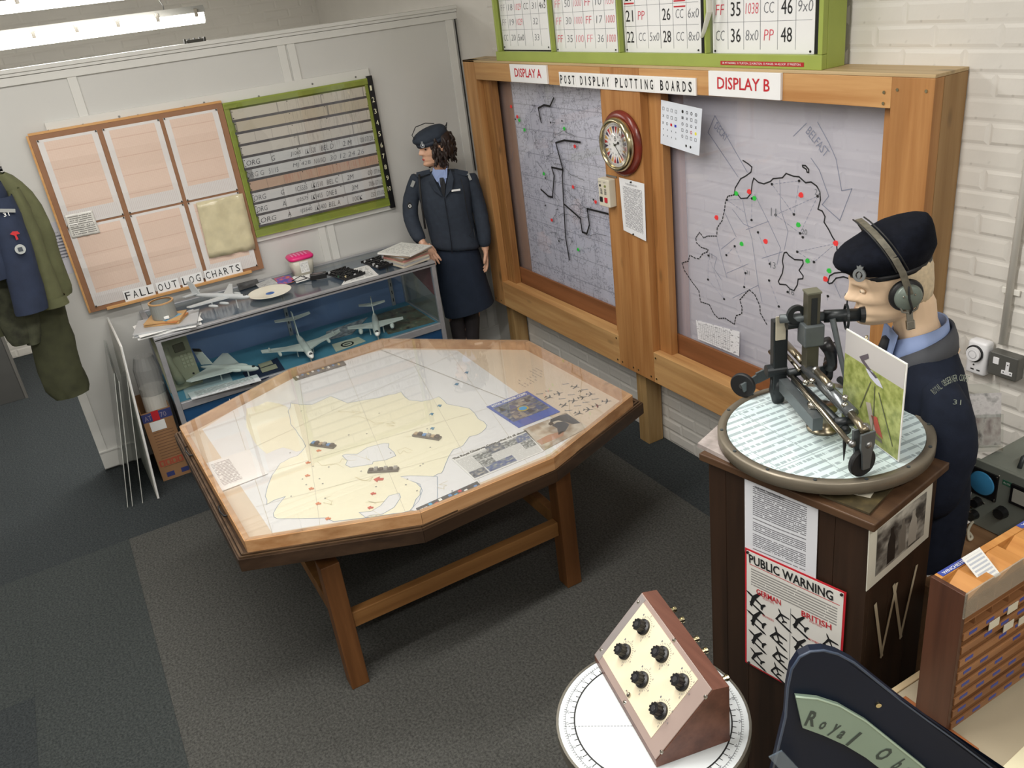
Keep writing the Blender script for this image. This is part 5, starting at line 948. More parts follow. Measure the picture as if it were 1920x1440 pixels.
for (a, b), s in zip(((888, 720), (823, 792), (820, 870), (843, 948), (885, 1038), (943, 1128)), ('first', 'second', 'third', 'fourth', 'fifth', 'sixth')): marker('small orange arrow on the map, %s from the far end of its row' % s, z3(a, b), OR_, ang=ang)
for (a, b), s in zip(((1215, 978), (1198, 1062), (1178, 1135)), ('beside', 'next beyond', 'farthest from')): marker('small red arrow on the map, %s the large red arrow' % s, z3(a, b), RDm, ang=ang)
marker('large red arrow on the map beside a raid plaque', z3(1247, 892), RDm, .02, ang)
for (a, b), s in zip(((435, 297), (365, 380), (243, 533), (187, 592), (192, 695)), ('first', 'second', 'third', 'fourth', 'last')): marker('small blue arrow on the map, %s of the line from far corner' % s, z4(a, b), BLm, .011, ang - 60)
# ============================================================ dark pedestal with plotting instrument
ZPD = 1.25
A_ = at(1310, 850, z=ZPD); B_ = at(1640, 985, z=ZPD); C_ = at(1775, 865, z=ZPD)
ex = (B_ - A_); LX = ex.length; ex.normalize(); ey = Vector((-ex.y, ex.x, 0)); LY = (C_ - B_).dot(ey)
PM_ = frame((A_.x, A_.y, 0), ex, ey, (0, 0, 1))
DWZ = wood('pedestal_wood', (58, 40, 28), (38, 26, 18), 'z', .45, knots=False, dark=(20, 12, 8)); DWT = wood('pedestal_top_wood', (88, 64, 44), (64, 44, 30), 'x', .45, knots=False)
t = thing('pedestal', 'tall dark stained wooden pedestal with pale inlaid letter W carrying round chart', 'pedestal', (A_ + (ex * LX + ey * LY) / 2)[:2] + (0,)); PD = t
obj('top_slab', MB(PM_).box((0, 0, ZPD - .022), (LX, LY, ZPD), .003), DWT, t); i0 = .018
for a, b in ((i0, .075), (.0755, .15), (.1505, .285), (.2855, .40), (.4005, LX - i0)): obj('front_plank', MB(PM_).box((a, i0, 0), (b, i0 + .018, ZPD - .0225), .0015), DWZ, t)
for a, b in ((i0 + .0185, .13), (.1305, .24), (.2405, LY - i0)): obj('side_plank', MB(PM_).box((LX - i0 - .018, a, 0), (LX - i0, b, ZPD - .0225), .0015), DWZ, t); obj('side_plank', MB(PM_).box((i0, a, 0), (i0 + .018, b, ZPD - .0225), .0015), DWZ, t)
obj('back_panel', MB(PM_).box((i0 + .0185, LY - i0 - .018, 0), (LX - i0 - .0185, LY - i0, ZPD - .0225)), DWZ, t)
fz = lambda a, b: (1300 + a / 3, 820 + b / 3)
pf = PM_ @ Vector((0, i0, 0)); ps = PM_ @ Vector((LX - i0, 0, 0)); fr_ = lambda a, b, d=.0: atp(*fz(a, b), pf - ey * d, ey); sd_ = lambda a, b, d=.0: atp(*fz(a, b), ps + ex * d, ex)
INL = plain('pale_inlay', (196, 186, 160), .5)
for (a, b), (c_, d) in (((1018, 938), (1054, 1228)), ((1050, 1228), (1138, 822)), ((1122, 830), (1162, 1122)), ((1158, 1122), (1250, 722))): obj('inlaid_letter_stroke', MB().ribbon([sd_(a, b), sd_(c_, d)], .012, ex, .003), INL, t, label='pale inlaid stroke of the letter W')
def pinned(name, label, cat, q, mat, n, th=.0015): t = thing(name, label, cat, q[0]); obj('sheet', MB().sheet(q, th), mat, t); return t
PN = printed('pedestal_notice_print', (226, 228, 234), (60, 60, 70), 40, .62, (.12, .86, .08, .90), 24, gap=.12)
q = [fr_(292, 640, .003), fr_(690, 810, .003), fr_(705, 365, .003), fr_(290, 205, .003)]
t = pinned('typed_notice', 'typed white notice pinned on pedestal front above the warning poster', 'notice', q, PN, ey)
FM_ = lambda o: frame(o, ex, (0, 0, 1))
text('lettering', 'THE POST INSTRUMENT', FM_(fr_(345, 285, .0048)), .09, .008, K_INK, t)
for a, b in ((297, 212), (693, 370)): p = fr_(a, b, .004); obj('pin', MB().cyl(p, p - ey * .004, .004, n=8), K_INK, t)
q = [fr_(300, 1245, .006), fr_(845, 1495, .006), fr_(862, 873, .006), fr_(292, 618, .006)]
q[0] = q[3] - Vector((0, 0, .415)); q[1] = q[2] - Vector((0, 0, .415))
t = thing('warning_poster', 'red edged PUBLIC WARNING poster with black aircraft silhouettes on pedestal', 'poster', q[0]); qo = q
obj('red_border', MB().sheet(q, .001), K_RED, t)
def pq(u, v, d=.0): return q[0].lerp(q[1], u).lerp(q[3].lerp(q[2], u), v) - ey * d
obj('sheet', MB().sheet([pq(.02, .014, .0012), pq(.98, .014, .0012), pq(.98, .986, .0012), pq(.02, .986, .0012)], .0005), printed('warning_print', (232, 230, 224), (120, 118, 116), 46, .66, (.05, .95, .72, .87), 34), t)
xu = (q[1] - q[0]).normalized(); yu = (q[3] - q[0]).normalized()
def ptx(s, u, v, w, hh, mat): text('lettering', s, frame(pq(u, v, .0022), xu, yu), w, hh, mat, t, bold=.02 if hh > .012 else 0)
PWd = (q[1] - q[0]).length; PH_ = (q[3] - q[0]).length
ptx('PUBLIC WARNING', .05, .895, PWd * .84, .030, K_INK); ptx('GERMAN', .13, .665, PWd * .26, .019, K_RED); ptx('BRITISH', .60, .665, PWd * .29, .019, K_RED); ptx('FIGHTERS', .2, .648, PWd * .12, .006, K_RED); ptx('FIGHTERS', .68, .648, PWd * .12, .006, K_RED); ptx('BOMBERS', .2, .50, PWd * .12, .007, K_RED); ptx('BOMBERS', .68, .50, PWd * .12, .007, K_RED)
mb = MB(); mb.ribbon([pq(.05, .885, .0022), pq(.95, .885, .0022)], .002, -ey, 0); obj('red_rule', mb, K_RED, t); obj('column_rule', MB().ribbon([pq(.49, .05, .0022), pq(.49, .68, .0022)], .0012, -ey, 0), K_GREY, t)
for i, (u, v, s_, a_, k) in enumerate([(.12, .61, .036, 60, 1), (.40, .58, .024, 25, 0), (.13, .45, .036, 65, 1), (.36, .40, .03, 15, 0), (.14, .28, .034, 60, 1), (.38, .24, .028, 20, 0), (.14, .12, .03, 50, 1), (.36, .10, .024, 20, 0), (.58, .60, .032, 60, 1), (.88, .57, .024, 25, 0), (.60, .42, .032, 60, 1), (.86, .38, .026, 20, 0), (.6, .2, .03, 50, 1)]):
    M = frame(pq(u, v, .0021), xu, yu) @ Matrix.Rotation(math.radians(a_), 4, 'Z'); obj('printed_aircraft', MB(M).prism(plane_poly(s_, i % 2), 0, .0004), K_INK, t)
    c_ = pq(u + .02, v - .07, .0021); M = frame(c_, xu, yu) @ Matrix.Rotation(math.radians(-25), 4, 'Z'); obj('printed_aircraft', MB(M).prism([(-.028, -.002), (.02, -.004), (.03, .0), (.02, .003), (-.018, .003), (-.026, .01)], 0, .0004), K_INK, t)
for u, v in ((.035, .975), (.965, .975), (.05, .02)): p = pq(u, v, .002); obj('pin', MB().cyl(p, p - ey * .004, .004, n=8), K_INK, t)
q = [sd_(970, 865, .003), sd_(1318, 558, .003), sd_(1345, 232, .003), sd_(988, 505, .003)]
t = thing('bw_photograph', 'black and white photograph print with white border on pedestal side', 'photograph', q[0]); obj('sheet', MB().sheet(q, .002), plain('photo_border', (216, 214, 200), .4), t)
q2 = [q[0].lerp(q[1], u).lerp(q[3].lerp(q[2], u), v) + ex * .0024 for u, v in ((.12, .13), (.9, .13), (.9, .87), (.12, .87))]; obj('photograph', MB().sheet(q2, .0005), photo('bw_people', [(36, 34, 32), (80, 78, 74), (150, 148, 140), (196, 194, 184)], 3.2, 9, det=3), t)
for k, (us, w_) in enumerate(((.30, .16), (.52, .15), (.74, .17))):
    pts = [(us - w_ / 2, .05), (us + w_ / 2, .05), (us + w_ * .45, .55), (us + w_ * .2, .66), (us + w_ * .2, .80), (us - w_ * .2, .80), (us - w_ * .2, .66), (us - w_ * .5, .5)]
    obj('photographed_person', MB().poly([q2[0].lerp(q2[1], u).lerp(q2[3].lerp(q2[2], u), v) + ex * .0006 for u, v in pts], ex, .0003), plain('bw_person_%s' % 'abc'[k], ((40, 38, 36), (120, 116, 108), (170, 166, 156))[k], .4), t)
# papers on the pedestal top
flat('plastic_sleeve', 'clear plastic sleeve of papers under the left rim of round chart', 'papers', [(1308, 838), (1368, 868), (1420, 830), (1350, 800)], ZPD + .001, plain('sleeve', (160, 150, 146), .12, var=.3, sc=30), .012)
flat('dark_booklet', 'dark gold lettered booklet on pedestal corner beneath round chart', 'booklet', [(1536, 930), (1630, 966), (1690, 900), (1600, 880)], ZPD + .001, photo('dark_booklet', [(52, 46, 34), (70, 62, 44), (96, 84, 56)], 3, 2), .006); flat('white_card', 'plain cream card sticking out beneath the round chart', 'card', [(1590, 925), (1632, 934), (1650, 905), (1600, 895)], ZPD + .0085, plain('cream_card', (206, 200, 182), .5), .002)
# round chart
RC = Vector((3.664, -1.036, 0)); RZ = 1.302; RR = .272
t = thing('chart_disc', 'round post instrument chart in grey metal rim on the pedestal', 'chart', (RC.x, RC.y, ZPD)); DM = Matrix.Translation((RC.x, RC.y, 0))
RIM = plain('bronze_grey_rim', (126, 118, 104), .4, .5, sc=12)
obj('rim', MB(DM).lathe([(.248, RZ - .004), (.250, RZ + .002), (RR - .004, RZ + .002), (RR, RZ - .002), (RR, RZ - .030), (RR - .006, RZ - .034), (.24, RZ - .034)], 72, caps=False), RIM, t, True)
m, nt, bs = newmat('chart_print'); v = objco(nt, (1, 1, 1), (0, 0, math.radians(-8)) if False else (0, 0, 0)); mpn = N(nt, 'ShaderNodeMapping'); nt.links.new(v, mpn.inputs[0]); mpn.inputs['Rotation'].default_value = (0, 0, math.radians(-86)); sx = N(nt, 'ShaderNodeSeparateXYZ'); nt.links.new(mpn.outputs[0], sx.inputs[0])
yr = mth(nt, 'MULTIPLY', sx.outputs[1], 38); rw_ = mth(nt, 'FLOOR', yr); fy = mth(nt, 'FRACT', yr); cb = N(nt, 'ShaderNodeCombineXYZ'); nt.links.new(mth(nt, 'MULTIPLY', sx.outputs[0], 130), cb.inputs[0]); nt.links.new(mth(nt, 'MULTIPLY', rw_, 5.3), cb.inputs[1])
k = mth(nt, 'MULTIPLY', band(nt, fy, .55, .95), mth(nt, 'GREATER_THAN', noise(nt, 1, 2, cb.outputs[0]), .42)); k = mth(nt, 'MULTIPLY', k, .5)
gx = mth(nt, 'LESS_THAN', mth(nt, 'FRACT', mth(nt, 'MULTIPLY', sx.outputs[0], 9)), .02); gy = mth(nt, 'LESS_THAN', mth(nt, 'FRACT', mth(nt, 'MULTIPLY', sx.outputs[1], 10.5)), .03); k = mth(nt, 'MAXIMUM', k, mth(nt, 'MULTIPLY', mth(nt, 'MAXIMUM', gx, gy), .5))
nt.links.new(mixc(nt, k, lin((206, 222, 224)), lin((70, 84, 92))), bs.inputs['Base Color']); bs.inputs['Roughness'].default_value = .12
obj('chart', MB(DM).lathe([(.001, RZ - .012), (.2475, RZ - .012), (.2475, RZ - .001), (.001, RZ - .001)], 72), m, t); obj('turntable_foot', MB(DM).lathe([(.10, ZPD + .0005), (.11, ZPD + .0005), (.06, ZPD + .012), (.06, RZ - .0125), (.001, RZ - .0125)], 32), DARKM, t)
for k in range(14): a = math.radians(k * 25.7); obj('rim_bolt', MB(DM).cyl((.261 * math.cos(a), .261 * math.sin(a), RZ + .001), (.261 * math.cos(a), .261 * math.sin(a), RZ + .0045), .0045, n=10), DARKM, t)
for i, (u, v) in enumerate(((1585, 757), (1375, 815), (1422, 855), (1700, 780))): pass
# instrument
IN = thing('post_instrument', 'grey metal aircraft plotting instrument with black wheels on round chart', 'instrument', (RC.x, RC.y, RZ)); GM = plain('instrument_grey', (96, 102, 104), .38, .4, sc=30); GM2 = plain('instrument_dark', (38, 42, 44), .4, .3); ROD = plain('worn_steel', (150, 142, 128), .25, 1, sc=40); BRZ = plain('worn_brass', (146, 136, 116), .28, .9)
def ip(n, mb, mat, sm=False): return obj(n, mb, mat, IN, sm)
ip('pivot_base', MB(DM).lathe([(.001, RZ), (.042, RZ), (.042, RZ + .008), (.03, RZ + .01), (.028, RZ + .055), (.034, RZ + .058), (.034, RZ + .066), (.001, RZ + .07)], 24), BRZ, True)
za = 1.415
f0 = at(1622, 812, z=za); w1 = at(1616, 892, z=RZ + .002); fwd = Vector((f0.x - RC.x, f0.y - RC.y, 0)).normalized(); sde = Vector((-fwd.y, fwd.x, 0))
def wheel(u, v, r, ctr=None, axis=None):
    c = Vector(ctr); ax_ = Vector(axis).normalized(); M = frame(c, (0, 0, 1), ax_.cross(Vector((0, 0, 1))), ax_)
    w = ip('wheel', MB(M).lathe([(.005, -.007), (r - .003, -.007), (r, -.004), (r, .004), (r - .003, .007), (.005, .007)], 36), plain('rubber_black', (22, 22, 24), .6)); obj('hub', MB(M).lathe([(.001, -.010), (.008, -.010), (.008, .010), (.001, .010)], 16), STEEL, w)
    return c
cw = wheel(0, 0, .037, at(1616, 866, z=RZ + .039), (fwd * .95 + sde * .3))
fwd0, sde0 = fwd, sde; wx_ = (sde * .95 - fwd * .3)
ip('wheel_bracket', MB(frame(cw, wx_, (0, 0, 1))).prism([(-.010, -.012), (.010, -.012), (.014, .03), (.02, .05), (.02, .085), (-.02, .085), (-.02, .05), (-.014, .03)], .010, .016), GM); ip('wheel_bracket', MB(frame(cw, wx_, (0, 0, 1))).prism([(-.010, -.012), (.010, -.012), (.014, .03), (.02, .05), (.02, .085), (-.02, .085), (-.02, .05), (-.014, .03)], -.016, -.010), GM)
cl_ = wheel(0, 0, .037, at(1393, 722, z=RZ + .039), Vector((.35, -.9, 0))); 
plp = at(1458, 690, z=1.37); ip('wheel_arm', MB().plate(cl_ + Vector((.012, -.006, 0)), cl_.lerp(plp, .45) + Vector((.008, -.004, .006)), .026, .006).plate(cl_.lerp(plp, .45) + Vector((.008, -.004, .006)), plp, .034, .006), GM); wheel(0, 0, .037, at(1553, 690, z=RZ + .039), Vector((.6, .8, 0)))
w3 = at(1553, 690, z=RZ + .039); ip('wheel_arm', MB().plate(w3 + Vector((.006, -.012, 0)), at(1520, 700, z=1.36), .03, .006), GM)
# rods: along the arm at height za
def hr_(n, a, b, z, r, mat, z2=None): return ip(n, MB().tube([at(*a, z=z), at(*b, z=z2 or z)], r, 12), mat, True)
hr_('guide_rod', (1444, 659), (1592, 829), 1.405, .0065, ROD); hr_('guide_rod', (1468, 658), (1500, 695), 1.425, .0055, ROD); hr_('guide_rod', (1470, 640), (1505, 678), 1.435, .010, BRZ)
hr_('main_tube', (1512, 690), (1598, 776), 1.428, .0165, plain('grey_tube', (112, 116, 118), .25, .7)); hr_('slide_rod', (1595, 775), (1622, 808), 1.428, .010, BRZ); hr_('level_tube', (1530, 694), (1556, 722), 1.452, .0085, BRZ)
for p in ((1530, 694), (1557, 724)): ip('level_cap', MB().ball(at(*p, z=1.452), .011, 10, 6), STEEL, True)
hr_('side_bar', (1490, 712), (1588, 808), 1.39, .011, GM2); ip('lower_girder', MB().plate(at(1470, 722, z=1.365), at(1530, 792, z=1.362), .036, .026), GM); hr_('link_rod', (1492, 715), (1526, 762), 1.392, .005, BRZ, 1.375); hr_('cross_bar', (1478, 700), (1520, 692), 1.41, .012, GM2); hr_('cross_bar', (1565, 792), (1600, 790), 1.405, .012, GM2)
for p, z in (((1511, 717), 1.44), ((1523, 714), 1.44), ((1585, 746), 1.452), ((1584, 760), 1.44)): ip('adjusting_knob', MB().ball(at(*p, z=z), .0085, 12, 8), CHROME, True)
ip('bracket_bolt', MB().ball(at(1622, 803, z=1.425), .014, 12, 8), STEEL, True); ip('bracket_bolt', MB().ball(at(1597, 832, z=1.40), .010, 12, 8), STEEL, True); ip('bracket_bolt', MB().ball(at(1627, 833, z=1.395), .010, 12, 8), STEEL, True)
p = at(1584, 826, z=1.395); ip('pointer', MB().cyl(p, p - Vector((0, 0, .055)), .005, .001, 8), K_INK); ip('pointer_head', MB().tube([at(1523, 755, z=1.39), at(1526, 768, z=1.378)], .014, 12), CHROME, True)
cb0 = at(1518, 690, z=1.43); zt_ = None
for k in range(60):
    z = 1.5 + k * .005; c2_ = cb0.copy(); c2_.z = z
    # height of the column from its top in view
    if at(1518, 548, x=cb0.x).z < z: break
ztop = at(1518, 550, x=cb0.x).z
CMt = frame((cb0.x, cb0.y, 0), fwd, sde, (0, 0, 1))
ip('column', MB(CMt).box((-.017, -.017, 1.40), (.017, .017, ztop), .002), plain('column_grey', (84, 82, 70), .4, .4)); ip('column_cap', MB(CMt).box((-.019, -.019, ztop + .0003), (.019, .019, ztop + .006), .001), plain('column_cap', (120, 120, 104), .4, .4)); ip('column_groove', MB(CMt).box((.0171, -.008, 1.53), (.018, .008, ztop - .01)), GM2)
zc = at(1518, 625, x=cb0.x).z; ip('collar', MB(CMt).box((-.027, -.027, zc - .03), (.027, .027, zc + .03), .004), GM); ip('clamp_screw', MB(CMt).cyl((-.03, -.055, zc + .02), (-.03, -.02, zc + .02), .014, n=16), GM2)
# sight tube, ring and eyepiece
zs = at(1518, 600, x=cb0.x).z
s0, s1, s2 = at(1462, 598, z=zs), at(1545, 593, z=zs), at(1612, 590, z=zs)
ip('sight_tube', MB().tube([s0, s0.lerp(s1, .5), s1], [.012, .013, .013], 14), GM, True); ip('sight_tube', MB().tube([s1, s2], .017, 16), GM2, True); ip('eyepiece', MB().tube([s2, s2 + (s2 - s1).normalized() * .012], [.02, .022], 16), BLACKP)
rc_ = at(1587, 594, z=zs + .005); ad = (s2 - s1).normalized(); mb = MB(frame(rc_, (0, 0, 1), ad.cross(Vector((0, 0, 1))), ad)); mb.lathe([(.030, -.003), (.034, -.003), (.034, .003), (.030, .003), (.030, -.003)], 32, caps=False); ip('ring_sight', mb, GM2); ip('sight_post', MB().cyl(rc_ + Vector((0, 0, .03)), rc_ + Vector((0, 0, .045)), .002, n=6), GM2)
ip('sight_wheel', MB(frame(s0 + Vector((.03, .03, .012)), (0, 0, 1), sde, fwd)).lathe([(.012, -.006), (.026, -.006), (.026, .006), (.012, .006), (.012, -.006)], 28, caps=False), GM2)
up0 = at(1459, 735, z=1.335); zu = at(1457, 600, x=up0.x).z; UM = frame((up0.x, up0.y, 0), fwd, sde, (0, 0, 1))
ip('upright_arm', MB(UM).box((-.014, -.02, 1.335), (.014, .02, min(zu, zs + .02)), .003), GM2); ip('upright_foot', MB(UM).loft([((0, 0, 1.305), (.012, 0, 0), (0, .016, 0)), ((0, 0, 1.345), (.02, 0, 0), (0, .026, 0)), ((0, 0, 1.38), (.014, 0, 0), (0, .02, 0))], 14), GM2, True)
ip('paper_tag', MB(UM).box((.015, -.016, zs - .07), (.018, .012, zs + .0), .001), plain('tag_cream', (188, 180, 160), .5)); ip('rod_boss', MB(UM).cyl((.0, -.035, 1.405), (.0, .02, 1.405), .018, n=16), GM2)
h0 = at(1545, 640, z=1.47); ip('hand_grip', MB().tube([h0, h0 + Vector((.01, .015, -.03)), h0 + Vector((.005, .03, -.07)), h0 + Vector((-.01, .04, -.09))], [.02, .018, .014, .02], 14), BLACKP, True)
lv0, lv1 = at(1561, 598, z=zs), at(1588, 722, z=1.40); ip('lever', MB().tube([lv0, lv0.lerp(lv1, .5), lv1], [.008, .007, .006], 10), GM); ip('lever_foot', MB().cyl(lv1, lv1 + Vector((-.04, .02, -.005)), .01, n=12), GM2)
# photo card standing on the chart
br = at(1684, 866, z=RZ + .0025); bl = at(1590, 795, z=RZ + .0025); wd = (bl - br).normalized(); nrm = wd.cross(Vector((0, 0, 1))); 
if nrm.dot(CP - br) < 0: nrm = -nrm
tr = atp(1669, 664, br, nrm); hgt = tr.z - br.z; tl = atp(1560, 604, br, nrm); lean = Vector((0, 0, hgt)); lw = max(.16, min(.24, (tl - tr).dot(wd)))
q = [br + wd * lw, br, br + lean, br + wd * lw + Vector((0, 0, hgt * 1.0))]
t = thing('photo_card', 'stiff colour photo card of instrument on grass standing on round chart', 'photograph', br); 
m, nt, bs = newmat('card_photo'); uv, u, v = uvn(nt); ng = noise(nt, 12, 4, uv); gr = ramp(nt, ng, [(.35, lin((128, 138, 72))), (.65, lin((172, 178, 108)))])
hz = mth(nt, 'GREATER_THAN', v, .75); nt.links.new(mixc(nt, hz, gr, lin((186, 182, 180))), bs.inputs['Base Color']); bs.inputs['Roughness'].default_value = .25
obj('board', MB().sheet([p - nrm * .003 for p in q], .003), PAPER, t); obj('photograph', MB().sheet([q[0] + Vector((0, 0, .003)), q[1] + Vector((0, 0, .003)) + wd * .003, q[2] - Vector((0, 0, .003)) + wd * .003, q[3] - Vector((0, 0, .003))], .0005), m, t)
cq = lambda u, v: q[0].lerp(q[1], u).lerp(q[3].lerp(q[2], u), v) + nrm * .0012
for n_, pts, mm in (('printed_disc', [(.38, .72), (.46, .66), (.58, .625), (.68, .63), (.62, .68), (.48, .735)], (200, 200, 214)), ('printed_instrument', [(.26, .80), (.40, .88), (.42, .84), (.34, .79), (.46, .74), (.58, .70), (.56, .68), (.40, .73), (.32, .76)], (92, 84, 92)), ('printed_red_case', [(.52, .28), (.62, .30), (.74, .12), (.62, .14)], (186, 84, 70)), ('printed_grey_case', [(.42, .38), (.50, .40), (.62, .14), (.54, .14)], (170, 160, 150)), ('printed_shadow', [(.52, .12), (.72, .10), (.74, .07), (.55, .07)], (120, 112, 100))): obj(n_, MB().poly([cq(*p) for p in pts], nrm, .0004), plain(n_, mm, .4), t)
for a, b in (((.48, .62), (.33, .28)), ((.55, .6), (.57, .12)), ((.62, .56), (.9, .12))): obj('printed_leg', MB().ribbon([cq(*a), cq(*b)], .003, nrm, .0006), plain('printed_leg', (90, 92, 70), .5), t)
# ============================================================ knob box on its round chart
Lp, Bp, Dp = at(1116, 1240, z=.8), at(1231, 1440, z=.8), at(1383, 1416, z=.8)
bx = (Bp - Lp); BL_ = bx.length; bx.normalize(); by = Vector((-bx.y, bx.x, 0)); KM = frame(Lp, bx, by, (0, 0, 1)); Dn = .19
KM[2][3] = .802
t = thing('knob_box', 'sloping wooden box with cream panel of six black knobs on white round chart', 'control box', (Lp + (bx * BL_ + by * Dn) / 2)[:2] + (.802,)); KB = t
KW = wood('mahogany_case', (118, 78, 64), (90, 56, 46), 'x', .4, knots=False)
SW = Matrix(((0, 0, 1, 0), (1, 0, 0, 0), (0, 1, 0, 0), (0, 0, 0, 1)))   # prism z -> box length
prof = [(0, 0), (Dn, 0), (Dn, .172), (.150, .178), (0, .02)]
obj('case', MB(KM @ SW).prism(prof, 0, BL_), KW, t)
s0_, s1_ = Vector((0, 0, .02)), Vector((0, .150, .178)); sl = (s1_ - s0_); SLn = sl.length; sl.normalize(); PMx = KM @ frame(s0_, (1, 0, 0), sl)
obj('front_plate', MB(PMx).box((.002, .002, .0003), (BL_ - .002, SLn - .001, .0035), .001), plain('plate_pinkish', (172, 152, 144), .35, .2), t); obj('cream_panel', MB(PMx).box((.03, .022, .0036), (BL_ - .048, SLn - .014, .0048)), plain('panel_cream', (226, 214, 186), .4), t); obj('grey_edge', MB(PMx).box((.004, .004, .0036), (.03, SLn - .004, .0042)), plain('plate_grey', (168, 160, 158), .35, .4), t)
fx = atp
pn = (PMx.to_3x3() @ Vector((0, 0, 1))); po = PMx @ Vector((0, 0, .005))
for i, (a, b) in enumerate([(830, 385), (690, 570), (970, 590), (820, 780), (1120, 800), (960, 1015)]):
    w_ = atp(1000 + a / 4, 1080 + b / 4, po, pn); l = PMx.inverted() @ w_; MK = PMx @ Matrix.Translation((l.x, l.y, .0049))
    k = obj('knob', MB(MK).lathe([(.001, 0), (.0205, 0), (.0205, .006), (.014, .009), (.013, .026), (.0115, .028), (.001, .028)], 28), BLACKP, t, False)
    fl = MB(MK)
    for j in range(9): an = 2 * math.pi * j / 9; fl.cyl((.0125 * math.cos(an), .0125 * math.sin(an), .0085), (.0118 * math.cos(an), .0118 * math.sin(an), .0275), .0036, n=8)
    obj('knob_flute', fl, BLACKP, k, kind='stuff'); obj('knob_cap', MB(MK).lathe([(.001, .0282), (.007, .0282), (.006, .0292), (.001, .0294)], 16), plain('knob_shine', (60, 60, 62), .15), k)
    tk = MB(MK)
    for j in range(21): an = math.radians(-60 + j * 12); tk.box((.0245, -.0004, 0), (.029, .0004, .0004), R=Matrix.Rotation(an, 3, 'Z'))
    obj('dial_ticks', tk, K_GREY, t, kind='stuff')
    for j, s_ in enumerate(('5', '4', '3', '2', '1', '0')): an = math.radians(-55 + j * 50); text('numeral', s_, MK @ Matrix.Translation((.034 * math.cos(an) - .002, .034 * math.sin(an) - .0025, 0)), .004, .005, K_GREY, t, th=.0004)
for a, b in ((787, 195), (508, 552), (1053, 480), (683, 945), (1290, 905), (960, 1318)): l = PMx.inverted() @ atp(1000 + a / 4, 1080 + b / 4, po, pn); obj('screw', MB(PMx).lathe([(.001, .0036), (.0055, .0036), (.004, .0065), (.001, .0072)], 12, R=Matrix.Translation((l.x, l.y, 0))), CHROME, t)
l = PMx.inverted() @ atp(1180, 1303, po, pn); obj('toggle_switch', MB(PMx).cyl((l.x, l.y, .0048), (l.x, l.y, .009), .006, n=12).cyl((l.x, l.y, .008), (l.x - .004, l.y + .006, .018), .002, n=8), CHROME, t)
for k in (.06, .10, .17, .21, .30): 
    T_ = KM @ Matrix.Translation((k * .368 / .34, Dn, .150)); obj('terminal', MB(T_).cyl((0, 0, 0), (0, .016, .0), .006, n=10).cyl((0, .016, 0), (0, .022, 0), .008, n=10), BRASS, t)
dc = at(1043, 1340, z=.8).lerp(at(1408, 1340, z=.8), .5); dr = .24; dc = Vector((3.785, -1.722, 0)) if False else dc
pts_ = [at(u, v, z=.8) for u, v in ((1043, 1345), (1065, 1280), (1116, 1240), (1408, 1345), (1392, 1290))]
# circle through three rim points
def circ(a, b, c):
    ax_, ay_, bx_, by_, cx_, cy_ = a.x, a.y, b.x, b.y, c.x, c.y; d = 2 * (ax_ * (by_ - cy_) + bx_ * (cy_ - ay_) + cx_ * (ay_ - by_))
    ux = ((ax_**2 + ay_**2) * (by_ - cy_) + (bx_**2 + by_**2) * (cy_ - ay_) + (cx_**2 + cy_**2) * (ay_ - by_)) / d; uy = ((ax_**2 + ay_**2) * (cx_ - bx_) + (bx_**2 + by_**2) * (ax_ - cx_) + (cx_**2 + cy_**2) * (bx_ - ax_)) / d
    return Vector((ux, uy, 0)), math.hypot(ux - ax_, uy - ay_)
dc, dr = circ(pts_[0], pts_[2], pts_[3])
t = thing('bearing_table', 'white round bearing chart with degree scale under sloping knob box', 'table', (dc.x, dc.y, 0)); DM2 = Matrix.Translation((dc.x, dc.y, 0))
obj('chart_top', MB(DM2).lathe([(.001, .772), (dr - .006, .772), (dr - .006, .8), (.001, .8)], 72), plain('bearing_white', (222, 228, 230), .25, var=.02), t); obj('rim', MB(DM2).lathe([(dr - .006, .765), (dr, .765), (dr, .801), (dr - .006, .8015)], 72, caps=False), plain('rim_dark', (110, 106, 96), .4, .4), t)
rg = MB(DM2); rg.lathe([(dr * .80, .8003), (dr * .815, .8003), (dr * .815, .8008), (dr * .80, .8008)], 90, caps=False); obj('scale_ring', rg, K_INK, t)
rg = MB(DM2); rg.lathe([(dr * .90, .8003), (dr * .904, .8003), (dr * .904, .8006), (dr * .90, .8006)], 90, caps=False); obj('scale_ring', rg, K_GREY, t)
tk = MB(DM2)
for j in range(72): tk.box((dr * .815, -.0008, .8003), (dr * (.85 if j % 2 else .865), .0008, .8008), R=Matrix.Rotation(math.radians(j * 5), 3, 'Z'))
for j in range(180): tk.box((dr * .9, -.0004, .8003), (dr * .925, .0004, .8006), R=Matrix.Rotation(math.radians(j * 2), 3, 'Z'))
obj('degree_ticks', tk, K_INK, t, kind='stuff')
for j in range(36): a = math.radians(j * 10); text('numeral', str(j + 1), DM2 @ Matrix.Rotation(a, 4, 'Z') @ Matrix.Translation((dr * .872, 0, .8003)) @ Matrix.Rotation(-math.pi / 2, 4, 'Z') @ Matrix.Translation((-.005, 0, 0)), .010, .007, K_GREY, t, th=.0003)
obj('bearing_line', MB(DM2).ribbon([(-.1, -.19, .8), (.02, -.02, .8)], .0015, UP, .0006, .008), K_GREY, t, kind='stuff'); obj('stem', MB(DM2).lathe([(.001, 0), (.17, 0), (.17, .02), (.035, .05), (.03, .72), (.12, .7715), (.001, .7715)], 32), DARKM, t, True)
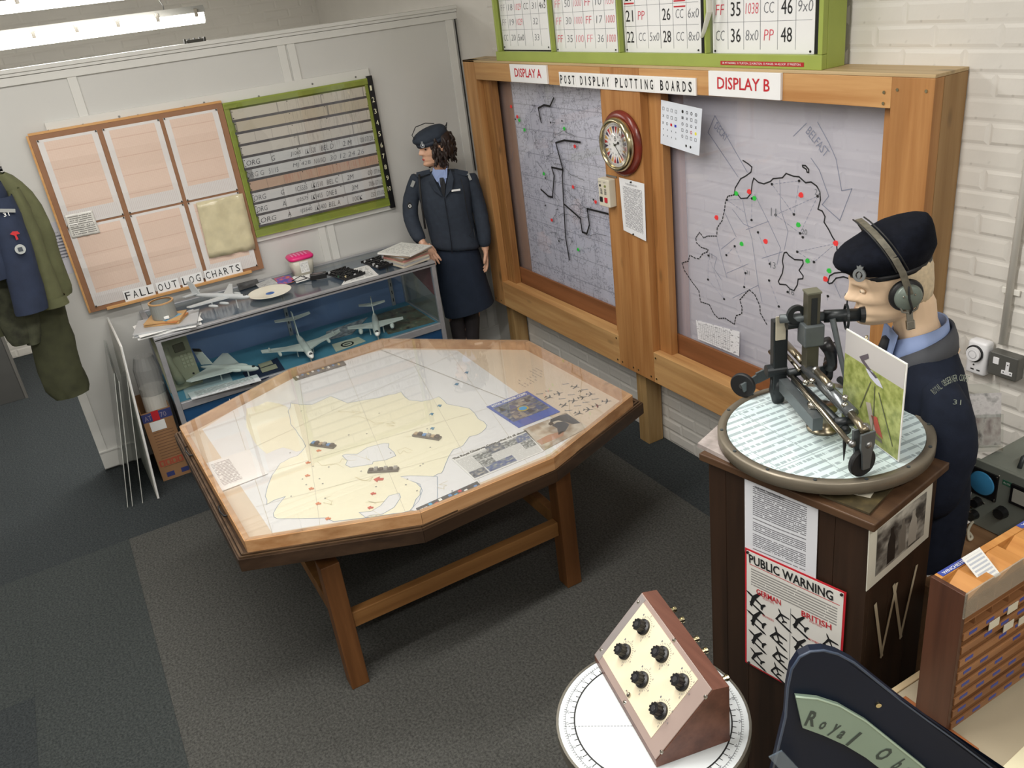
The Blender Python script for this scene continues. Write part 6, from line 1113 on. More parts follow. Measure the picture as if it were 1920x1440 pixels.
# ============================================================ figures
SKIN_F = plain('mannequin_skin_fair', (214, 168, 140), .42, var=.04, sc=10); SKIN_M = plain('mannequin_skin_pale', (230, 200, 168), .45, var=.05, sc=8)
NAVY = plain('navy_cloth', (27, 33, 47), .85, var=.18, sc=30, spec=.2, bm=.25, bsc=300); SLATE = plain('slate_blue_cloth', (50, 57, 68), .8, var=.12, sc=30, spec=.25, bm=.2, bsc=300); SKIRT = plain('skirt_cloth', (34, 43, 58), .8, var=.1, sc=20, spec=.25, bm=.2, bsc=300)
SHIRT = plain('light_blue_shirt', (140, 158, 200), .7, var=.04); TIE = plain('black_tie', (22, 24, 30), .6)
def interp(tab, z):
    for (a, va), (b, vb) in zip(tab, tab[1:]):
        if z <= b: k = (z - a) / (b - a); k = k * k * (3 - 2 * k) * .5 + k * .5; return va + (vb - va) * k
    return tab[-1][1]
FRONT = [(0, .072), (.05, .090), (.1, .094), (.16, .088), (.22, .093), (.3, .090), (.36, .092), (.5, .090), (.58, .097), (.66, .098), (.78, .092), (.88, .072), (.95, .045), (1, .004)]
BACK = [(0, -.005), (.1, -.03), (.2, -.055), (.35, -.082), (.5, -.098), (.65, -.104), (.8, -.096), (.9, -.07), (.96, -.04), (1, -.004)]
WID = [(0, .022), (.05, .038), (.12, .052), (.22, .060), (.35, .067), (.5, .072), (.62, .076), (.78, .074), (.88, .058), (.95, .036), (1, .004)]
def head(mb, M, H=.225, soft=1.0, n=56, m=52):
    s = H / .225; g = lambda a, b: math.exp(-(a / b) ** 2); rings = []
    for j in range(m + 1):
        t = j / m; f, b, w = interp(FRONT, t), interp(BACK, t), interp(WID, t) + (.007 if soft > 1 else 0) * math.exp(-((t - .16) / .09) ** 2); r = []
        for i in range(n):
            th = 2 * math.pi * i / n; c, sn = math.cos(th), math.sin(th); e = .86
            cx = (f + b) / 2 * 0; e = .94 if t < .34 else .86; x = (f if c > 0 else -b) * (abs(c) ** e) * (1 if c > 0 else -1); y = w * (abs(sn) ** e) * (1 if sn > 0 else -1)
            if c > 0:
                y0 = abs(y); zz = t
                nose = interp([(0, 0), (.33, 0), (.37, .024), (.42, .026), (.5, .016), (.58, .006), (.62, 0), (1, 0)], zz); x += nose * (1.2 if soft > 1 else 1) * g(y, .0105 + .006 * g(zz - .38, .04))
                x -= .011 * g(y0 - .030, .015) * g(zz - .51, .055); x += .005 * g(y0 - .028, .022) * g(zz - .60, .03) * soft
                x += .004 * g(y, .018) * (g(zz - .25, .022) + g(zz - .205, .022)) - .004 * g(y, .02) * g(zz - .228, .008); x -= .003 * g(y, .006) * g(zz - .30, .03)
                x += .006 * g(y, .018) * g(zz - .08, .05); y += .004 * (1 if y > 0 else -1) * g(y0 - .052, .02) * g(zz - .40, .06) * soft
            r.append(mb.v(M @ Vector((x * s, y * s, t * H))))
        rings.append(r)
    mb.skin(rings)
    for sd in (1, -1):     # ears
        mb.loft([(M @ Vector((-.008 * s + dx, sd * w_ * s, z * H)), M.to_3x3() @ Vector((a * s, 0, 0)), M.to_3x3() @ Vector((0, .008 * s, .0))) for dx, w_, z, a in ((.004, .066, .32, .006), (0, .073, .38, .012), (-.004, .078, .46, .018), (-.008, .080, .54, .019), (-.006, .074, .58, .010))], 10)
def hand(mb, w, d, palm, thumb_side, L=.17, curl=18, spread=6):
    """w wrist, d direction to the fingertips, palm = direction the palm faces, thumb_side = +1/-1 along d x palm"""
    d = Vector(d).normalized(); pn = Vector(palm); pn = (pn - d * pn.dot(d)).normalized(); sd = d.cross(pn) * thumb_side; w = Vector(w)
    mb.loft([(w - d * .02, sd * .024, pn * .019), (w + d * .012, sd * .026, pn * .017), (w + d * L * .2, sd * .036, pn * .014), (w + d * L * .42, sd * .040, pn * .012), (w + d * L * .5, sd * .038, pn * .009)], 14, e=2.6)
    for k, (o, ln, r) in enumerate(((.029, .42, .0088), (.0098, .48, .0092), (-.0098, .45, .0088), (-.028, .36, .0078))):
        p = w + d * L * .44 + sd * o; pts = [p]; dd = (d + sd * math.tan(math.radians(spread * (1.2 - k * .8)))).normalized(); ax_ = dd.cross(pn)
        for i, fr in enumerate((.46, .30, .24)):
            dd = (Matrix.Rotation(math.radians(curl * (.6 + .35 * k * .5)), 3, ax_) @ dd).normalized(); p = p + dd * L * ln * fr; pts.append(p)
        mb.tube(pts, [r * 1.1, r, r * .88, r * .6], 9)
    p = w + d * L * .10 + sd * .026; dd = (d * .72 + sd * .62 + pn * .3).normalized(); pts = [p, p + dd * L * .18]; dd = (d * .92 + sd * .28 + pn * .3).normalized(); pts.append(pts[-1] + dd * L * .16); pts.append(pts[-1] + (d + pn * .25).normalized() * L * .12); mb.tube(pts, [.014, .0115, .0098, .0065], 9)
def body(name, mb, mat, par_, vox):
    o = obj(name, mb, mat, par_, True); r = o.modifiers.new('r', 'REMESH'); r.mode = 'VOXEL'; r.voxel_size = vox; r.use_smooth_shade = True
    s = o.modifiers.new('sm', 'SMOOTH'); s.factor = .5; s.iterations = 1; return o
def cloth(name, mb, mat, par_, sub=1, label=None, wr=.0, sc=.08):
    o = obj(name, mb, mat, par_, True, label=label)
    md = o.modifiers.new('s', 'SUBSURF'); md.levels = sub; md.render_levels = sub
    if wr:
        tx = bpy.data.textures.new('folds', 'CLOUDS'); tx.noise_scale = sc; d = o.modifiers.new('d', 'DISPLACE'); d.texture = tx; d.strength = wr; d.mid_level = .5; d.texture_coords = 'GLOBAL'
    return o
Z_ = Vector((0, 0, 1))
# ---------------- woman in slate uniform beside the case
PF = Vector((.02, -.42, 0)); nF = Vector((CP.x - PF.x, CP.y - PF.y, 0)).normalized(); rF = Vector((-nF.y, nF.x, 0)); DF = 5.25 / FP * 1.09
fp = lambda u, v, o=0: atp(u, v, PF, nF) + nF * o
def rg_(u, v, hw, dep, o=0, tilt=0): return (fp(u, v, o), rF * hw * DF + Z_ * tilt, nF * dep)
t = thing('mannequin', 'female mannequin in slate blue uniform jacket and skirt standing in the corner', 'mannequin', (PF.x, PF.y, 0)); FW = t
b = MB(); hc = fp(821, 307, .02); fd = (-rF * .93 + nF * .38).normalized(); HF = .222
HM = frame(hc, fd, Z_.cross(fd), Z_); HM = HM @ Matrix.Rotation(math.radians(2), 4, 'Y')
head(b, HM, HF, .5)
b.loft([(fp(826, 335, -.01), rF * .05, nF * .05), (fp(825, 322, -.005), rF * .046, nF * .05), (fp(825, 308, .0), rF * .045, nF * .05), (fp(826, 292, 0), rF * .04, nF * .045)], 16)
b.loft([rg_(828, 326, 16, .05), rg_(829, 333, 34, .06), rg_(833, 350, 38, .08), rg_(838, 380, 36, .10), rg_(846, 425, 30, .085), rg_(858, 470, 34, .10), rg_(864, 515, 34, .10), rg_(868, 545, 26, .085)], 20)
legs = []
for (a, c_, e) in (((856, 540), (854, 590), (864, 640)), ((878, 535), (886, 585), (884, 636))):
    k0, k1, k2 = fp(*a), fp(*c_), fp(*e); an = Vector((k2.x, k2.y, .085)); pts = [k0, k1, k2.lerp(k1, .25), k2, k2.lerp(an, .5), an]; legs.append((pts, an)); b.tube(pts, [.068, .052, .050, .052, .042, .032], 14)
    b.loft([(an + Vector((0, 0, .0)) - nF * .02, rF * .03, nF * .035), (Vector((an.x, an.y, .05)) + nF * .02, rF * .036, nF * .07), (Vector((an.x, an.y, .012)) + nF * .05, rF * .04, nF * .10)], 14)
arm_r = [fp(783, 334), fp(771, 370), fp(768, 402, .02), fp(780, 430, .07), fp(794, 449, .12)]; arm_l = [fp(880, 332), fp(893, 370), fp(902, 405, .03), fp(907, 440, .06), fp(908.5, 463, .07)]
for ar in (arm_r, arm_l): b.tube(ar, [.045, .042, .038, .030, .023], 12)
hand(b, arm_r[-1], fp(817, 474, .17) - arm_r[-1], (-nF * .2 - Z_), 1, .175, 8, 5); hand(b, arm_l[-1], Vector((.01, .0, -1)) + nF * .12, -rF, -1, .165, 16, 4)
body('body', b, SKIN_F, t, .0036)
for s in (1, -1):
    e = HM @ Vector((.073, s * .030, HF * .508)); obj('eye', MB(HM).ball((.0755, s * .030, HF * .508), (.006, .011, .0055), 10, 6), plain('eye_dark', (40, 26, 22), .2), t, True); obj('eyebrow', MB(HM).tube([(.086, s * .014, HF * .585), (.087, s * .028, HF * .605), (.078, s * .044, HF * .59)], [.002, .003, .0015], 6), plain('brow_brown', (60, 40, 32), .7), t)
obj('lips', MB(HM).ball((.0895, 0, HF * .228), (.007, .017, .0075), 12, 8), plain('lipstick', (176, 62, 62), .35), t, True)
# hair: wavy dark brown curls
hb = MB(HM); rr = random.Random(11); HAIR = plain('dark_brown_hair', (44, 32, 28), .5, var=.4, sc=60)
hb.loft([((-.052, 0, HF * .12), (.05, 0, 0), (0, .058, 0)), ((-.05, 0, HF * .3), (.068, 0, 0), (0, .084, 0)), ((-.042, 0, HF * .55), (.078, 0, 0), (0, .09, 0)), ((-.03, 0, HF * .8), (.085, 0, 0), (0, .086, 0)), ((-.02, 0, HF * .97), (.055, 0, 0), (0, .055, 0))], 20)
for i in range(64):
    a = rr.uniform(35, 325) if i < 50 else rr.choice([rr.uniform(35, 60), rr.uniform(300, 325)]); a = math.radians(a); R0 = rr.uniform(.078, .098); z0 = rr.uniform(.42, .85) * HF; pts = []; ph = rr.uniform(0, 6)
    for k in range(9): zz = z0 - k * .0145; rad = R0 * (1 + .06 * math.sin(k * .9)) * (1 if zz > 0 else .95); w_ = .008 * math.sin(ph + k * 1.4); pts.append((-.026 + (rad + w_) * math.cos(a + w_ * 3), (rad * .98 + w_) * math.sin(a + w_ * 5), zz))
    hb.tube(pts, [.007, .0095, .010, .0095, .009, .0085, .0075, .006, .003], 6)
obj('hair', hb, HAIR, t, True)
cp_ = MB(HM @ Matrix.Translation((.0, 0, HF * .66)) @ Matrix.Rotation(math.radians(10), 4, 'Y')); cp_.loft([((.008, 0, .0), (.104, 0, 0), (0, .084, 0)), ((.008, 0, .022), (.108, 0, 0), (0, .087, 0)), ((.014, 0, .034), (.122, 0, 0), (0, .094, 0)), ((.01, 0, .06), (.114, 0, 0), (0, .088, 0)), ((0, 0, .08), (.085, 0, 0), (0, .062, 0)), ((-.005, 0, .088), (.04, 0, 0), (0, .03, 0))], 28)
HT = HM @ Matrix.Translation((.0, 0, HF * .66)) @ Matrix.Rotation(math.radians(10), 4, 'Y')
cap = thing('uniform_cap', 'slate blue uniform cap with badge worn by the female mannequin', 'cap', HT.translation); cloth('cap_body', cp_, SLATE, cap, 1)
obj('band', MB(HT).loft([((.006, 0, -.004), (.106, 0, 0), (0, .086, 0)), ((.007, 0, .020), (.1095, 0, 0), (0, .0885, 0))], 28), plain('cap_band', (34, 42, 56), .7), cap, True)
obj('cap_cord', MB(HT).tube([(.115, .02, .04), (.12, .0, .085), (.07, -.03, .115), (0, -.03, .112), (-.05, -.02, .09)], .0028, 8), K_INK, cap, True); obj('cord_loop', MB(HT).tube([(-.10, -.03, .03), (-.125, -.02, .055), (-.12, .01, .07), (-.10, .02, .04)], .003, 8), K_INK, cap, True)
bp_ = HT @ Vector((.098, .058, .016)); bn = (HT.to_3x3() @ Vector((.72, .70, .05))).normalized(); obj('cap_badge', MB(frame(bp_, Z_.cross(bn), Z_, bn)).lathe([(.008, 0), (.015, 0), (.015, .004), (.008, .004)], 18, caps=False).lathe([(.001, .001), (.006, .001), (.001, .004)], 12).box((-.006, .013, 0), (.006, .026, .004)), plain('badge_silver', (196, 200, 206), .3, .7), cap)
# clothes
jk = MB(); jk.loft([rg_(827, 319, 22, .068, .0), rg_(828, 326, 40, .082), rg_(829, 334, 50, .095), rg_(832, 350, 50, .115, .01), rg_(836, 375, 46, .125, .015), rg_(842, 405, 43, .122, .01), rg_(848, 432, 42.5, .12, .01), rg_(855, 456, 45, .128, .01, -.018), rg_(858, 465, 45, .126, .01, -.02)], 24, e=2.3); jk_o = cloth('jacket', jk, SLATE, t, 1, wr=.010, sc=.10)
for ar, rs in ((arm_r, [.052, .053, .052, .046, .042]), (arm_l, [.052, .052, .049, .045, .041])):
    s_ = MB(); a0 = ar[0] + (ar[0] - ar[1]).normalized() * .02; en = ar[-1] + (ar[-2] - ar[-1]) * .12; s_.tube([a0] + ar[:1] + [ar[0].lerp(ar[1], .5)] + ar[1:3] + [ar[2].lerp(ar[3], .5)] + ar[3:4] + [en], [rs[0] * .8, rs[0], rs[0] * 1.02] + rs[1:3] + [rs[2] * .98] + rs[3:], 16); cloth('sleeve', s_, SLATE, t, 1, wr=.010, sc=.07)
sk = MB(); sk.loft([rg_(852, 452, 33, .10), rg_(856, 468, 40, .118), rg_(861, 495, 44, .128), rg_(868, 530, 46.5, .135, 0, .012), rg_(875, 558, 48, .14, 0, .022), rg_(880, 576, 49, .142, 0, .03), rg_(880.3, 577.5, 49, .142, 0, .03)], 28, e=2.2, caps=False); cloth('skirt', sk, SKIRT, t, 1, wr=.012, sc=.14)
for pts, an in legs: cloth('stocking', MB().tube([p.copy() for p in pts], [.071, .0555, .0535, .055, .045, .0345], 14), plain('dark_stocking', (48, 44, 46), .5), t, 1); obj('shoe', MB().loft([(Vector((an.x, an.y, .06)) - nF * .02, rF * .038, nF * .045), (Vector((an.x, an.y, .045)) + nF * .03, rF * .044, nF * .10), (Vector((an.x, an.y, .002)) + nF * .045, rF * .046, nF * .125)], 18), BLACKP, t, True)
fj = lambda u, v, o: fp(u, v, o)
obj('shirt_front', MB().poly([fj(815, 312, .105), fj(833, 312, .105), fj(836, 325, .122), fj(831, 358, .137), fj(826, 345, .134), fj(817, 326, .122)], nF, .004), SHIRT, t); obj('shirt_collar', MB().poly([fj(812, 309, .085), fj(826, 328, .128), fj(819, 334, .13), fj(809, 320, .10)], nF, .004), SHIRT, t); obj('shirt_collar', MB().poly([fj(838, 306, .085), fj(837, 326, .128), fj(828, 329, .129), fj(829, 322, .11)], nF, .004), SHIRT, t)
obj('tie', MB().poly([fj(823, 326, .129), fj(830, 325, .129), fj(834, 336, .14), fj(832, 360, .143), fj(827, 352, .142), fj(824, 337, .138)], nF, .004), TIE, t)
obj('lapel', MB().poly([fj(808, 316, .11), fj(814, 330, .135), fj(829, 360, .145), fj(813, 348, .14), fj(803, 332, .12)], nF, .006), SLATE, t); obj('lapel', MB().poly([fj(843, 310, .10), fj(849, 328, .128), fj(846, 345, .14), fj(833, 361, .145), fj(836, 335, .135)], nF, .006), SLATE, t)
obj('zip', MB().tube([fj(832, 362, .147), fj(838, 400, .15), fj(844, 440, .147), fj(846, 464, .146)], .003, 6), plain('zip_dark', (24, 30, 40), .4), t); obj('name_badge', MB(frame(fj(853, 348, .138), rF, Z_)).box((-.028, -.006, 0), (.028, .006, .004), .001), PAPER, t)
obj('bag_strap', MB().tube([fj(786, 322, .09), fj(787, 345, .12), fj(791, 380, .125), fj(797, 420, .12)], .007, 8), K_INK, t, True); obj('lanyard_cord', MB().tube([fj(862, 328, .11), fj(868, 350, .12), fj(873, 385, .125), fj(880, 410, .125), fj(883, 425, .12), fj(878, 432, .125), fj(889, 440, .12), fj(886, 420, .12)], .0025, 6), K_INK, t, True)
obj('arm_badge', MB(frame(fj(768.5, 383, .058), rF, Z_)).loft([((0, 0, 0), (.016, 0, 0), (0, .026, 0)), ((0, 0, .004), (.015, 0, 0), (0, .025, 0))], 16), K_INK, t); obj('arm_badge_motif', MB(frame(fj(768.5, 382, .063), rF, Z_)).lathe([(.006, 0), (.010, 0), (.010, .001), (.006, .001)], 14, caps=False), PAPER, t)
obj('shoulder_title', MB(frame(fj(774, 341, .06), rF + Z_ * -.6, Z_ + rF * .6)).box((-.01, -.02, 0), (.01, .02, .004)), plain('title_grey', (150, 152, 150), .6), t); obj('shoulder_title', MB(frame(fj(879, 328, .06), rF + Z_ * .3, Z_ - rF * .3)).box((-.008, -.022, 0), (.008, .022, .004)), plain('title_grey', (150, 152, 150)), t)
obj('epaulette', MB().poly([fj(781, 323, .045), fj(806, 317, .045), fj(806, 322, .065), fj(781, 329, .065)], Z_, .008), SLATE, t); obj('epaulette', MB().poly([fj(852, 316, .045), fj(877, 321, .045), fj(877, 327, .065), fj(852, 322, .065)], Z_, .008), SLATE, t)
# ---------------- man in beret behind the round chart
DM_ = 2.30; HMc = CP + Vector((0, 0, 0)); 
def rayp(u, v, d):
    a = (u - 960) / FP; b_ = (v - 720) / FP; return CP + Vector((CR[0][0] * a + CR[1][0] * b_ + CR[2][0], CR[0][1] * a + CR[1][1] * b_ + CR[2][1], CR[0][2] * a + CR[1][2] * b_ + CR[2][2])) * d
hc = rayp(1676, 597, DM_); nM = Vector((CP.x - hc.x, CP.y - hc.y, 0)).normalized(); rM = Vector((-nM.y, nM.x, 0)); fd = (-rM * .94 + nM * .34).normalized(); ld = Z_.cross(fd); HMn = .226
mpx = lambda u, v, o=0: atp(u, v, hc, nM) + nM * o
t = thing('mannequin', 'male mannequin in navy uniform leaning over the round chart', 'mannequin', (hc.x, hc.y, 0))
HM = frame(hc, fd, ld, Z_) @ Matrix.Rotation(math.radians(9), 4, 'Y')
b = MB(); head(b, HM, HMn, 1.15)
tc = hc - fd * .095; tz = lambda z, o=0: Vector((tc.x, tc.y, 0)) + fd * o + Z_ * z
zc_ = hc.z; b.loft([(tz(zc_ - .10, -.01), fd * .075, ld * .075), (tz(zc_ - .05, .025), fd * .062, ld * .062), (tz(zc_ + .0, .042), fd * .058, ld * .056), (tz(zc_ + .05, .052), fd * .06, ld * .055), (tz(zc_ + .09, .062), fd * .05, ld * .05)], 18)
SHz = zc_ - .125
b.loft([(tz(SHz + .03, .012), fd * .055, ld * .07), (tz(SHz, .012), fd * .062, ld * .12), (tz(SHz - .1, .016), fd * .066, ld * .14), (tz(SHz - .25, .01), fd * .078, ld * .15), (tz(SHz - .42), fd * .09, ld * .14), (tz(SHz - .56) - ld * .012, fd * .10, ld * .15), (tz(SHz - .64) - ld * .02, fd * .085, ld * .14)], 22)
larm = [tz(SHz - .045, .012) + ld * .155, tz(SHz - .16) + ld * .205, tz(SHz - .31, .02) + ld * .215, tz(SHz - .40, .07) + ld * .14, tz(SHz - .44, .11) + ld * .06]; rarm = [tz(SHz - .045, .012) - ld * .155, tz(SHz - .16) - ld * .205, tz(SHz - .31, .02) - ld * .225, tz(SHz - .40, .07) - ld * .15, tz(SHz - .45, .11) - ld * .09]
for ar in (larm, rarm): b.tube(ar, [.040, .044, .042, .036, .028], 14)
hand(b, larm[-1], -ld * .8 - Z_ * .45 + fd * .1, -fd, 1, .185, 16); hand(b, rarm[-1], ld * .8 - Z_ * .5 + fd * .1, -fd, -1, .185, 16)
mlegs = []
for s in (1, -1):
    pts = [tz(SHz - .58) + ld * (.08 * s - .09), tz(.50) + ld * (.085 * s - .10), tz(.30, -.01) + ld * (.085 * s - .10), tz(.09, -.02) + ld * (.085 * s - .10)]; mlegs.append(pts); b.tube(pts, [.085, .058, .055, .04], 14); an = pts[-1]; b.loft([(an, fd * .04, ld * .035), (an + fd * .03 - Z_ * .04, fd * .08, ld * .04), (an + fd * .06 - Z_ * .075, fd * .12, ld * .044)], 14)
body('body', b, SKIN_M, t, .0031)
for s in (1, -1): obj('eye', MB(HM).ball((.0800, s * .031, HMn * .505), (.007, .012, .006), 10, 6), plain('eye_pale', (226, 204, 176), .3), t, True); obj('iris', MB(HM).ball((.0858, s * .031, HMn * .503), (.002, .004, .004), 8, 6), plain('iris_faint', (150, 140, 120), .3), t, True)
obj('lips', MB(HM).ball((.0905, 0, HMn * .228), (.0075, .018, .007), 12, 8), plain('mannequin_lip', (204, 150, 122), .45), t, True)
hb = MB(HM); hb.loft([((-.058, 0, HMn * .16), (.040, 0, 0), (0, .052, 0)), ((-.052, 0, HMn * .35), (.055, 0, 0), (0, .0705, 0)), ((-.040, 0, HMn * .55), (.069, 0, 0), (0, .0775, 0)), ((-.03, 0, HMn * .72), (.08, 0, 0), (0, .079, 0)), ((-.02, 0, HMn * .9), (.06, 0, 0), (0, .055, 0))], 24)
o = cloth('hair', hb, plain('pale_blond_hair', (206, 188, 158), .6, var=.12, sc=90, bm=.6, bsc=140), t, 1, wr=.006, sc=.012)
# beret
BT = HM @ Matrix.Translation((-.004, 0, HMn * .71)) @ Matrix.Rotation(math.radians(3), 4, 'Y')
be = thing('beret', 'dark navy felt beret with metal badge on the male mannequin', 'beret', BT.translation); bm_ = MB(BT)
bm_.loft([((.0, 0, -.014), (.104, 0, 0), (0, .084, 0)), ((.002, 0, .012), (.109, 0, 0), (0, .088, 0)), ((.014, .004, .030), (.132, 0, 0), (0, .102, 0)), ((.014, .004, .055), (.130, 0, .004), (0, .104, 0)), ((-.004, 0, .083), (.112, 0, -.016), (0, .093, 0)), ((-.022, 0, .100), (.080, 0, -.012), (0, .07, 0)), ((-.03, 0, .106), (.035, 0, -.004), (0, .03, 0))], 30)
BER = plain('beret_felt', (14, 17, 26), .95, var=.25, sc=60, spec=.15, bm=.4, bsc=260); cloth('felt_crown', bm_, BER, be, 1, wr=.012, sc=.09)
obj('leather_band', MB(BT).loft([((.0, 0, -.013), (.1025, 0, 0), (0, .0825, 0)), ((.0005, 0, .0), (.104, 0, 0), (0, .084, 0))], 30), plain('band_black', (12, 13, 18), .5), be, True)
bq = BT @ Vector((.098, .082, .026)); bn = (nM * .8 + fd * .6 + Z_ * .1).normalized(); bM = frame(bq, Z_.cross(bn), Z_, bn)
obj('badge', MB(bM).lathe([(.010, 0), (.0175, 0), (.0175, .005), (.010, .005), (.010, 0)], 22, caps=False).prism([(-.007, .016), (.007, .016), (.009, .024), (.004, .022), (0, .027), (-.004, .022), (-.009, .024)], 0, .005), plain('badge_pewter', (150, 154, 156), .35, .7), be); obj('badge_figure', MB(bM).prism([(-.003, -.009), (.003, -.009), (.006, .004), (0, .009), (-.006, .002)], .001, .005), plain('badge_pewter', (150, 154, 156)), be)
# headset
hs = thing('headset', 'vintage headphones with grey earpiece and worn metal band over the beret', 'headphones', HM @ Vector((-.01, .1, .1)))
arc = [HM @ Vector((-.012 + .062 * math.sin(a_), (abs(math.cos(a_)) ** .55) * (1 if math.cos(a_) > 0 else -1) * .112, HMn * .47 + .178 * math.sin(a_) ** .62)) for a_ in [math.radians(k) for k in (0.1, 12, 25, 40, 55, 70, 90, 110, 125, 140, 155, 168, 179.9)]]
m_ = MB(); nn = HM.to_3x3() @ Vector((1, 0, 0)); prev = None
rings = []
for i, p in enumerate(arc):
    d = (arc[min(i + 1, 12)] - arc[max(i - 1, 0)]).normalized(); e2 = nn.cross(d).normalized(); rings.append([m_.v(p + nn * a_ + e2 * c_) for a_, c_ in ((-.0085, -.002), (.0085, -.002), (.0085, .002), (-.0085, .002))])
m_.skin(rings); obj('head_band', m_, plain('worn_leather_band', (108, 104, 92), .45, .3, var=.3, sc=60), hs)
for i in (4, 6): obj('wire', MB().tube([arc[k] + nn * (.014 if i == 4 else -.014) + Z_ * .003 for k in range(1, 8)], .0022, 6), K_INK, hs, True)
for s in (1, -1):
    ec = HM @ Vector((-.010, s * .088, HMn * .44)); ea = HM.to_3x3() @ Vector((0, s, 0)); EM = frame(ec, HM.to_3x3() @ Vector((1, 0, 0)), Z_, ea)
    obj('ear_cushion', MB(EM).lathe([(.010, -.010), (.040, -.010), (.044, -.002), (.040, .008), (.010, .010)], 30), plain('cushion_black', (18, 18, 20), .5), hs, True); obj('ear_cup', MB(EM).lathe([(.001, .011), (.034, .011), (.035, .016), (.030, .024), (.001, .026)], 30), plain('cup_grey', (112, 122, 114), .4, .2), hs, True)
    obj('cup_wire', MB(EM).tube([(0, .05, .012), (-.004, .03, .026), (.002, .0, .029), (.0, -.03, .026), (.0, -.05, .012)], .0028, 6), K_INK, hs, True)
    for k in (-.014, .014): obj('cup_screw', MB(EM).ball((k, -.008, .0255), .003, 8, 6), CHROME, hs)
    obj('slider', MB(EM).box((-.008, .025, .008), (.008, .075, .016), .002), plain('slider_grey', (150, 148, 140), .3, .7), hs); obj('yoke', MB(EM).tube([(-.024, .012, .02), (-.018, .036, .016), (0, .046, .014), (.018, .036, .016), (.024, .012, .02)], .003, 8), plain('slider_grey', (150, 148, 140)), hs, True); obj('slider_lock', MB(EM).box((-.011, .066, .006), (.011, .092, .018), .003), CHROME, hs)
# jacket, collar
jk = MB(); jk.loft([(tz(SHz + .055, .010), fd * .07, ld * .08), (tz(SHz + .03, .012), fd * .078, ld * .105), (tz(SHz + .0, .012), fd * .088, ld * .15), (tz(SHz - .07, .008), fd * .105, ld * .19), (tz(SHz - .18), fd * .12, ld * .205), (tz(SHz - .32), fd * .125, ld * .20), (tz(SHz - .44), fd * .135, ld * .20), (tz(SHz - .54) - ld * .012, fd * .14, ld * .205), (tz(SHz - .612) - ld * .02, fd * .14, ld * .20)], 28, e=2.3, caps=False); cloth('jacket', jk, NAVY, t, 1, wr=.016, sc=.12)
for ar, s in ((larm, 1), (rarm, -1)):
    s_ = MB(); s_.tube([ar[0] + Z_ * .03 - ld * s * .05, ar[0] + ld * s * .0, ar[0].lerp(ar[1], .5), ar[1], ar[1].lerp(ar[2], .5), ar[2], ar[2].lerp(ar[3], .5), ar[3], ar[3].lerp(ar[4], .7)], [.044, .058, .068, .070, .068, .064, .058, .052, .046], 18); cloth('sleeve', s_, NAVY, t, 1, wr=.016, sc=.10)
for pts in mlegs: cloth('trouser_leg', MB().tube([pts[0], pts[0].lerp(pts[1], .5), pts[1], pts[2], pts[3] - Z_ * .03], [.095, .09, .082, .08, .08], 18), NAVY, t, 1, wr=.01, sc=.12); an = pts[-1]; obj('shoe', MB().loft([(an + Z_ * .0, fd * .05, ld * .042), (an + fd * .04 - Z_ * .045, fd * .11, ld * .05), (an + fd * .06 - Z_ * .088, fd * .14, ld * .052)], 18), BLACKP, t, True)
col_c = tz(zc_ - .055, .0)
def collar(name, z0, z1, r0, r1, mat, a0, a1, th, fo=0):
    m_ = MB(); n = 26; rows = []
    for (zz, r, o_) in ((z0, r0, 0), ((z0 + z1) / 2, (r0 + r1) / 2 + .004, .003), (z1, r1, .008)):
        rows.append([m_.v(tz(zz + (fo * (1 - abs(k / n - .5) * 2) * .0 - fo * (abs(k / n - .5) * 2) ** 2), -.005 + .033) + fd * math.cos(math.radians(a0 + (a1 - a0) * k / n)) * r + ld * math.sin(math.radians(a0 + (a1 - a0) * k / n)) * r) for k in range(n + 1)])
    for ra, rb in zip(rows, rows[1:]):
        for k in range(n): m_.f([ra[k], ra[k + 1], rb[k + 1], rb[k]])
    o = obj(name, m_, mat, t, True, solid=th); return o
collar('shirt_collar', zc_ - .085, zc_ - .005, .080, .068, SHIRT, 20, 340, .005, .05); collar('jacket_collar', zc_ - .085, zc_ - .022, .100, .084, plain('collar_grey', (72, 74, 80), .8), 38, 322, .008, .075)
obj('shirt_front', MB().poly([tz(zc_ - .03, .098) + ld * .05, tz(zc_ - .03, .098) - ld * .05, tz(zc_ - .17, .125) - ld * .02, tz(zc_ - .17, .125) + ld * .045], fd, .004), SHIRT, t); obj('tie', MB().loft([(tz(zc_ - .055, .110), ld * .016, fd * .012), (tz(zc_ - .085, .118), ld * .018, fd * .013), (tz(zc_ - .10, .122), ld * .014, fd * .009), (tz(zc_ - .2, .128), ld * .028, fd * .007)], 12), TIE, t, True)
pr = mpx(1676, 672, .13); obj('collar_badge', MB().ball(pr, .010, 10, 8), CHROME, t, True); pr = mpx(1627, 616, .05); obj('tie_pin', MB().tube([pr, pr + Vector((.0, .0, -.03)), pr + Vector((.004, 0, -.045))], .004, 8), BRASS, t, True)
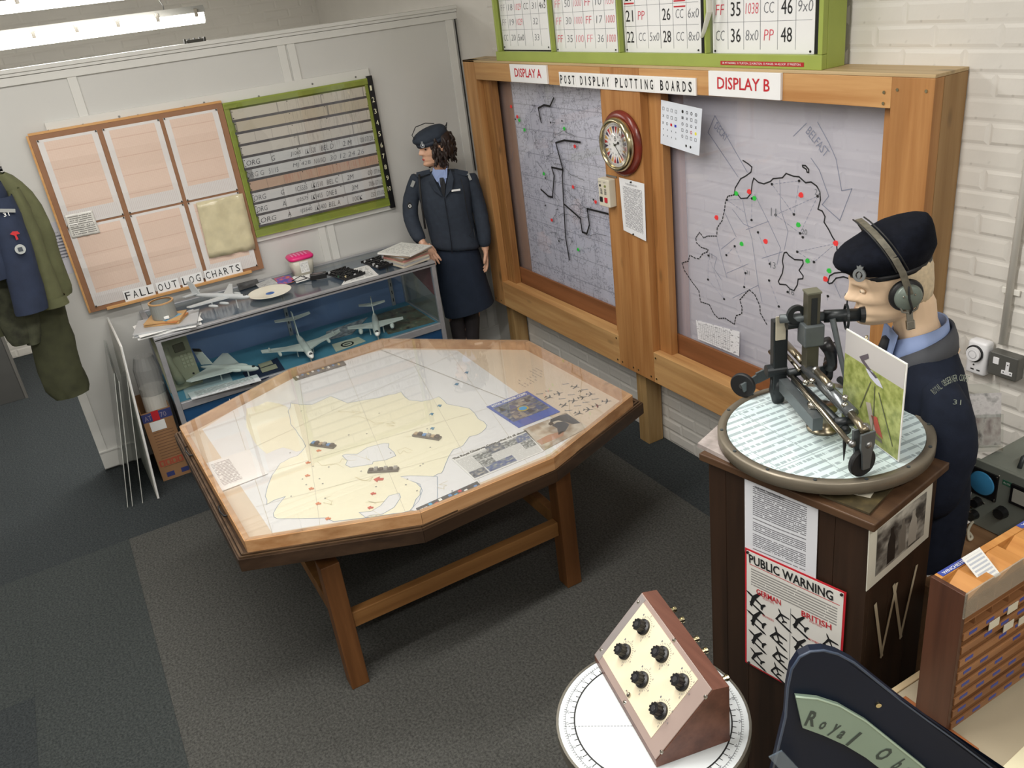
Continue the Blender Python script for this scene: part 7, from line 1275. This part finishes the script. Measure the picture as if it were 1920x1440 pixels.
# shoulder title on sleeve
LETT = plain('faded_title', (128, 136, 124), .7); sc_ = larm[0].lerp(larm[1], .45); on_ = (nM * .88 + rM * .35 + Z_ * .3).normalized(); so = sc_ + on_ * .086
word = 'ROYAL OBSERVER CORPS'; pxs = [(1752 + 58 * k / 19, 740 - 26 * math.sin(math.pi * .62 * k / 19)) for k in range(20)]
for k, ch in enumerate(word):
    if ch == ' ': continue
    a = pxs[k]; b2 = pxs[min(k + 1, 19)] if k < 19 else pxs[k]; a_, b_ = atp(*a, so, on_), atp(*(b2 if k < 19 else (a[0] + 3, a[1] + 1)), so, on_); text('title_letter', ch, frame(a_, b_ - a_, on_.cross(b_ - a_), on_), .0046, .017, LETT, t, th=.002)
p = atp(1786, 758, so, on_); text('title_letter', '31', frame(p, rM, Z_, on_), .018, .013, LETT, t, th=.002)
# ============================================================ right hand furniture
OAKT = wood('radio_table_wood', (150, 116, 84), (122, 90, 62), 'x', .5, knots=False); BEI = plain('beige_table_top', (176, 164, 140), .5, var=.05, sc=4)
t = thing('radio_table', 'brown wooden table carrying grey radio set against brick wall', 'table', (4.3, -.4, 0)); 
obj('table_top', MB().box((3.738, -.80, .745), (4.95, -.03, .775), .003), OAKT, t)
for x in (3.80, 4.9):
    for y in (-.77, -.07): obj('leg', MB().box((x - .03, y - .03, 0), (x + .03, y + .03, .7445)), OAKT, t)
t = thing('rack_table', 'beige topped side table beside pedestal carrying wooden message rack', 'table', (4.5, -1.3, 0)); 
obj('table_top', MB().box((4.052, -1.95, .735), (5.1, -.83, .759), .002), BEI, t); obj('edge_strip', MB().box((4.035, -1.95, .733), (4.0515, -.83, .762), .002), wood('edge_pine', (206, 186, 150), (184, 160, 122), 'y', knots=False), t)
for x in (4.09, 5.05):
    for y in (-1.9, -.88): obj('leg', MB().box((x - .03, y - .03, 0), (x + .03, y + .03, .7345)), OAKT, t)
# radio
RX0, RX1, RY, RZ0, RZ1 = 3.735, 4.2, -.45, .776, 1.0
t = thing('radio_set', 'grey metal radio set with round blue screen on brown table', 'radio', ((RX0 + RX1) / 2, -.3, RZ0)); RG = plain('radio_grey', (122, 128, 120), .5, var=.05, sc=20)
obj('cabinet', MB().box((RX0, RY + .012, RZ0), (RX1, -.12, RZ1), .006), RG, t); obj('front_panel', MB().box((RX0 - .004, RY, RZ0 + .002), (RX1 + .004, RY + .0115, RZ1 + .004), .002), RG, t)
rp = lambda a, b, d=0: atp(1720 + a / 7.2, 820 + b / 7.2, Vector((0, RY - d, 0)), Vector((0, -1, 0)))
def rdisc(name, c, r0, r1, h, mat, n=24): return obj(name, MB(frame((c.x, RY, c.z), (1, 0, 0), (0, 0, 1))).lathe([(.001, 0), (r0, 0), (r1, h), (.001, h)], n), mat, t)
c_ = rp(885, 612); obj('screen_plate', MB().box((c_.x - .048, RY - .006, c_.z - .046), (c_.x + .048, RY, c_.z + .046), .002), BLACKP, t)
sc = obj('screen', MB(frame((c_.x, RY - .006, c_.z), (1, 0, 0), (0, 0, 1))).lathe([(.001, .004), (.036, .002), (.04, 0), (.001, 0)], 32), plain('screen_blue', (66, 142, 190), .25), t, True)
for dx in (-.042, .042):
    for dz in (-.04, .04): rdisc('screen_screw', Vector((c_.x + dx, 0, c_.z + dz)), .004, .004, .009, CHROME, 10)
for a, b, r in ((820, 862, .016), (1150, 1005, .02), (775, 1035, .016)): 
    k = rdisc('knob', rp(a, b), r, r * .85, .022, BLACKP, 12); 
hp = rp(600, 940); obj('handle', MB().tube([hp + Vector((0, -.0, .02)), hp + Vector((0, -.03, .012)), hp + Vector((0, -.03, -.035)), hp + Vector((0, 0, -.045))], .011, 10), BLACKP, t, True)
c_ = rp(1400, 800); obj('meter', MB().box((c_.x - .03, RY - .008, c_.z - .034), (c_.x + .034, RY, c_.z + .034), .003), BLACKP, t); obj('meter_face', MB().box((c_.x - .02, RY - .0095, c_.z - .022), (c_.x + .024, RY - .0082, c_.z + .022)), plain('meter_face', (176, 176, 166), .3), t)
c_ = rp(1215, 625); obj('label', MB().box((c_.x - .014, RY - .001, c_.z - .008), (c_.x + .014, RY, c_.z + .008)), plain('label_green', (48, 104, 80), .5), t); text('lettering', 'R1155', frame((c_.x - .010, RY - .0012, c_.z - .003), (1, 0, 0), (0, 0, 1)), .020, .006, PAPER, t)
for a, b in ((1100, 525), (730, 945), (1030, 995), (900, 890)): rdisc('panel_screw', rp(a, b), .004, .003, .003, CHROME, 10)
for x in (RX0 + .10, RX1 - .10): obj('carry_handle', MB().tube([(x, -.4, RZ1), (x, -.39, RZ1 + .03), (x, -.25, RZ1 + .03), (x, -.24, RZ1)], .007, 8), DARKM, t, True)
obj('top_cover', MB().box((RX0 + .14, -.40, RZ1 + .0005), (RX1 - .02, -.15, RZ1 + .02), .008), plain('radio_cover', (96, 98, 90), .5), t)
# leaflet holder on the radio
lh = at(1845, 846, z=RZ1 + .004); t = thing('leaflet_holder', 'clear leaflet holder with pinkish printed leaflets beside radio top', 'leaflet holder', lh); LM = frame((lh.x, lh.y, RZ1 + .0045), (.75, .66, 0), (-.3, .34, .9), None)
LM = Matrix.Translation((lh.x, lh.y, RZ1 + .02)) @ Matrix.Rotation(math.radians(52), 4, 'Z') @ Matrix.Rotation(math.radians(-18), 4, 'X')
obj('leaflets', MB(LM).box((-.045, .0, .004), (.045, .022, .155)), photo('leaflet_cover', [(120, 104, 104), (190, 176, 176), (220, 214, 212), (90, 84, 86)], 3, 4, rough=.3), t); obj('front_leaflet', MB(LM).box((-.045, -.002, .09), (.045, -.0005, .165)), photo('leaflet_cover_b', [(200, 196, 198), (222, 220, 220), (150, 150, 150)], 3, 6), t)
obj('holder', MB(LM).box((-.05, -.006, -.0), (.05, -.003, .10)).box((-.05, .024, 0), (.05, .027, .19)).box((-.05, -.006, -.003), (.05, .027, .0)), glass('holder_clear', (.92, .93, .92)), t); obj('holder_foot', MB(LM).box((-.05, -.006, -.015), (.05, .06, -.004)), glass('holder_clear'), t)
# cable coil and plug on the brown table
zc2 = .783; cz = lambda pts, dz=0: [at(1720 + a / 7.2, 820 + b / 7.2, z=zc2 + dz + .004 * (i % 2)) for i, (a, b) in enumerate(pts)]
def smooth(P, k=5):
    out = []
    for i in range(len(P) - 1):
        p0, p1, p2, p3 = P[max(i - 1, 0)], P[i], P[i + 1], P[min(i + 2, len(P) - 1)]
        for j in range(k): s = j / k; out.append(.5 * ((2 * p1) + (p2 - p0) * s + (2 * p0 - 5 * p1 + 4 * p2 - p3) * s * s + (3 * p1 - p0 - 3 * p2 + p3) * s ** 3))
    return out + [P[-1]]
CAB = plain('cream_cable', (216, 208, 186), .5); t = thing('cable', 'coiled cream mains cable lying on the brown table by radio', 'cable', cz([(500, 1250)])[0])
obj('flex', MB().tube(smooth(cz([(330, 1085), (450, 1090), (560, 1170), (615, 1280), (620, 1400), (560, 1430), (420, 1370), (330, 1260), (350, 1180), (470, 1160), (640, 1230), (740, 1340), (700, 1380), (690, 1250), (760, 1130), (880, 1080), (1000, 1110), (1060, 1150)])), .0042, 8), CAB, t, True)
obj('flex', MB().tube(smooth(cz([(275, 1200), (330, 1290), (480, 1320), (640, 1310), (560, 1250), (560, 1130), (700, 1060), (900, 1060), (1080, 1110)], .009)), .0042, 8), CAB, t, True); obj('flex', MB().tube(smooth(cz([(150, 1500), (260, 1560), (420, 1580), (560, 1560)])), .0042, 8), CAB, t, True)
p = at(1720 + 850 / 7.2, 820 + 1170 / 7.2, z=.776); t = thing('plug', 'dark blue plug with yellow tag behind coiled cream cable', 'plug', p); PMt = Matrix.Translation((p.x + .02, p.y + .04, .776)) @ Matrix.Rotation(.6, 4, 'Z'); obj('plug_body', MB(PMt).box((-.035, -.025, 0), (.035, .025, .03), .008), plain('plug_blue', (64, 66, 90), .5), t); obj('yellow_tag', MB(PMt).box((-.05, -.012, .0), (-.0355, .014, .012), .002), plain('tag_yellow', (224, 200, 40), .4), t)
flat('white_paper', 'small white paper sheet on the table behind wooden rack', 'paper', [(1738, 1082), (1752, 1076), (1750, 1055), (1736, 1062)], .7755, PAPER, .002)
# message rack
RXa, RXb, RYa, RYb, RB, RT = 4.120, 4.202, -1.2, -.58, .778, 1.18
t = thing('message_rack', 'brown wooden pigeonhole message rack with blue labels on beige table', 'rack', (4.16, -.9, .76)); RKD = wood('rack_side_wood', (88, 54, 38), (62, 36, 26), 'z', .4, knots=False); RK = wood('rack_wood', (156, 110, 72), (130, 86, 54), 'y', .45, knots=False); LBL = plain('label_blue', (56, 72, 150), .45)
obj('foot', MB().box((4.078, -1.212, .7595), (4.272, -1.180, .7775), .002), wood('foot_wood', (160, 98, 58), (132, 76, 42), 'x', knots=False), t); obj('foot', MB().box((4.078, -.61, .7595), (4.272, -.58, .7775), .002), RK, t)
obj('side_panel', MB().box((RXa, RYa, RB), (RXb, RYa + .012, RT), .001), RKD, t); obj('side_panel', MB().box((RXa, RYb - .012, RB), (RXb, RYb, RT), .001), RKD, t); obj('back_panel', MB().box((RXa, RYa + .0125, RB), (RXa + .006, RYb - .0125, RT - .02)), RK, t)
zsh = [.785 + .0385 * i for i in range(9)]; ncol = 10; cwid = (RYb - RYa - .025) / ncol
for i, z in enumerate(zsh):
    obj('shelf', MB().prism([(RXa + .0065, z - .012), (RXb - .002, z), (RXb - .002, z + .004), (RXa + .0065, z - .008)], RYa + .0125, RYb - .0125, R=Matrix(((1, 0, 0), (0, 0, 1), (0, 1, 0)))), RK, t)
    if i < 8:
        obj('lip', MB().box((RXb - .002, RYa + .0125, z - .006), (RXb + .003, RYb - .0125, z + .014), .001), RK, t)
        for c_ in range(ncol):
            if (c_ + i) % 7 != 6: obj('label', MB().box((RXb + .003, RYa + .03 + c_ * cwid, z + .003), (RXb + .0036, RYa + .03 + c_ * cwid + cwid * .45, z + .0115)), LBL, t)
for c_ in range(1, ncol): y = RYa + .0125 + c_ * cwid; obj('divider', MB().box((RXa + .007, y - .002, RB), (RXb - .012, y + .002, RT - .05)), RK, t)
obj('front_strip', MB().box((RXb, RYa + .001, 1.118), (RXb + .0035, RYb - .001, RT + .006)), glass('rack_perspex', (.9, .9, .9), .28, (206, 198, 180)), t)
obj('top_floor', MB().box((RXa + .0065, RYa + .0125, RT - .030), (RXb - .002, RYb - .0125, RT - .024)), RK, t); ORK = wood('rack_top_wood', (196, 140, 76), (172, 114, 56), 'x', .4, knots=False)
for c_ in range(6):
    y = RYa + .013 + c_ * .1; obj('top_wedge', MB().prism([(y, RT - .0238), (y + .055, RT - .002), (y + .092, RT - .002), (y + .0925, RT - .0238)], RXa + .007, RXb - .003, R=Matrix(((0, 0, 1), (1, 0, 0), (0, 1, 0)))), ORK, t)
for y0_, s_ in ((RYa + .02, 'WINCHESTER'), (RYa + .30, 'YEOVIL')):
    lb_ = obj('top_label', MB().box((RXa + .001, y0_, RT + .0002), (RXa + .016, y0_ + .10, RT + .0012)), LBL, t); text('lettering', s_, frame((RXa + .014, y0_ + .008, RT + .0013), (0, 1, 0), (-1, 0, 0)), .08, .008, PAPER, lb_, th=.0003)
obj('top_rail', MB().box((RXa, RYa + .0125, RT - .019), (RXa + .018, RYb - .0125, RT), .001), ORK, t)
for (a, b, lb__) in ((1860, 1168, 'blank cream card nearest the rack side, in message rack pigeonhole'), (1895, 1138, 'blank cream card highest in the message rack pigeonholes'), (1887, 1172, 'blank cream card lowest in the message rack pigeonholes'), (1915, 1160, 'blank cream card deepest along the message rack, near frame edge')):
    p = atp(a, b, Vector((RXb, 0, 0)), Vector((1, 0, 0))); k = t; cd_ = thing('message_card', lb__, 'card', p, 'cards in the message rack'); obj('card_sheet', MB().box((RXb + .0040, p.y - .018, p.z - .010), (RXb + .0055, p.y + .018, p.z + .012)), plain('cream_card', (206, 200, 182)), cd_)
q = [atp(u, v, Vector((RXb - .03, 0, 0)), Vector((.9, 0, .45))) for u, v in ((1850, 1085), (1880, 1085), (1830, 1030), (1798, 1048))]
t = thing('message_form', 'printed white message form standing in the top of wooden rack', 'form', q[0]); y0_ = RYa + .075; obj('sheet', MB().sheet([(RXb - .008, y0_, RT - .015), (RXb - .008, y0_ + .06, RT - .015), (RXa + .02, y0_ + .058, RT + .028), (RXa + .02, y0_ - .004, RT + .028)], .001), printed('form_rows', (230, 230, 226), (170, 176, 190), 8, .8, ws=10), t)
flat('cream_sheet', 'plain cream paper sheet at near edge of the beige table', 'paper', [(1868, 1450), (1960, 1460), (1960, 1360), (1922, 1398)], .7595, plain('cream_sheet', (238, 230, 196), .5), .002)
# navy sign board with ribbon
S0 = rayp(1520, 1225, 1.7); rS = Vector((.496, .868, 0)).normalized(); nS = Vector((rS.y, -rS.x, 0)); NAVP = plain('navy_gloss', (16, 25, 44), .5, var=.1, spec=.25)
sp = lambda u, v, d=0: atp(u, v, S0, nS) + nS * d
out = [(1448, 1455), (1462, 1395), (1474, 1345), (1478, 1290), (1485, 1256), (1500, 1233), (1520, 1223), (1545, 1221), (1572, 1228), (1602, 1244), (1640, 1275), (1690, 1315), (1740, 1352), (1800, 1395), (1862, 1442), (1905, 1480)]
P_ = [sp(*p) for p in out]; P_ = [Vector((P_[0].x, P_[0].y, .7605))] + P_ + [Vector((P_[-1].x, P_[-1].y, .7605))]
t = thing('crest_board', 'navy painted shaped board with pale green Royal Observer ribbon on beige table', 'sign', S0[:2] + (.76,))
obj('shaped_board', MB().poly([p - nS * .022 for p in P_], nS, .022), NAVP, t); obj('edge_highlight', MB().tube([p - nS * .002 for p in P_[1:-1]], .003, 8), plain('navy_edge_highlight', (64, 76, 96), .3), t, True)  # paler tube along the outline paints the thin highlight on the board's edge
rt = [(1489, 1299), (1530, 1303), (1570, 1316), (1620, 1345), (1670, 1385), (1720, 1425), (1765, 1465)]; rb = [(1700, 1480), (1660, 1444), (1620, 1413), (1580, 1389), (1540, 1371), (1502, 1357)]
RIBC = plain('ribbon_green', (138, 158, 142), .5, var=.05); obj('ribbon', MB().poly([sp(u, v, .001) for u, v in rt + rb], nS, .010), RIBC, t); obj('ribbon_edge', MB().tube([sp(u, v, .0105) for u, v in rt], .0025, 8), plain('ribbon_light', (170, 190, 170), .4), t, True)
LT = plain('ribbon_letter', (58, 70, 66), .5)
for ch, u, v, w_, h_, an in (('R', 1504, 1352, 20, 40, 8), ('o', 1529, 1358, 12, 22, 16), ('y', 1546, 1370, 13, 34, 20), ('a', 1563, 1374, 12, 22, 24), ('l', 1581, 1388, 7, 42, 28), ('O', 1632, 1410, 24, 38, 36), ('b', 1664, 1431, 12, 36, 38), ('s', 1681, 1441, 10, 24, 40), ('e', 1696, 1455, 12, 24, 40), ('r', 1712, 1468, 10, 24, 40)):
    a_ = sp(u, v, .0112); c_ = sp(u + 10 * math.cos(math.radians(an)), v + 10 * math.sin(math.radians(an)), .0112); text('lettering', ch, frame(a_, c_ - a_, nS.cross(c_ - a_), nS), w_ * .00107, h_ * .00107, LT, t, bold=.03, th=.0006)
obj('fixing_screw', MB().cyl(sp(1646, 1320, 0), sp(1646, 1320, .005), .006, n=10), BRASS, t)
ac = [at(u, v, z=.80) for u, v in ((1436, 1395), (1470, 1438), (1496, 1430), (1460, 1386))]
p = at(1462, 1440, z=.762); t = thing('acrylic_strip', 'small clear acrylic label strip propped before the navy board', 'label holder', p); q = [sp(1470, 1436, .03), sp(1497, 1426, .03), sp(1458, 1384, .03), sp(1434, 1396, .03)]
obj('strip', MB().sheet(q, .004), glass('acrylic', (.85, .9, .95), .15, (160, 180, 200)), t); obj('strip_foot', MB().poly([Vector((q[0].x, q[0].y, q[0].z)), Vector((q[1].x, q[1].y, q[1].z)), Vector((q[1].x, q[1].y, .7605)), Vector((q[0].x, q[0].y, .7605))], nS, .004), glass('acrylic'), t)
# sockets on the wall
c_ = at(1831, 671, y=-.045); t = thing('plug_timer', 'white plug in timer with round dial on brick wall', 'timer', (c_.x, -.005, c_.z - .06)); WP = plain('white_plastic', (222, 222, 224), .35)
obj('body', MB().box((c_.x - .036, -.05, c_.z - .062), (c_.x + .036, -.0065, c_.z + .062), .010), WP, t, True); TM_ = frame((c_.x - .004, -.05, c_.z + .018), (1, 0, 0), (0, 0, 1))
obj('dial_ring', MB(TM_).lathe([(.024, -.001), (.030, -.001), (.030, .006), (.024, .006), (.024, -.001)], 32, caps=False), BLACKP, t); obj('dial', MB(TM_).lathe([(.001, 0), (.0255, 0), (.0245, .014), (.001, .015)], 32), WP, t); obj('dial_centre', MB(TM_).lathe([(.013, .0145), (.0145, .0145), (.0145, .0155), (.013, .0155)], 24, caps=False), plain('grey_mark', (170, 170, 174), .5), t)
for x in (-.014, .008): obj('socket_hole', MB().box((c_.x + x, -.0506, c_.z - .044), (c_.x + x + .012, -.0499, c_.z - .039)), K_INK, t)
obj('indicator', MB().cyl((c_.x - .004, -.0499, c_.z - .024), (c_.x - .004, -.052, c_.z - .024), .003, n=10), K_INK, t)
c_ = at(1882, 686, y=-.04); t = thing('wall_socket', 'grey metal surface socket box below white conduit on brick wall', 'socket', (c_.x, -.005, c_.z - .04)); obj('box', MB().box((c_.x - .05, -.046, c_.z - .042), (c_.x + .05, -.006, c_.z + .042), .004), plain('socket_grey', (104, 104, 100), .4, .5), t)
obj('socket_insert', MB().box((c_.x - .002, -.0485, c_.z - .026), (c_.x + .036, -.0458, c_.z - .012), .001).box((c_.x + .011, -.0485, c_.z - .0125), (c_.x + .023, -.0458, c_.z + .02), .001), WP, t); obj('switch', MB().box((c_.x - .034, -.049, c_.z + .002), (c_.x - .014, -.0458, c_.z + .026), .001), WP, t)
for x, z in ((.004, -.02), (.028, -.02), (.016, .008)): obj('pin_hole', MB().box((c_.x + x, -.049, c_.z + z), (c_.x + x + .004, -.0484, c_.z + z + .004)), K_INK, t)
# ============================================================ left: box, roll, leaning sheets, garments
bx0, by0, by1 = .065, -2.56, -2.395; zt2 = at(261, 779, x=bx0).z
t = thing('cardboard_box', 'tall brown cardboard box with blue bands beside the display case', 'box', (-.08, -2.47, 0)); CBM = plain('cardboard', (160, 120, 84), .8, var=.05, sc=8)
for a, b in (((bx0 - .004, by0, 0), (bx0, by1, zt2)), ((-.26, by0, 0), (-.256, by1, zt2)), ((-.2555, by0, 0), (bx0 - .0045, by0 + .004, zt2)), ((-.2555, by1 - .004, 0), (bx0 - .0045, by1, zt2))): obj('side', MB().box(a, b), CBM, t)
obj('bottom', MB().box((-.2555, by0 + .0045, 0), (bx0 - .0045, by1 - .0045, .004)), CBM, t)
BB = plain('box_blue', (58, 66, 120), .7); obj('blue_band', MB().box((bx0, by0, zt2 - .06), (bx0 + .0008, by1, zt2 - .006)), BB, t); obj('red_panel', MB().box((bx0 + .0009, by0 + .055, zt2 - .062), (bx0 + .0016, by0 + .095, zt2 + .0)), K_RED, t)
text('lettering', 'AT', frame((bx0 + .0009, by0 + .012, zt2 - .05), (0, 1, 0), (0, 0, 1)), .04, .03, plain('box_text', (150, 140, 160), .6), t); text('lettering', '70', frame((bx0 + .0009, by0 + .10, zt2 - .05), (0, 1, 0), (0, 0, 1)), .035, .03, plain('box_text', (150, 140, 160)), t)
obj('white_label', MB().box((bx0 + .0017, by0 + .03, zt2 - .125), (bx0 + .0024, by0 + .115, zt2 - .065)), PAPER, t)
for k in range(13): obj('printed_rule', MB().box((bx0, by0 + .03, zt2 - .14 - k * .019), (bx0 + .0006, by1 - .02, zt2 - .1365 - k * .019)), plain('box_rule', (118, 84, 62), .8), t)
for k in range(4): y = by0 + .01 + k * .035; obj('handling_mark', MB().box((bx0, y, .095), (bx0 + .0007, y + .032, .135)), plain('box_red', (176, 84, 62), .7), t); obj('mark_symbol', MB().box((bx0 + .0007, y + .009, .102), (bx0 + .0011, y + .023, .125)), CBM, t)
for y in (by0 + .03, by1 - .05): obj('blue_patch', MB().box((bx0, y, .02), (bx0 + .0008, y + .045, .05)), BB, t)
r0 = Vector((-.06, -2.47, .02)); tp_ = at(268, 668, x=-.10); r1 = tp_; t = thing('paper_roll', 'white roll of paper in clear wrap standing in the cardboard box', 'paper roll', r0); d = (r1 - r0)
obj('roll', MB().tube([r0, r0 + d * .74], .072, 24), plain('roll_paper', (224, 222, 214), .5), t); obj('clear_wrap', MB().tube([r0 + d * .68, r0 + d * .9, r0 + d * 1.0], [.074, .075, .055], 20), glass('poly_wrap', (.9, .9, .9), .35, (206, 206, 204), rough=.15), t)
ht = at(227, 650, x=.25)
t = thing('leaning_board', 'white hardboard panel standing edge on beside the cardboard box', 'board', (0, -2.6, 0)); obj('panel', MB().sheet([(XP + .02, -2.63, .001), (.255, -2.618, .001), (.25, -2.54, ht.z), (XP + .02, -2.55, at(197, 597, x=XP + .02).z)], .006), plain('board_white', (206, 204, 198), .5), t); obj('bright_edge', MB().tube([(.256, -2.616, .003), (.252, -2.538, ht.z), (XP + .025, -2.548, at(197, 597, x=XP + .02).z)], .0045, 6), PAPER, t)
ACR = glass('acrylic_sheet', (.90, .92, .91), .12, (205, 208, 206), 1.5, .02)
for k, (u, v, ut, vt) in enumerate(((240, 952, 214, 700), (249, 950, 223, 715), (268, 944, 236, 690))):
    bt = at(u, v, z=0); tpz = at(ut, vt, x=bt.x - .02).z; y2 = at(ut, vt, x=bt.x - .02).y; zb_ = at(187 + k * 4, 640, x=XP + .03).z
    t = thing('acrylic_sheet', ('first', 'second', 'third')[k] + ' clear acrylic sheet from the partition end leaning by cardboard box', 'sheet', (0, bt.y, 0), 'leaning clear acrylic sheets'); obj('sheet', MB().sheet([(XP + .03, bt.y + .02, .001), (bt.x, bt.y, .001), (bt.x - .02, y2, tpz), (XP + .03, y2 + .01, zb_)], .004), ACR, t); obj('cut_edge', MB().tube([(bt.x, bt.y, .003), (bt.x - .02, y2, tpz)], .002, 6), plain('acrylic_edge', (200, 202, 196), .3), t)
t = thing('grey_screen', 'dark grey leaning board in the far room behind jackets', 'board', (-2.1, -3.6, 0)); obj('panel', MB().box((-2.12, -4.1, 0), (-2.09, -3.25, 1.1), .002), plain('dark_grey_board', (70, 70, 68), .7), t); obj('edge_trim', MB().box((-2.0895, -3.27, 0), (-2.085, -3.25, 1.1)), plain('board_trim', (96, 94, 90), .6), t)
# garments
GP_ = Vector((.24, -2.93, 0)); nG = Vector((CP.x - GP_.x, CP.y - GP_.y, 0)).normalized(); rG = Vector((-nG.y, nG.x, 0)); DG = 4.8 / FP * 1.06; gx = lambda u, v, o=0: atp(u, v, GP_, nG) + nG * o
OLV = plain('olive_cloth', (92, 94, 64), .85, var=.15, sc=14, bm=.2, bsc=200); OLD = plain('dark_olive_cloth', (60, 62, 40), .85, var=.2, sc=14, bm=.2, bsc=200); NVJ = plain('navy_jacket_cloth', (36, 46, 68), .85, var=.12, sc=20, bm=.2, bsc=300); CAM = plain('camouflage_cloth', (62, 64, 48), .85, var=.6, sc=16, bm=.2)
def gl_(rings, o, dep): return [(gx(u, v, o), rG * hw * DG, nG * dep) for u, v, hw in rings]
zr = gx(0, 318).z
t = thing('garment_rail', 'black metal garment rail at frame edge holding uniforms', 'rail', (gx(-120, 700).x, -3.5, 0)); ra = gx(4, 316); rb_ = gx(-560, 316); obj('rail', MB().tube([ra, Vector((ra.x, rb_.y, ra.z))], .012, 10), BLACKP, t); px_ = Vector((ra.x, rb_.y, 0)); obj('post', MB().cyl(px_ + Z_ * .02, px_ + Z_ * (ra.z + .02), .014, n=10), BLACKP, t); obj('base', MB().box((px_.x - .15, px_.y - .03, 0), (px_.x + .15, px_.y + .03, .03), .005), BLACKP, t)
t = thing('olive_jacket', 'olive green cloth jacket hanging at the partition end', 'jacket', gx(60, 560)); cloth('jacket_body', MB().loft(gl_([(-8, 326, 12), (-6, 345, 32), (18, 394, 48), (36, 456, 55), (42, 500, 55), (58, 540, 60), (63, 566, 60), (63, 568, 58)], 0, .07), 22, caps=False), OLV, t, 1, wr=.034, sc=.07)
cloth('sleeve', MB().loft(gl_([(20, 350, 10), (34, 385, 15), (48, 430, 17), (66, 480, 17), (84, 530, 18), (97, 566, 19), (98, 568, 17)], .085, .05), 18, caps=False), OLV, t, 1, wr=.022, sc=.05); obj('cuff', MB().loft(gl_([(92, 551, 21), (100, 566, 21)], .085, .055), 18, caps=False), OLV, t, True)
t = thing('navy_jacket', 'navy uniform jacket with red badge hanging on the garment rail', 'jacket', gx(20, 540)); cloth('jacket_body', MB().loft(gl_([(-30, 340, 20), (-28, 380, 34), (-24, 440, 42), (-20, 505, 42), (-18, 515, 42)], .11, .08), 20, caps=False), NVJ, t, 1, wr=.02, sc=.1); cloth('sleeve', MB().loft(gl_([(0, 360, 14), (8, 395, 20), (20, 440, 22), (36, 500, 24), (52, 560, 25), (54, 570, 24)], .16, .055), 18, caps=False), NVJ, t, 1, wr=.015, sc=.08)
def patch(name, u, v, o, mb_f, mat): obj(name, mb_f(MB(frame(gx(u, v, o), rG, Z_, nG))), mat, t)
patch('red_badge', 21, 428, .222, lambda m: m.prism([(-.018, .012), (-.004, .022), (.016, .018), (.022, .006), (.006, .004), (.008, -.018), (-.002, -.02), (-.002, .002)], 0, .004), plain('badge_red', (190, 44, 48), .7)); patch('round_badge', 30, 452, .225, lambda m: m.lathe([(.001, 0), (.023, 0), (.023, .004), (.001, .004)], 20), plain('badge_pale', (176, 180, 178), .6)); patch('badge_centre', 30, 452, .2295, lambda m: m.box((-.010, -.010, 0), (.010, .010, .001)), plain('badge_dark', (70, 76, 84), .6))
patch('title_strip', 8, 383, .215, lambda m: m.box((-.04, -.008, 0), (.03, .008, .004), R=rot('Z', -14)), plain('title_grey', (150, 152, 150))); text('title_number', '31', frame(gx(1, 394, .220), rG, Z_, nG), .024, .018, PAPER, t)
t = thing('olive_trousers', 'long olive green trousers hanging below the olive jacket', 'trousers', gx(120, 735)); cloth('trouser_leg', MB().loft(gl_([(74, 545, 28), (84, 590, 30), (98, 640, 32), (112, 690, 34), (128, 725, 34), (136, 739, 27)], -.0, .055), 20, caps=False), OLD, t, 1, wr=.034, sc=.06); cloth('dark_lining', MB().loft(gl_([(104, 548, 12), (112, 600, 14), (122, 650, 12)], -.06, .03), 14, caps=False), plain('black_cloth', (26, 28, 26), .9), t, 1)
t = thing('camouflage_trousers', 'dark camouflage trousers hanging on the rail beside olive trousers', 'trousers', gx(30, 640)); cloth('trouser_leg', MB().loft(gl_([(8, 505, 34), (16, 560, 30), (28, 600, 26), (40, 632, 20), (42, 640, 16)], .02, .05), 18, caps=False), CAM, t, 1, wr=.03, sc=.08); cloth('trouser_leg', MB().loft(gl_([(46, 545, 22), (56, 590, 18), (63, 636, 12), (64, 640, 10)], .03, .04), 16, caps=False), CAM, t, 1, wr=.02, sc=.08)
cloth('trouser_leg', MB().loft(gl_([(-10, 520, 24), (0, 590, 24), (6, 628, 22)], -.02, .05), 16, caps=False), OLD, t, 1, wr=.02, sc=.08)
